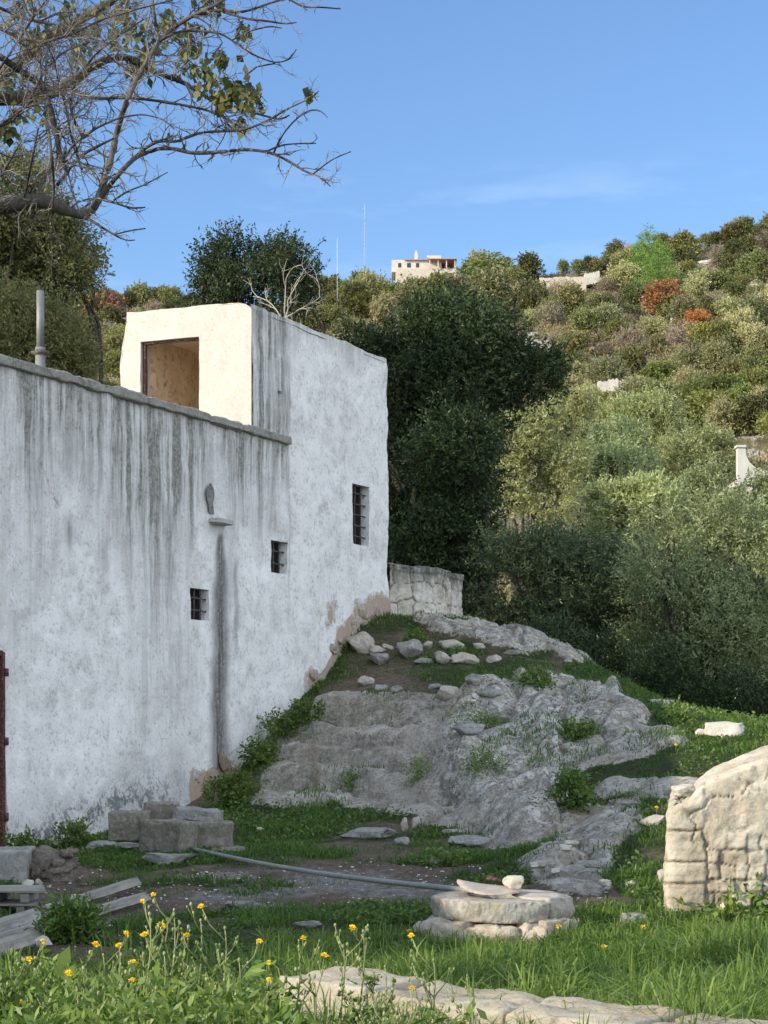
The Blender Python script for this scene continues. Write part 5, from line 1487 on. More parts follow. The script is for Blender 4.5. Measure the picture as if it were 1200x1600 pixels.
# pale sunlit olives further down the valley
sunl = [
 ("rounded pale olive catching the sun right beside the big dark tree", 72, [(815, 690, 42), (850, 665, 34), (790, 725, 34), (840, 735, 46), (880, 720, 36), (800, 765, 36), (860, 780, 40)]),
 ("pale sunlit olive in the middle of the bright grove", 76, [(930, 700, 46), (965, 690, 38), (900, 735, 42), (950, 750, 50), (990, 740, 40), (920, 785, 40)]),
 ("tall silvery olive behind the middle of the bright grove", 88, [(990, 660, 34), (1025, 655, 34), (1010, 690, 40), (965, 655, 30), (1045, 690, 30)]),
 ("sunlit olive with greyish crown uphill of the white curved gable", 80, [(1085, 700, 40), (1120, 715, 38), (1060, 725, 36), (1100, 755, 44), (1050, 760, 36)]),
 ("broad pale olive close under the white curved gable wall", 62, [(1105, 780, 42), (1165, 796, 44), (1085, 790, 36), (1215, 800, 44), (1140, 815, 46)]),
 ("pale olive above and behind the big dark tree's right lobe", 95, [(870, 640, 28), (900, 650, 28), (850, 655, 24), (885, 675, 30)]),
 ("yellowish olive low in the bright grove next to the shaded trees", 58, [(940, 800, 34), (980, 805, 36), (1010, 790, 34), (960, 830, 36)]),
]
for k_, (lab, D, ll) in enumerate(sunl):
    cx = np.mean([l[0] for l in ll]); b_ = P(cx, HZ, D); b_[2] = float(hillz(b_[0], D)) + .2
    lb = lobes_px(ll, D, b_, 1.0, 20 + k_)
    big_tree("olive_tree", lab, "tree", "pale olives of the sunlit grove", b_, lb, M_OLIVE3 if k_ % 3 == 1 else M_OLIVE2, 46000, .15, .050, .25, 120 + k_, tl=.42, per=12, fill=.22, gap=-.22, gfreq=1.0, tbias=.02, tvar=.30)
# trees at the left behind the farm
b_ = np.array((-9.2, 50, 0.3))
lb = lobes_px([(15, 310, 62), (-40, 330, 80), (65, 335, 42), (55, 375, 58), (98, 390, 44), (116, 420, 26), (20, 430, 70), (75, 445, 56), (-30, 450, 80), (-90, 400, 90), (92, 350, 26), (30, 275, 36), (82, 470, 44), (40, 500, 60)], 50, b_, 1.0, 6)
big_tree("tall_leafy_tree", "tall yellowish green tree rising above the pole on the farm roof", "tree", GT, b_, lb, M_YELLOW, 130000, .13, .048, .35, 106, tl=.55, per=12, gap=-.42, gfreq=1.0, hang=.3, tbias=-.06)
b_ = np.array((-8.2, 46, 0.3))
lb = lobes_px([(50, 520, 56), (-20, 510, 70), (92, 540, 38), (112, 572, 34), (20, 580, 70), (80, 605, 50), (-60, 580, 70)], 46, b_, 1.0, 7)
big_tree("twiggy_bush_tree", "half-bare yellow leaved tree low behind the metal pole", "tree", GT, b_, lb, M_YELLOW, 90000, .11, .040, .2, 107, tl=.6, per=12, gap=-.3, gfreq=1.3, tbias=.0)
# two unseen trees added out of frame behind the farm to shade the evergreens
for k_, (x, y, h) in enumerate(((-14.5, 35.0, 13.8), (-15.8, 39.8, 16.0))):
    b_ = np.array((x, y, 0.5)); r_ = np.random.default_rng(k_)
    lb = [(r_.uniform(-2.4, 2.4), r_.uniform(-2.6, 2.6), h * f_, 2.6, 2.6, 2.0) for f_ in (.35, .45, .55, .65, .75, .82, .87)]
    big_tree("tall_leafy_tree", ("nearer", "farther")[k_] + " of two tall unseen trees added behind the farm to shade the evergreens", "tree", GT, b_, lb, M_HOLM, 26000, .26, .11, .4, 130 + k_, tl=.6, per=12, gap=-.9)

# ------------------------------------------------------------------ vegetation of the hill
def far_tree(name, seed, leafm, lobes, n, L_, W_, r0, **kw):
    mb = MB(); limbs(mb, (0, 0, 0), lobes, r0, seed, m=1, extra=1)
    shoots(mb, lobes, n, L_, W_, seed, m=0, **kw)
    o = mb.build(name, [leafm, M_BARK], None, smooth=False)
    C.objects.unlink(o)
    return o
def rnd_lobes(seed, w, h, n, squat=.8):
    r = np.random.default_rng(seed); out = []
    for k in range(n):
        a = r.uniform(0, 6.28); q = r.uniform(0, .62) * w
        z = h * r.uniform(.38, .80) * (1 - .25 * (q / w) ** 2)
        s = w * r.uniform(.32, .5)
        out.append((q * math.cos(a), q * math.sin(a), z, s, s, s * squat))
    out.append((0, 0, h * .74, w * .45, w * .45, h * .24))
    out.append((0, 0, h * .42, w * .75, w * .75, h * .34))
    return out
PROTO = {}
def proto(key, name, leafm, w, h, n, L_, W_, seeds, squat=.8, **kw):
    PROTO[key] = [far_tree(name, s, leafm, rnd_lobes(s, w, h, 8, squat), n, L_, W_, .06 * w, **kw) for s in seeds]
proto('oak', "oak_tree", M_H_DARK, 2.6, 4.6, 6500, .30, .17, (301, 302, 303), per=8, tl=.5, gap=-.7, gfreq=.9)
proto('olive', "olive_tree", M_H_OLIV, 2.5, 4.2, 6500, .28, .13, (311, 312, 313), per=8, tl=.55, gap=-.6, gfreq=.9)
proto('lime', "leafy_shrub", M_H_LIME, 2.0, 3.0, 5000, .28, .15, (321, 322), per=8, tl=.5, gap=-.6, gfreq=1.)
proto('dry', "dry_shrub", M_H_DRY, 2.0, 2.2, 4500, .34, .06, (331, 332), per=8, tl=.6, gap=-.5, gfreq=1.)
proto('red', "red_leaved_shrub", M_H_RED, 1.9, 2.6, 4000, .28, .15, (341, 342), per=8, tl=.5, gap=-.5, gfreq=1.)
proto('orange', "orange_leaved_shrub", M_H_ORANGE, 1.9, 2.6, 4000, .28, .15, (351,), per=8, tl=.5, gap=-.5, gfreq=1.)
def pine_lobes(s):
    r = np.random.default_rng(s)
    return [(r.uniform(-.5, .5) * (1 - f), r.uniform(-.5, .5) * (1 - f), 1.2 + 5.6 * f, 2.9 * (1 - f) + .8, 2.9 * (1 - f) + .8, 1.1) for f in np.linspace(0, 1, 8)]
proto('rust', "russet_tree", leaf_mat("hill_russet_leaves", (0.24, 0.125, 0.045), (0.38, 0.20, 0.075), (0.48, 0.29, 0.13), .3, .1), 2.0, 3.0, 5000, .28, .15, (355,), per=8, tl=.5, gap=-.5, gfreq=1.)
PROTO['pine'] = [far_tree("pine_tree", s, M_H_PINE, pine_lobes(s), 8000, .40, .07, .18, per=9, tl=.6, gap=-.7, up=.7) for s in (361, 362)]
KW = dict(oak="dark round oak", olive="grey green olive", lime="bright green shrub", dry="pale brown shrub", red="reddish shrub", orange="bright orange shrub", rust="russet orange tree", pine="bright green pine")
CT = dict(oak="tree", olive="tree", lime="bush", dry="bush", red="bush", orange="bush", rust="tree", pine="tree")
placed = []
def put_far(key, px, py, size, rngp, D=None):
    """size: width in photo pixels"""
    if D is None:
        p = hill_hit(px, py)
        if p is None: return
    else:
        p = P(px, py, D); p[2] = float(hillz(p[0], p[1]))
    D = p[1]
    src = PROTO[key][rngp.integers(len(PROTO[key]))]
    wid = {'oak': 5.6, 'olive': 5.4, 'lime': 4.4, 'dry': 4.4, 'red': 4.2, 'orange': 4.2, 'rust': 4.4, 'pine': 5.2}[key] / 1.2
    s = size * D / F / wid
    o = src.copy(); C.objects.link(o)
    o.location = (p[0], p[1], p[2] - .1 * s)
    o.rotation_euler = (0, 0, rngp.uniform(0, 6.28))
    o.scale = (s * rngp.uniform(.9, 1.15), s * rngp.uniform(.9, 1.15), s * rngp.uniform(.85, 1.15))
    o['category'] = CT[key]
    placed.append((px, py, key, o))
rp_ = np.random.default_rng(77)
# particular ones first: (kind, px, py of the foot, width)
for a in (("orange", 1088, 522, 46), ("rust", 1042, 496, 74), ("rust", 1072, 500, 30), ("red", 1075, 490, 30), ("red", 1172, 628, 40), ("red", 915, 485, 28), ("red", 168, 515, 76), ("red", 205, 520, 40),
          ("red", 130, 500, 40), ("red", 900, 528, 26), ("red", 985, 640, 26), ("pine", 1012, 452, 52), ("pine", 1035, 446, 40), ("pine", 1030, 470, 50), ("pine", 545, 462, 50),
          ("oak", 575, 452, 50), ("oak", 1130, 376, 40), ("oak", 1165, 380, 40), ("oak", 1060, 402, 34), ("oak", 1185, 372, 36), ("olive", 745, 452, 56),
          ("oak", 800, 470, 60), ("olive", 652, 466, 36), ("oak", 700, 470, 40), ("olive", 680, 474, 36), ("olive", 770, 500, 90), ("dry", 1065, 500, 44), ("oak", 830, 495, 60), ("oak", 930, 432, 26), ("oak", 905, 430, 24),
          ("oak", 880, 430, 24), ("olive", 862, 431, 22), ("oak", 920, 429, 26), ("oak", 962, 418, 40), ("red", 938, 428, 22), ("oak", 175, 440, 30), ("pine", 182, 433, 14), ("pine", 200, 436, 15)):
    put_far(*a, rp_)
# the round crown on the skyline and the feathery tree by the villa
put_far('oak', 765, 432, 104, rp_, 418); placed[-1][3].scale.z *= .68
put_far('olive', 572, 430, 66, rp_, 410); placed[-1][3].scale.z *= 1.55
for key, px, w_, D_ in (('oak', 618, 40, 392), ('olive', 640, 44, 388), ('oak', 660, 36, 392), ('oak', 682, 44, 386), ('olive', 704, 40, 390), ('oak', 722, 34, 396), ('oak', 604, 34, 396)):
    put_far(key, px, 462, w_ * 1.55, rp_, D_)
def kind_at(px, py):
    u = rp_.random()
    if px < 330: return 'oak' if u < .55 else 'olive' if u < .72 else 'dry' if u < .88 else 'lime'
    if py > 600: return 'lime' if u < .35 else 'olive' if u < .70 else 'oak' if u < .92 else 'dry'
    if px < 850: return 'oak' if u < .46 else 'olive' if u < .70 else 'lime' if u < .86 else 'dry'
    return 'oak' if u < .36 else 'olive' if u < .62 else 'lime' if u < .76 else 'dry'
cells = []
def scatter(x0, x1, y0f, y1, step, size, keepf):
    y = y1
    while y > 300:
        x = x0 + rp_.uniform(0, step)
        while x < x1:
            px = x + rp_.uniform(-.4, .4) * step; py = y + rp_.uniform(-.4, .4) * step * .62
            if py > y0f(px) and rp_.random() < keepf(px, py):
                if not any(abs(px - q[0]) < step * .30 and abs(py - q[1]) < step * .22 for q in placed):
                    put_far(kind_at(px, py), px, py, size(px, py) * rp_.uniform(.75, 1.5), rp_)
            x += step
        y -= step * .62
_sp = np.arange(0, 1261, 10.0)
_sv = np.array([HZ - F * float(((hillz((p_ - 600) / F * _HD, _HD) - EYE) / _HD).max()) for p_ in _sp])
sky_y = lambda px: np.interp(px, _sp, _sv)
scatter(868, 1300, lambda x: sky_y(x) + 5, 690, 29, lambda x, y: 37 + (y - 400) * .05, lambda x, y: .28 if (560 < y < 625 and 915 < x < 1120) else 0.0 if (x < 950 and y < 474) else .5 if (x > 1080 and 385 < y < 425) else .5 if (x > 1120 and 450 < y < 500) else .92)
scatter(476, 868, lambda x: sky_y(x) + 7, 560, 31, lambda x, y: 40, lambda x, y: 0.0 if (x > 835 and y < 474) or (x < 890 and y > 540 - (x - 540) * .05) or (595 < x < 730 and y < 478) else .92)
scatter(110, 335, lambda x: sky_y(x) + 3, 640, 31, lambda x, y: 38, lambda x, y: .95 if y < 600 else .6)
# row of trees on the skyline
for px in np.arange(150, 310, 17): put_far('oak', px, sky_y(px) + 2, rp_.uniform(28, 44), rp_)
for px in np.arange(480, 600, 20): put_far('oak', px, sky_y(px) + 3, rp_.uniform(26, 40), rp_)
for px in np.arange(950, 1210, 17): put_far('oak' if rp_.random() < .7 else 'olive', px, sky_y(px) + 2, rp_.uniform(24, 42), rp_)
# every far tree gets a label of its own
def band(py, px):
    d = py - sky_y(px)
    return "on the skyline" if d < 9 else "high on the hill" if d < 55 else "halfway up" if d < 115 else "low on the hill" if d < 170 else "at the foot of the hill"
def colm(px):
    return ("left of the tower" if px < 335 else "between tower and masts" if px < 600 else "under the villa" if px < 725 else "right of the villa" if px < 845 else "under the hilltop wall" if px < 945
            else "below the open hilltop" if px < 1085 else "by the right edge")
ORD = ["leftmost", "second", "third", "fourth", "fifth", "sixth", "seventh", "eighth", "ninth", "tenth", "eleventh", "twelfth", "thirteenth", "fourteenth", "fifteenth", "sixteenth", "seventeenth", "eighteenth", "nineteenth", "twentieth"] + ["twenty-" + w_ for w_ in ("first", "second", "third", "fourth", "fifth", "sixth", "seventh", "eighth", "ninth")]
byk = {}
for px, py, key, o in placed: byk.setdefault((key, band(py, px), colm(px)), []).append((px, o))
for (key, bn, cl), lst in byk.items():
    lst.sort(key=lambda q: q[0])
    for k_, (px, o) in enumerate(lst):
        o['label'] = (f"{KW[key]} {bn} {cl}" if len(lst) == 1 else f"{ORD[k_]} {KW[key]} {'' if k_ == 0 else 'from left '}{bn} {cl}")
        o['group'] = "trees and shrubs of the hillside"
# low scrub between them: nobody could count it
mb = MB(); r_ = np.random.default_rng(55)
N = 110000
px = np.concatenate([r_.uniform(460, 1320, N), r_.uniform(90, 345, N // 3)]); D = np.sqrt(r_.uniform(75 ** 2, 440 ** 2, len(px)))
x = (px - 600) / F * D; z = hillz(x, D)
cl = fbm(x / 7, D / 9, seed=57, oct=4)
ok = cl > (-.12 + .25 * (px > 880))
x, D, z, cl = x[ok], D[ok], z[ok], cl[ok]
per = 5
Cn = np.repeat(np.stack([x, D, z], -1), per, 0); nn_ = len(Cn)
sc = np.repeat(.45 + 1.1 * np.clip(cl + .1, 0, 1), per)
Cn = Cn + r_.normal(0, 1, (nn_, 3)) * np.array((.5, .5, .28)) * sc[:, None] + np.array((0, 0, .3)) * sc[:, None]
add_leaves(mb, Cn, r_.normal(0, .6, (nn_, 3)) + np.array((0, 0, .7)), .55 * r_.uniform(.5, 1.2, nn_) * (.6 + .4 * sc), .20 * r_.uniform(.6, 1.2, nn_), np.clip(.45 + .9 * np.repeat(fbm(x / 5, D / 5, seed=58), per) * .5 + r_.normal(0, .12, nn_), 0, 1), r_)
M_SCRUB = leaf_mat("low_scrub", (0.095, 0.097, 0.041), (0.2, 0.172, 0.077), (0.361, 0.284, 0.148), .2, 0)
tag(mb.build("scrub", M_SCRUB, None, smooth=False), "low green and brown scrub covering the hillside", "scrub", kind="stuff")
# limestone boulders and ledges on the open slope
BST = [(960, 592, 46, 16), (985, 600, 60, 15), (940, 600, 30, 12), (1035, 615, 40, 12), (1075, 600, 44, 12), (1000, 632, 36, 12), (1150, 470, 26, 16), (1162, 495, 22, 20), (1186, 398, 30, 10), (1165, 408, 26, 9), (1105, 412, 30, 7),
       (1122, 405, 24, 6), (1090, 404, 20, 6), (1195, 555, 34, 16), (945, 548, 26, 9), (1140, 452, 16, 9), (1100, 490, 20, 8), (1055, 505, 14, 8), (975, 458, 14, 10), (1178, 412, 20, 10), (1195, 520, 26, 14), (1015, 582, 30, 9), (925, 575, 26, 10), (1130, 560, 24, 8), (905, 560, 20, 8)]
M_FARROCK = stone_mat("far_limestone", (0.36, 0.33, 0.28), (0.52, 0.49, 0.43), (0.60, 0.57, 0.51), .25, bump=1.0)
bl = []
for k_, (px, py, w, h) in enumerate(BST):
    p = hill_hit(px, py)
    if p is None: continue
    s2 = p[1] / F
    V, Q = rock_geo((w * s2 * 1.1, w * s2 * .8, h * s2 * 1.7), 12, 700 + k_, .22)
    mb = MB(); mb.add(V, Q)
    o = mb.build("limestone_boulder", M_FARROCK, None, use_tint=False, loc=(p[0], p[1] + w * s2 * .2, p[2] + h * s2 * .2)); bl.append((px, py, w, o))
bk = {}
for px, py, w, o in bl: bk.setdefault((band(py, px), colm(px)), []).append((px, o))
for (bn, cl_), lst in bk.items():
    lst.sort(key=lambda q: q[0])
    for k_, (px, o) in enumerate(lst):
        tag(o, f"pale limestone boulder {bn} {cl_}" if len(lst) == 1 else f"{ORD[k_]} pale limestone boulder {'' if k_ == 0 else 'from left '}{bn} {cl_}", "boulder", "limestone boulders of the hillside")

# ------------------------------------------------------------------ villa, walls, masts on the hill
M_VW = simple_noise_mat("villa_white", (0.44, 0.42, 0.375), (0.54, 0.52, 0.47), 1)
M_VS = stone_mat("villa_stone", (0.40, 0.34, 0.27), (0.52, 0.46, 0.38), (0.58, 0.53, 0.45), .8)
M_TILE = simple_noise_mat("roof_tile", (0.34, 0.14, 0.085), (0.46, 0.22, 0.13), 3)
M_GLASS = simple_noise_mat("dark_window", (0.03, 0.03, 0.035), (0.06, 0.06, 0.065), 3, rough=.2)
VD = 402.0
vs = VD / F
vo = P(660, 441, VD)
villa = empty("villa", tuple(vo)); tag(villa, "white villa with red tiled roof and veranda on the hilltop", "building")
def vb(name, px0, px1, py0, py1, y0, y1, m_, parent=villa):
    V, Q = box_geo((px0 - 660) * vs, (px1 - 660) * vs, y0, y1, (446 - py1) * vs, (446 - py0) * vs)
    mb = MB(); mb.add(V, Q); return mb.build(name, m_, parent, use_tint=False, smooth=False)
vb("terrace_wall", 618, 712, 428, 472, -2.0, 9, M_VS)
w_ = vb("wall", 612, 690, 411, 430, 0, 8, M_VW)
for px0, px1 in ((622, 627), (636, 642), (650, 655)): vb("window", px0, px1, 416, 423, -.03, .2, M_GLASS, w_)
vb("upper_wall", 668, 690, 397, 412, 4, 9, M_VW)
def roof(name, px0, px1, pye, pyr, y0, y1):
    xa, xb = (px0 - 660) * vs, (px1 - 660) * vs; ze, zr = (446 - pye) * vs, (446 - pyr) * vs
    V = np.array([(xa, y0, ze), (xb, y0, ze), (xb, y1, ze), (xa, y1, ze), (xa + .4, (y0 + y1) / 2, zr), (xb - .4, (y0 + y1) / 2, zr), (xa, y0, ze - .15), (xb, y0, ze - .15), (xb, y1, ze - .15), (xa, y1, ze - .15)])
    mb = MB(); mb.add(V, [(0, 1, 5, 4), (2, 3, 4, 5), (0, 6, 7, 1), (1, 7, 8, 2), (2, 8, 9, 3), (3, 9, 6, 0), (9, 8, 7, 6)], [(1, 2, 5), (3, 0, 4)])
    return mb.build(name, M_TILE, villa, use_tint=False, smooth=False)
rf = roof("roof", 632, 671, 411, 405, -.5, 7)
vb("chimney", 648, 653, 396, 409, 2.5, 3.3, M_VW, rf); vb("chimney_cap", 649, 652, 392, 395.9, 2.6, 3.2, M_VW, rf)
rv = roof("veranda_roof", 669, 713, 414, 409, -3, 3)
vb("veranda_back", 672, 711, 414.5, 428, 1.2, 1.5, simple_noise_mat("veranda_shade", (.16, .10, .08), (.22, .15, .12), 2))
for px in (671, 684, 697, 710): vb("veranda_post", px - .8, px + .8, 414.5, 428, -2.6, -2.3, M_VW)
for px0, px1 in ((676, 682), (688, 694), (700, 707)): vb("window", px0, px1, 417, 425, 1.1, 1.19, M_GLASS)

def bwall(name, pts_px, D, h_px, th, m_, lab):
    xs = [P(a, b, D) for a, b in pts_px]; mb = MB(); n_ = 40
    t_ = np.linspace(0, 1, n_); k_ = np.linspace(0, 1, len(xs))
    X = np.interp(t_, k_, [q[0] for q in xs]); Z = np.interp(t_, k_, [q[2] for q in xs]) + .15 * fbm(t_ * 12, t_ * 0, seed=4)
    H_ = h_px * D / F
    A = np.stack([X, np.full(n_, D), Z - H_ - 1], -1); B = np.stack([X, np.full(n_, D), Z], -1); B2 = B + np.array((0, th, 0)); A2 = A + np.array((0, th, 0))
    V = np.stack([A, B, B2, A2], 1).reshape(-1, 3)
    Q = [(4 * i + s, 4 * (i + 1) + s, 4 * (i + 1) + (s + 1) % 4, 4 * i + (s + 1) % 4) for i in range(n_ - 1) for s in range(4)] + [(0, 1, 2, 3), (4 * n_ - 1, 4 * n_ - 2, 4 * n_ - 3, 4 * n_ - 4)]
    mb.add(V, Q); return tag(mb.build(name, m_, None, use_tint=False, smooth=False), lab, "wall")
bwall("stone_wall", [(843, 434), (880, 432), (916, 434)], 396, 14, .8, M_VS, "long beige stone retaining wall near the hilltop, right of the villa")
bwall("stone_wall", [(914, 427), (937, 424)], 400, 10, 2.5, M_VW, "short pale wall block at the right end of the hilltop wall")
bwall("terrace_wall", [(935, 596), (960, 591), (985, 597)], 200, 6, 1.2, M_FARROCK, "rough drystone terrace wall on the open slope, left one")
bwall("terrace_wall", [(1035, 618), (1060, 615), (1085, 620)], 190, 5, 1.2, M_FARROCK, "rough drystone terrace wall on the open slope, right one")
M_MAST = simple_noise_mat("mast_paint", (0.42, 0.45, 0.5), (0.5, 0.53, 0.58), 2, rough=.5)
p = P(527, 415, 405); p[2] = float(hillz(p[0], 405))
mb = MB(); tube(mb, [(0, 0, 0), (0, 0, EYE + (HZ - 372) / F * 405 - p[2])], [.07, .04], 8)
tag(mb.build("mast", M_MAST, None, use_tint=False, loc=tuple(p)), "plain thin white mast on the hilltop, shorter than the lattice mast", "mast")
p = P(570, 415, 425); p[2] = float(hillz(p[0], 425)); hh = EYE + (HZ - 318) / F * 425 - p[2]
mast = empty("lattice_mast", tuple(p)); tag(mast, "slender pale lattice radio mast rising over the feathery hilltop tree", "mast")
mb = MB(); cs = [(.34 * math.cos(a), .34 * math.sin(a)) for a in (0, 2.09, 4.19)]
for x, y in cs: tube(mb, [(x, y, 0), (x * .7, y * .7, hh * .82)], .022, 5)
for k_ in range(26):
    z0_, z1_ = hh * .82 * k_ / 26, hh * .82 * (k_ + 1) / 26
    for q_ in range(3):
        a, b = cs[q_], cs[(q_ + 1) % 3]; tube(mb, [(a[0] * .85, a[1] * .85, z0_), (b[0] * .85, b[1] * .85, z1_)], .012, 4)
mb.build("lattice", M_MAST, mast, use_tint=False)
mb = MB(); tube(mb, [(0, 0, hh * .80), (0, 0, hh)], .03, 5)
for z_ in (.86, .9, .95): tube(mb, [(-.5, 0, hh * z_), (.5, 0, hh * z_)], .015, 4)
mb.build("antenna", M_MAST, mast, use_tint=False)

# white building with a curved gable among the olives at the right
gd = 63.5; gs = gd / F; go = P(1153, 742, gd)
gab = empty("white_building", (go[0], gd, 0)); tag(gab, "white building with a curved gable end showing between the olives", "building")
prof = [(0, 697), (10, 697), (12, 700), (13, 712), (18, 722), (27, 730), (40, 735), (60, 738), (90, 739), (90, 760), (0, 760)]
z_of = lambda py: EYE + (HZ - py) / F * gd
A = np.array([(x_ * gs, 0, z_of(y_)) for x_, y_ in prof[:9]] + [(90 * gs, 0, -.5), (0, 0, -.5)]); B = A + np.array((0, .35, 0)); n_ = len(A); cc = len(A) * 2
mb = MB()
for k_ in range(8):
    lo0 = np.array((A[k_][0], 0, -.5)); lo1 = np.array((A[k_ + 1][0], 0, -.5))
    if A[k_ + 1][0] - A[k_][0] > 1e-6: mb.add(np.array([lo0, lo1, A[k_ + 1], A[k_]]), [(0, 1, 2, 3)]); mb.add(np.array([lo0, lo1, A[k_ + 1], A[k_]]) + np.array((0, .35, 0)), [(3, 2, 1, 0)])
mb.add(np.vstack([A, B]), [(k_, (k_ + 1) % n_, n_ + (k_ + 1) % n_, n_ + k_) for k_ in range(n_)])
mb.build("gable", M_VW, gab, use_tint=False, smooth=False)
V, Q = box_geo(-.05 * 1, .26, -.05, .40, z_of(699), z_of(695.5)); mb = MB(); mb.add(V, Q); mb.build("gable_cap", M_VW, gab, use_tint=False, smooth=False)
V, Q = box_geo(.1, 90 * gs, .36, 7, -.5, z_of(745)); mb = MB(); mb.add(V, Q); mb.build("wall", M_VW, gab, use_tint=False, smooth=False)
# thin overhead cable sagging between the trees
a = P(790, 742, 52); b = P(1165, 800, 52); t_ = np.linspace(0, 1, 40)[:, None]
pts = a + (b - a) * t_; pts[:, 2] -= .35 * np.sin(t_[:, 0] * np.pi)
mb = MB(); tube(mb, pts, .012, 5); tag(mb.build("overhead_cable", M_IRON, None, use_tint=False), "thin overhead cable sagging in front of the sunlit olives", "cable")

# dry twig growing on the tower top
b_ = wpt(7.9, 0.15, 7.98); tw = MB(); r_ = np.random.default_rng(3)
def twig(mb, p, d, L_, r, lev, rng, m=0, split=3, wob=.18, tint=.5):
    k = 6; pts = [p]; dd = d
    for _ in range(k):
        dd = unit(dd + rng.normal(0, wob, 3)); pts.append(pts[-1] + dd * L_ / k)
    tube(mb, pts, np.linspace(r, r * .45, k + 1), 5 if lev < 2 else 4, m, tint, cap=False)
    if lev > 0:
        for _ in range(split):
            i = rng.integers(2, k + 1); twig(mb, pts[i], unit(unit(pts[i] - pts[i - 1]) + rng.normal(0, .55, 3)), L_ * rng.uniform(.4, .7), r * .55, lev - 1, rng, m, split, wob, tint)
for d in ((.1, .1, 1), (-.55, 0, .8), (.6, .1, .8), (.25, .2, 1)): twig(tw, np.zeros(3), unit(np.array(d, float)), .72, .013, 2, r_)
tag(tw.build("dry_shrub", simple_noise_mat("bleached_twigs", (.30, .27, .23), (.42, .39, .34), 8), None, use_tint=False, loc=tuple(b_)), "bleached bare twigs of a dry shrub growing on the tower top", "shrub")

# ------------------------------------------------------------------ half-bare fruit tree overhanging from the left
M_BARK2_ = simple_noise_mat("grey_fruit_bark", (0.045, 0.037, 0.031), (0.115, 0.098, 0.085), 14, .6, c=(0.20, 0.18, 0.155))
n = NT("fruit_tree_bark"); o_ = n.geo(); f_ = n.noise(o_, 30, 6, .7)
_c = n.mix(n.ramp(n.attr("tint"), [(.35, 0.0), (.9, 1.0)]), (0.035, 0.029, 0.025), (0.26, 0.24, 0.215))
_c = n.mix(n.math('MULTIPLY', n.ramp(f_, [(.45, 0.0), (.65, 1.0)]), .5), _c, (0.17, 0.155, 0.135))
M_BARK2 = n.done(n.bsdf(_c, .9, n.bump(f_, .6, .01), spec=.15))
M_FLEAF = leaf_mat("autumn_fruit_leaves", (0.045, 0.062, 0.018), (0.11, 0.135, 0.036), (0.36, 0.28, 0.10), .4, 0)
ft = empty("fruit_tree", (-3.1, 8.9, 0.2))
tag(ft, "old half bare tree with twisted limbs and last leaves overhanging the farm roof", "tree")
fb = np.array((-3.1, 8.9, 0.2))
rt = np.random.default_rng(31)
tm = MB(); lm = MB()
def limb(pts, D0, D1, twigs=1.0, tl=.30, down=0.0):
    """pts: (px, py, radius in photo pixels); distance runs from D0 to D1"""
    pts = np.array([(q[0], q[1], q[2]) for q in pts], float); n_ = len(pts)
    s = np.concatenate([[0], np.cumsum(np.linalg.norm(np.diff(pts[:, :2], axis=0), axis=1))])
    m_ = max(6, int(s[-1] / 7)); u = np.linspace(0, s[-1], m_)
    x = np.interp(u, s, pts[:, 0]); y = np.interp(u, s, pts[:, 1]); r = np.interp(u, s, pts[:, 2])
    if m_ > 8:
        kx = np.array([.25, .5, .25])
        for _ in range(2):
            x[1:-1] = np.convolve(x, kx, 'valid'); y[1:-1] = np.convolve(y, kx, 'valid')
    D = D0 + (D1 - D0) * u / s[-1] + .12 * fbm(u / 60 + D0 * 7, u * 0, seed=int(abs(pts[0, 0]) + abs(pts[0, 1])) % 50, oct=2)
    p = np.array([P(a, b, d) for a, b, d in zip(x, y, D)]) - fb
    R = np.maximum(r * .64, np.minimum(r, 1.2)) * D / F
    R = R * (1 + .14 * fbm(u / 11, u * 0 + pts[0, 1], seed=3, oct=2))
    tube(tm, p, R, 10 if r.max() > 7 else 6, 0, rt.uniform(.2, .5), cap=True)
    # spurs and twigs
    k = int(s[-1] / 9 * twigs)
    for _ in range(k):
        i = rt.integers(1, m_ - 1); t_ = unit(p[i + 1] - p[i - 1])
        d = unit(t_ * .45 + unit(rt.normal(size=3)) * np.array((1, .6, 1)) + np.array((0, 0, .25 - down)))
        L_ = tl * rt.uniform(.25, 1.0) * (1.0 if R[i] < .02 else 1.15)
        twig(tm, p[i], d, L_, min(.0048, R[i] * .55) * rt.uniform(.7, 1.1), 2 if L_ > .16 else 1, rt, 0, 4, .16, rt.uniform(.25, .95))
    return p
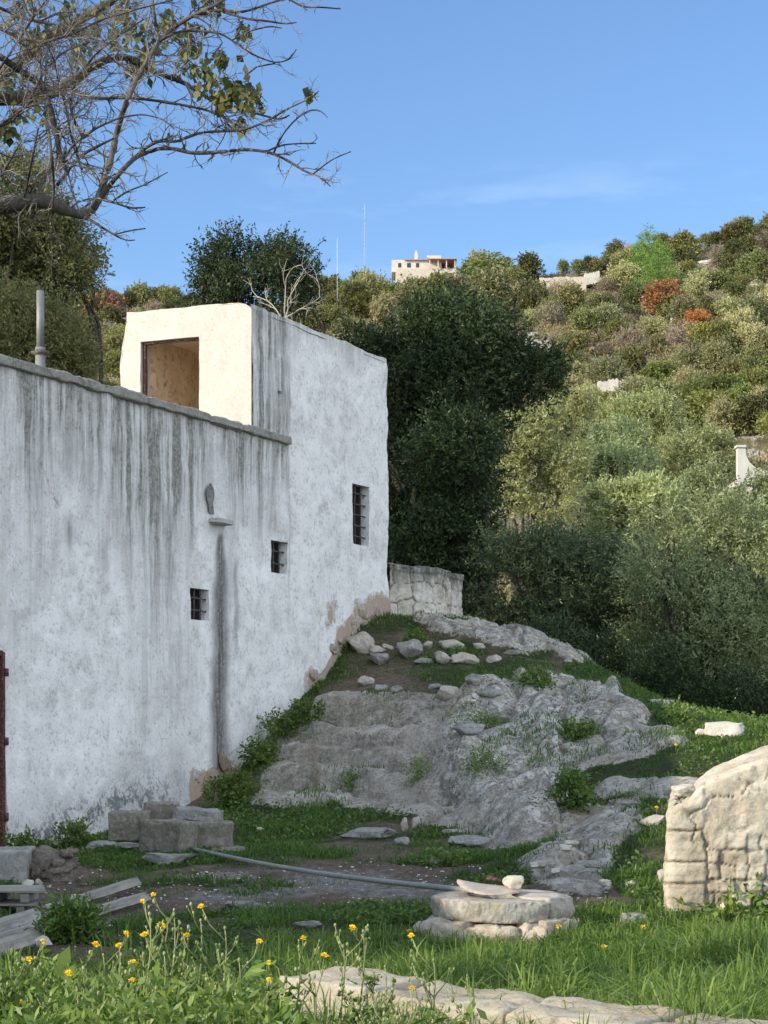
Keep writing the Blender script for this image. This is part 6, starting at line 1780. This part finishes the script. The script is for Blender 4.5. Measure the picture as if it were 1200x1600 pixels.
LIMBS = [
 ([(-75, 335, 26), (0, 322, 22), (40, 314, 21), (75, 315, 18), (100, 328, 14), (128, 337, 12), (146, 328, 10), (157, 300, 9), (171, 258, 8), (181, 212, 7), (194, 168, 6.5), (214, 122, 6.5), (232, 92, 6.5), (250, 62, 6), (272, 42, 6), (300, 25, 5), (332, 10, 4.5), (362, -8, 4)], 8.6, 9.2, 1.0, .22, 0),
 ([(146, 326, 8), (160, 305, 7), (176, 284, 6), (196, 260, 6), (216, 243, 5.5), (250, 231, 5.5), (272, 232, 5), (302, 240, 4.6), (350, 237, 4.2), (380, 233, 4), (410, 236, 4), (428, 240, 3.4), (452, 252, 3), (476, 268, 2.6), (492, 273, 2.2), (504, 279, 1.6), (516, 291, .9)], 8.7, 8.1, .9, .10, 0),
 ([(489, 272, 2), (504, 260, 1.5), (520, 248, 1.2), (548, 237, .8)], 8.15, 8.1, .5, .06, 0),
 ([(205, 250, 4), (235, 226, 4), (250, 218, 4), (275, 223, 3.8), (292, 214, 3.6), (320, 206, 3.4), (350, 205, 3.4), (386, 202, 3.2), (416, 190, 3), (442, 174, 2.6), (470, 160, 2), (490, 152, 1.5), (498, 142, .8)], 8.75, 8.4, 1.1, .11, 0),
 ([(428, 238, 2.6), (440, 212, 2.2), (458, 190, 2), (478, 173, 1.6), (500, 170, 1), (512, 184, .6)], 8.3, 8.2, .7, .07, 0),
 ([(420, 235, 2.4), (440, 226, 2), (470, 224, 1.6), (494, 224, .8)], 8.3, 8.25, .7, .06, 0),
 ([(-70, 160, 24), (0, 154, 19), (35, 153, 17), (75, 148, 15), (110, 130, 13), (140, 108, 11), (165, 92, 10), (195, 88, 9), (215, 96, 7), (240, 112, 6), (256, 118, 5.6), (290, 130, 5), (312, 145, 4.6), (335, 160, 4), (346, 176, 3.4), (356, 196, 2.8), (366, 204, 2)], 9.6, 9.8, .9, .22, 0),
 ([(335, 160, 3.6), (370, 170, 3), (410, 180, 2.6), (440, 188, 2), (452, 180, 1.2)], 9.8, 9.7, .8, .10, 0),
 ([(108, 133, 6), (122, 146, 5), (150, 154, 4.4), (200, 152, 4), (250, 158, 3.6), (290, 165, 3.4), (320, 171, 3), (346, 181, 2.4), (372, 196, 1.6)], 9.6, 9.5, .9, .14, 0),
 ([(-50, 150, 18), (0, 118, 17), (38, 90, 16), (60, 62, 14), (100, 45, 13), (140, 22, 12), (170, 5, 11), (196, -18, 9)], 9.9, 10.2, .9, .25, 0),
 ([(-20, 80, 8), (0, 88, 8), (30, 110, 8.5), (55, 125, 8.5), (70, 145, 8), (78, 166, 7.5), (85, 196, 6.5), (91, 226, 5.5), (98, 250, 5), (104, 268, 3.6)], 8.2, 8.0, 1.3, .24, 0),
 ([(70, 185, 4.5), (78, 215, 4.2), (81, 250, 4), (84, 280, 3.8), (84, 305, 3.4), (80, 332, 2)], 8.0, 8.0, .9, .12, .2),
 ([(134, 340, 5), (150, 349, 3.4), (170, 362, 2.8), (186, 371, 2.2), (200, 378, 1.6), (211, 375, .9)], 8.7, 8.5, .7, .06, 0),
 ([(180, 366, 2), (205, 360, 1.7), (227, 357, 1)], 8.6, 8.5, .5, .04, 0),
 ([(162, 312, 3.8), (184, 318, 3), (203, 326, 2.3), (227, 324, 1.2)], 8.7, 8.6, 1.0, .10, .1),
 ([(178, 313, 2.6), (200, 298, 2), (224, 290, 1.8), (240, 281, 1.4), (262, 269, .8)], 8.7, 8.5, .9, .06, 0),
 ([(300, 26, 4.6), (342, 15, 4), (376, 20, 3.4), (402, 12, 3), (424, 4, 2.6), (446, -2, 2)], 9.1, 9.0, 1.0, .12, 0),
 ([(348, 18, 3.2), (386, 30, 2.6), (420, 33, 2.3), (446, 38, 1.8), (463, 35, .9)], 9.0, 8.9, .9, .09, 0),
 ([(440, -10, 3), (466, 8, 2.4), (478, 12, 2.3), (502, 11, 1.8), (532, 14, .8)], 9.0, 8.9, 1.2, .08, 0),
 ([(248, 64, 4), (280, 48, 3.2), (312, 48, 2.9), (346, 52, 2.5), (362, 63, 2.3), (396, 86, 2), (430, 99, 1.7), (452, 94, 1.3), (463, 77, .8)], 9.0, 8.8, 1.0, .11, 0),
 ([(362, 63, 2.2), (390, 48, 1.8), (424, 40, 1.2), (440, 44, .8)], 8.9, 8.8, .8, .07, 0),
 ([(386, 116, 2.2), (402, 104, 2), (430, 99, 1.4)], 8.9, 8.9, .8, .08, 0),
 ([(130, 215, 4.5), (116, 190, 4), (108, 160, 3.6), (120, 120, 3), (150, 84, 2.6), (190, 52, 2.2), (225, 30, 1.8)], 8.4, 8.2, 1.2, .24, 0),
 ([(98, 250, 4), (115, 225, 3.6), (150, 200, 3.2), (186, 184, 2.6), (222, 178, 2.0), (256, 186, 1.6), (272, 202, 1)], 8.3, 8.0, 1.2, .14, 0),
 ([(128, 266, 3.6), (118, 235, 3.6), (108, 200, 3.2), (104, 170, 2.8), (92, 130, 2.4), (84, 90, 2), (60, 50, 1.5)], 8.4, 8.0, 1.2, .24, 0),
 ([(90, 288, 4.5), (110, 262, 4), (130, 240, 3.8), (158, 226, 3.2), (178, 216, 2.6)], 8.5, 8.7, 1.0, .12, 0),
 ([(38, 308, 3.6), (46, 270, 3), (54, 230, 2.6), (60, 200, 2)], 8.4, 8.3, 1.0, .14, 0),
 ([(-20, 290, 5), (4, 270, 4), (16, 250, 3), (30, 225, 2)], 8.2, 8.1, 1.2, .16, 0),
 ([(-10, 40, 4), (30, 60, 4), (70, 66, 3.6), (115, 52, 3), (160, 30, 2.6), (215, 14, 2.2), (270, 0, 1.8)], 8.0, 7.8, 1.4, .22, 0),
 ([(-10, 8, 4), (40, 30, 3.6), (95, 40, 3), (140, 60, 2.4), (180, 70, 1.8)], 8.1, 7.9, 1.4, .22, 0),
 ([(-10, 120, 3.5), (25, 70, 3.2), (50, 30, 2.8), (80, -10, 2)], 7.9, 7.7, 1.2, .22, 0),
 ([(238, 0, 4), (242, 30, 4), (246, 62, 3.6)], 9.1, 9.1, .6, .12, 0),
 ([(-10, 200, 4), (20, 190, 3.6), (44, 160, 3.2), (70, 110, 2.8), (100, 80, 2.2), (140, 66, 1.6)], 8.0, 8.3, 1.4, .24, 0),
]
for L_ in LIMBS: limb(*L_)
# trunk and the roots of the limbs, left of the picture
def trunkpiece(a, b, r1, r2, wob=.08):
    t_ = np.linspace(0, 1, 16)[:, None]; p = np.asarray(a) + (np.asarray(b) - np.asarray(a)) * t_
    p = p + np.sin(t_ * np.pi) * rt.normal(0, wob, 3); tube(tm, p, np.linspace(r1, r2, 16), 14, 0, .5)
trunkpiece((0, 0, -.3), (.15, .05, 2.6), .30, .22)
fk = np.array((.15, .05, 2.5))
for (px, py, r, D) in ((-70, 335, 26, 8.6), (-66, 160, 24, 9.6), (-46, 150, 18, 9.9), (-18, 80, 8, 8.2), (-18, 290, 5, 8.2), (-8, 200, 4, 8.0), (-8, 40, 4, 8.0), (-8, 8, 4, 8.1), (-8, 120, 3.5, 7.9)):
    trunkpiece(fk, P(px, py, D) - fb, .12 if r > 10 else .05, r * D / F)
# the last leaves, in loose hanging bunches
def bunch(px, py, rad, n_, D):
    c_ = P(px, py, D) - fb; rr = rad * D / F
    p = c_ + rt.normal(0, .5, (n_, 3)) * rr * np.array((1, 1, .8))
    for q in p[:: max(1, n_ // 14)]:
        tube(tm, np.linspace(c_ + (0, 0, rr * .5), q, 5) + rt.normal(0, .006, (5, 3)), [.003, .0025, .002, .002, .0015], 4, 0, .5, cap=False)
    n_ = max(6, int(n_ * .72)); p = p[:n_]
    d = np.array((0, 0, -1.0)) + rt.normal(0, .55, (n_, 3))
    add_leaves(lm, p, d, rt.uniform(.034, .066, n_), rt.uniform(.028, .048, n_), np.clip(rt.normal(.42, .26, n_), 0, 1), rt)
for (px, py, rad, n_, D) in ((355, 148, 34, 110, 9.6), (372, 140, 22, 60, 9.5), (318, 120, 24, 50, 9.6), (345, 92, 24, 46, 9.3), (376, 42, 12, 16, 9.0), (396, 150, 20, 22, 9.4), (375, 195, 16, 18, 9.4), (290, 105, 22, 36, 9.7),
    (225, 95, 20, 44, 9.7), (235, 60, 26, 44, 9.5), (262, 30, 26, 46, 9.4), (200, 45, 30, 60, 9.9), (150, 50, 30, 60, 10), (105, 25, 30, 60, 10.1), (60, 70, 34, 60, 10), (190, 15, 26, 44, 9.8), (330, 5, 22, 40, 9.2), (8, 200, 22, 60, 9.2), (10, 120, 30, 40, 9.5),
    (60, 165, 22, 30, 9.3), (24, 180, 16, 20, 9.2), (298, 72, 20, 26, 9.4), (482, 148, 10, 12, 8.4), (120, 85, 26, 40, 9.8), (40, 20, 36, 50, 10), (300, 50, 20, 24, 9.4), (405, 165, 12, 10, 9.4), (210, 110, 14, 26, 9.7)):
    bunch(px, py, rad, n_, D)
tm.build("trunk", M_BARK2, ft)
lm.build("leaves", M_FLEAF, ft, smooth=False)

# ------------------------------------------------------------------ grass
M_GRASS = leaf_mat("grass_blades", (0.030, 0.068, 0.010), (0.075, 0.150, 0.023), (0.21, 0.28, 0.06), .35, 0, .45)
M_WEED = leaf_mat("weed_leaves", (0.034, 0.070, 0.013), (0.098, 0.170, 0.032), (0.25, 0.32, 0.08), .35, .04, .45)
def blades(mb, base, h, w, rng, lean=.45, tint=None):
    n_ = len(base)
    a = rng.uniform(0, 6.283, n_); dr = np.stack([np.cos(a), np.sin(a), np.zeros(n_)], -1)
    b = rng.uniform(0, 6.283, n_); sd = np.stack([np.cos(b), np.sin(b), np.zeros(n_)], -1)
    l = np.abs(rng.normal(0, lean, n_))[:, None]
    h = h[:, None]; w = w[:, None]
    up = np.array((0, 0, 1.0))
    l = np.minimum(l, 2.2)
    m1 = base + up * h * .48 + dr * h * l * .16
    m2 = base + up * h * (.82 - .12 * l) + dr * h * l * .50
    t_ = base + up * h * (1 - .36 * l) + dr * h * l
    V = np.stack([base - sd * w * .4, base + sd * w * .4, m1 + sd * w * .5, m1 - sd * w * .5, m2 + sd * w * .38, m2 - sd * w * .38, t_], 1).reshape(-1, 3)
    o = np.arange(n_)[:, None] * 7
    mb.add(V, np.concatenate([o + np.array((0, 1, 2, 3)), o + np.array((3, 2, 4, 5))]), o + np.array((5, 4, 6)), 0, np.repeat(tint, 7))
gm = MB(); r_ = np.random.default_rng(91)
def scatter_grass(sel, n_, h0, h1, w0, tb, lean_=.95):
    idx = np.argwhere(sel > 0)
    p = sel[sel > 0]; p = p / p.sum()
    k = idx[r_.choice(len(idx), n_, p=p)]
    x = gx[k[:, 0]] + r_.uniform(-.02, .02, n_); y = gy[k[:, 1]] + r_.uniform(-.02, .02, n_)
    z = gheight(x, y) - .01
    cl = fbm(x * 1.3, y * 1.3, seed=95, oct=3); cl2 = fbm(x * 5, y * 5, seed=96, oct=2)
    h = (h0 + (h1 - h0) * r_.random(n_)) * (1 - .55 * sstep(11.8, 13.6, y) * (y < 14.9)) * np.clip(1 + .55 * cl + .5 * cl2, .3, 2)
    blades(gm, np.stack([x, y, z], -1), h, w0 * r_.uniform(.6, 1.5, n_), r_, lean_, np.clip(tb + .16 * cl + .1 * cl2 + r_.normal(0, .13, n_), 0, 1))
inview = (np.abs(GXX) < GYY * .25 + .8)
onrock = rock > .5
dry = np.where(fbm(GXX * .5, GYY * .5, seed=97) > .1, .6, 1.0)
scatter_grass(grassm * inview * (GYY < 14.8) * (GYY > 6.2) * sstep(14.8, 12.5, GYY) * ((GXX > -.9) | (GYY < 11.5)), 165000, .07, .30, .0085, .60, 1.25)
scatter_grass(grassm * inview * (GYY >= 12.0) * (GYY < 22), 85000, .03, .10, .008, .40)
scatter_grass(grassm * inview * (GYY >= 20) * (GYY < 38), 150000, .03, .085, .011, .45)
scatter_grass(((rock > .3) & (fbm(GXX * 1.0, GYY * .6, seed=98, oct=3) > .48)) * inview * (GYY > 19) * 1.0, 9000, .03, .10, .010, .45)
tag(gm.build("grass", M_GRASS, None, smooth=False), "green grass of the yard and slope", "grass", kind="stuff")
# broad-leaved ground cover between the grass
cm = MB()
def cover(sel, n_, s0, tb):
    idx = np.argwhere(sel > 0); k = idx[r_.integers(0, len(idx), n_)]
    x = gx[k[:, 0]] + r_.uniform(-.02, .02, n_); y = gy[k[:, 1]] + r_.uniform(-.02, .02, n_); z = gheight(x, y)
    cl = fbm(x * 1.1, y * 1.1, seed=99, oct=3)
    p = np.stack([x, y, z + r_.random(n_) * (.03 + .08 * np.clip(cl + .2, 0, 1))], -1)
    add_leaves(cm, p, r_.normal(0, 1, (n_, 3)) * np.array((1, 1, .25)) + np.array((0, 0, .35)), s0 * r_.uniform(.5, 1.3, n_), s0 * .7 * r_.uniform(.6, 1.2, n_), np.clip(tb + .2 * cl + r_.normal(0, .12, n_), 0, 1), r_)
gfull = (grassm > .45) & inview
lush = fbm(GXX * .7, GYY * .7, seed=100, oct=3)
cover(gfull & (GYY > 18) & (lush > -.15), 70000, .055, .42)
cover(gfull & (GYY > 11) & (GYY <= 18) & (lush > .1), 22000, .045, .42)
cover((GYY < 10.5) & (GYY > 6) & inview & (GXX < .15), 20000, .06, .62)
tag(cm.build("ground_cover", M_WEED, None, smooth=False), "low broad leaved weeds covering the yard between the grass", "ground cover", kind="stuff")

# weedy clumps one can point to
def clump(px, py, w, h, n_, lab, seed, leaf=.06, lw=.03, tb=0.0, name="weed_clump"):
    p = hit(px, py + h * .45); s2 = p[1] / F
    mb = MB(); lb = []; q = np.random.default_rng(seed)
    for _ in range(max(3, int(w / h * 3))):
        lb.append((q.uniform(-.4, .4) * w * s2, q.uniform(-.15, .15) * w * s2, q.uniform(.25, .6) * h * s2, .28 * h * s2 + .1 * w * s2, .22 * w * s2, .42 * h * s2))
    shoots(mb, lb, n_, leaf, lw, seed, per=9, tl=.16, gap=-.9, gfreq=4, tbias=tb)
    o = mb.build(name, M_WEED, None, smooth=False, loc=(p[0], p[1] + .05, p[2] - .02))
    return tag(o, lab, "plant", "weed clumps")
clump(92, 1445, 78, 62, 3600, "bushy green shrub growing over the loose boards at left", 1, .055, .022)
clump(45, 1325, 60, 26, 1300, "dark leafy weeds at the wall foot beside the door", 2)
clump(120, 1308, 44, 32, 1000, "dark weeds at the wall foot above the rubble heap", 3)
clump(355, 1238, 46, 60, 2000, "dark weeds climbing beside the broken plaster at the wall foot", 4)
clump(408, 1175, 46, 44, 1700, "upper dark weeds between white wall and the stepped rock", 5)
clump(450, 1140, 66, 30, 1700, "spreading weeds on the rock ledge by the wall", 6)
clump(485, 1118, 34, 34, 900, "topmost weeds of the strip along the wall foot", 7)
clump(755, 1190, 60, 40, 1700, "ferny tuft growing on the face of the big hump", 8, .05, .014, .12)
clump(748, 1131, 66, 22, 1300, "grass tuft on the hump beside the long pale boulder", 9, .05, .016, .1)
clump(655, 1205, 22, 36, 600, "narrow weed in a crack of the stepped rock", 10, .05, .014, .1)
clump(553, 1222, 18, 18, 350, "tiny weed in the lowest step of the rock", 11, .05, .02)
clump(895, 1240, 40, 60, 1800, "weeds in the gully along the hump's right side", 12)
clump(905, 1145, 46, 20, 1100, "dark weeds between the upper outcrop and the flat slab", 13)
clump(640, 1000, 40, 22, 900, "green tuft below the drystone wall", 14)
clump(825, 1063, 60, 20, 1200, "lush tuft just above the jagged outcrop", 15)
clump(1172, 1408, 44, 46, 700, "sunlit leafy plant at the foot of the masonry block", 16, .07, .04, .15)
clump(1068, 1416, 30, 14, 250, "low sunlit weeds against the masonry block", 17, .06, .03, .1)
clump(1150, 1436, 44, 24, 500, "bright leafy weeds in front of the masonry block's stones", 18, .07, .035, .15)
clump(1060, 1118, 40, 24, 900, "sunlit green weeds on the crest left of the pale boulder", 19, .06, .03, .25)
clump(700, 1345, 60, 20, 900, "dark weeds around the small grey slab", 20)

# ------------------------------------------------------------------ flowering weeds in the foreground, each a plant of its own
M_STEM = leaf_mat("weed_stems", (0.12, 0.16, 0.05), (0.21, 0.25, 0.09), (0.34, 0.34, 0.16), .15, 0, .5)
M_PETAL = simple_noise_mat("yellow_petals", (0.78, 0.52, 0.02), (0.85, 0.62, 0.04), 20, 0, .6)
M_FLUFF = simple_noise_mat("seed_fluff", (0.62, 0.60, 0.56), (0.72, 0.70, 0.66), 20, 0, .9)
rw = np.random.default_rng(61)
def flower(mb, p, d, r):
    d = unit(np.asarray(d, float)); a = unit(np.cross(d, np.array((.3, .9, .1)))); b = np.cross(d, a)
    for lay, (n_, el, s_) in enumerate(((13, .25, 1.0), (9, .6, .72), (5, 1.1, .45))):
        th = np.arange(n_) / n_ * 6.283 + lay * .3 + rw.normal(0, .08, n_)
        rad = np.cos(th)[:, None] * a + np.sin(th)[:, None] * b
        add_leaves(mb, np.repeat(p[None], n_, 0) + d * .003 * lay, rad + d * el, r * s_ * rw.uniform(.85, 1.1, n_), r * .42, .5, rw)
def weed_plant(px, py_top, D, nflow, nbud, label, leafy=1.0, spread=.10, nst=1, fl_r=.017):
    top = P(px, py_top, D); gz = float(gheight(top[0], D))
    o = empty("flowering_weed", (top[0], D, gz)); tag(o, label, "plant", "yellow flowering weeds of the foreground")
    H_ = top[2] - gz; st = MB(); lf = MB(); heads = []
    for s_ in range(nst):
        hh = H_ * (1 if s_ == 0 else rw.uniform(.62, .9))
        off = rw.normal(0, .03, 2) if s_ else (0, 0); end = rw.normal(0, spread * .6, 2) if s_ else (0, 0)
        k = 14; t_ = np.linspace(0, 1, k)
        pts = np.stack([off[0] + (end[0]) * t_ ** 1.5 + .008 * np.sin(t_ * 9 + s_), off[1] + end[1] * t_ ** 1.5, hh * t_], -1)
        tube(st, pts, np.linspace(.0052, .0020, k), 6, 0, rw.uniform(.3, .8))
        heads.append((pts[-1], unit(pts[-1] - pts[-2])))
        for q in range(int(5 + 3 * rw.random())):
            i = rw.integers(6, k - 1); a = rw.uniform(0, 6.283)
            d = np.array((math.cos(a) * .6, math.sin(a) * .6, .85)); L_ = rw.uniform(.05, .16)
            e = pts[i] + d * L_; mid = pts[i] + d * L_ * .5 + np.array((math.cos(a), math.sin(a), 0)) * .015
            tube(st, [pts[i], mid, e], [.0022, .0018, .0014], 5, 0, rw.uniform(.3, .8))
            heads.append((e, unit(np.array((math.cos(a) * .4, math.sin(a) * .4, 1)))))
            for _ in range(2):
                a2 = a + rw.uniform(-1, 1); e2 = mid + np.array((math.cos(a2) * .5, math.sin(a2) * .5, .8)) * rw.uniform(.02, .06)
                tube(st, [mid, e2], [.0015, .0011], 4, 0, .5); heads.append((e2, np.array((0, 0, 1.0))))
        n_ = int(26 * leafy)
        z_ = hh * rw.random(n_) ** 1.6 * .75; a = rw.uniform(0, 6.283, n_)
        c_ = np.stack([np.interp(z_, pts[:, 2], pts[:, 0]), np.interp(z_, pts[:, 2], pts[:, 1]), z_], -1)
        d = np.stack([np.cos(a), np.sin(a), rw.uniform(.1, .9, n_)], -1)
        add_leaves(lf, c_, d, rw.uniform(.05, .13, n_) * (1.1 - .6 * z_ / hh), rw.uniform(.014, .034, n_), np.clip(rw.normal(.6, .2, n_), 0, 1), rw, droop=.25)
        ns = int(10 * leafy)
        for q in range(ns):                                   # toothed side leaves
            i = rw.integers(1, k - 4); a_ = rw.uniform(0, 6.283); d_ = np.array((math.cos(a_), math.sin(a_), .5)); Lf = rw.uniform(.05, .11)
            f_ = np.linspace(.15, 1, 6); c2 = pts[i] + d_ * Lf * f_[:, None]
            sdv = np.array((-math.sin(a_), math.cos(a_), 0))
            for sg in (1, -1): add_leaves(lf, c2, sdv * sg + d_ * .5, .028 * (1.1 - f_), .010, .55, rw)
    lf.build("leaf", M_WEED, o, smooth=False)
    order = np.argsort([-h[0][2] for h in heads])
    idx = [order[min(len(order) - 1, int(q))] for q in np.linspace(0, len(order) * .6, nflow)] if nflow else []
    used = set()
    for i in idx:
        if i in used: continue
        used.add(i); fm = MB(); p, d = heads[i]
        flower(fm, p, d + np.array((.1, -.55, .1)), fl_r * rw.uniform(.8, 1.15)); fm.build("flower", M_PETAL, o, smooth=False)
    for i in range(len(heads)):
        if i in used: continue
        p, d = heads[i]; V, Q = cube_s(2); V = unit(V) * np.array((.0045, .0045, .0075)) * rw.uniform(.7, 1.3)
        st.add(V + p, Q, tint=rw.random())
    st.build("stem", M_STEM, o)
    return o
WP = [ # px, py top, D, flowers, buds, label, leafy, stems
 (14, 1505, 6.6, 4, 6, "flowering weed with several yellow heads at the far left edge", 1.3, 3),
 (38, 1498, 6.9, 2, 6, "weed with closed buds and one low yellow head near the left edge", 1.2, 3),
 (72, 1548, 6.3, 1, 4, "short weed with a single yellow head right of the left edge ones", 1.3, 2),
 (105, 1520, 6.7, 2, 6, "leafy weed with two yellow heads below the white stone", 1.3, 3),
 (128, 1512, 6.5, 2, 4, "weed with bright yellow head beside a seed ball", 1.4, 3),
 (160, 1492, 6.8, 1, 7, "slim weed with a yellow head on its tip, left of the tall pair", .8, 2),
 (185, 1478, 6.9, 1, 8, "thin branching weed just left of the tall pair", .8, 2),
 (232, 1428, 6.6, 1, 8, "left one of the two tallest weeds with pale buds on top", .8, 2),
 (270, 1425, 6.7, 3, 8, "right one of the two tallest weeds with clustered yellow heads", .8, 2),
 (255, 1490, 6.5, 3, 6, "weed with a group of yellow heads between the tall pair's stems", 1.1, 2),
 (200, 1550, 6.2, 3, 4, "low weed with yellow heads below the tall pair", 1.5, 3),
 (312, 1438, 6.6, 0, 10, "tall bare budded weed right of the tallest pair", .9, 3),
 (350, 1450, 6.7, 1, 10, "tall curving budded weed beside the bare budded one", .9, 3),
 (372, 1500, 6.5, 3, 8, "bushy weed with three low yellow heads left of the low wall", 1.3, 3),
 (330, 1540, 6.3, 2, 5, "leafy low weed under the tall budded ones", 1.5, 3),
 (418, 1505, 6.8, 4, 4, "weed with small yellow heads at the left end of the low wall", 1.0, 2),
 (466, 1485, 6.9, 1, 3, "thin single stemmed flower before the left end of the low wall", .6, 1),
 (535, 1478, 6.6, 0, 8, "budded weed in front of the low wall, left of the tall leafy one", 1.0, 2),
 (566, 1455, 6.6, 1, 7, "tall leafy weed with a pale tip standing before the low wall", 1.5, 2),
 (600, 1510, 6.4, 0, 6, "leaning weed with seed heads in front of the low wall's middle", 1.0, 2),
 (676, 1500, 6.4, 2, 3, "weed with two yellow heads at the right part of the low wall", 1.0, 2),
 (735, 1565, 5.9, 0, 3, "broad leaved weed hanging over the low wall at right", 1.3, 2),
 (640, 1545, 6.0, 0, 4, "leafy young weed before the low wall, left of the broad leaved one", 1.5, 3),
 (490, 1540, 6.2, 1, 4, "leafy weed hiding the lower left of the low wall", 1.6, 3),
]
for (px, py, D, nf, nb_, lab, lf_, ns) in WP: weed_plant(px, py, D, nf, nb_, lab, lf_, .10, ns)
# a few dandelion heads and seed balls in the grass
for k_, (px, py, lab) in enumerate(((1006, 1470, "yellow flower in the bright grass right of the well"), (872, 1468, "yellow flower close to the well's right foot"), (1056, 1175, "yellow flower in the half sunlit grass of the slope"),
        (944, 1501, "small yellow flower in the long grass in front of the well"), (1026, 1275, "yellow flower beside the path step"), (640, 1475, "tiny yellow flower in the shaded grass left of the well"))):
    p = hit(px, py); fm = MB(); h_ = .09
    tube(fm, [(0, 0, -.02), (0, 0, h_)], [.003, .002], 5, 1)
    o = empty("yellow_flower", tuple(p)); tag(o, lab, "flower", "single yellow flowers in the grass")
    fm.build("stem", [M_STEM, M_STEM], o)
    f2 = MB(); flower(f2, np.array((0, 0, h_)), (0, -.6, .8), .026); f2.build("flower", M_PETAL, o, smooth=False)
# dense leafy growth between the flowering weeds
um = MB()
lb = []
for _ in range(46):
    px = rw.uniform(-20, 470) if rw.random() < .72 else rw.uniform(470, 760); D = rw.uniform(5.6, 7.2)
    x = (px - 600) / F * D; g_ = float(gheight(x, D)); hmx = (.40 if px < 430 else .22) * rw.uniform(.5, 1.0)
    lb.append((x, D, g_ + hmx * .5, .14, .14, hmx * .55))
shoots(um, lb, 44000, .048, .015, 71, per=9, tl=.14, gap=-.7, gfreq=4, tbias=.08, up=.5)
shoots(um, lb[::3], 1500, .085, .045, 72, per=5, tl=.14, gap=-.7, gfreq=4, tbias=.12, up=.3)
tag(um.build("weeds", M_WEED, None, smooth=False), "dense leafy weeds between the flowering stems in the foreground", "weeds", kind="stuff")
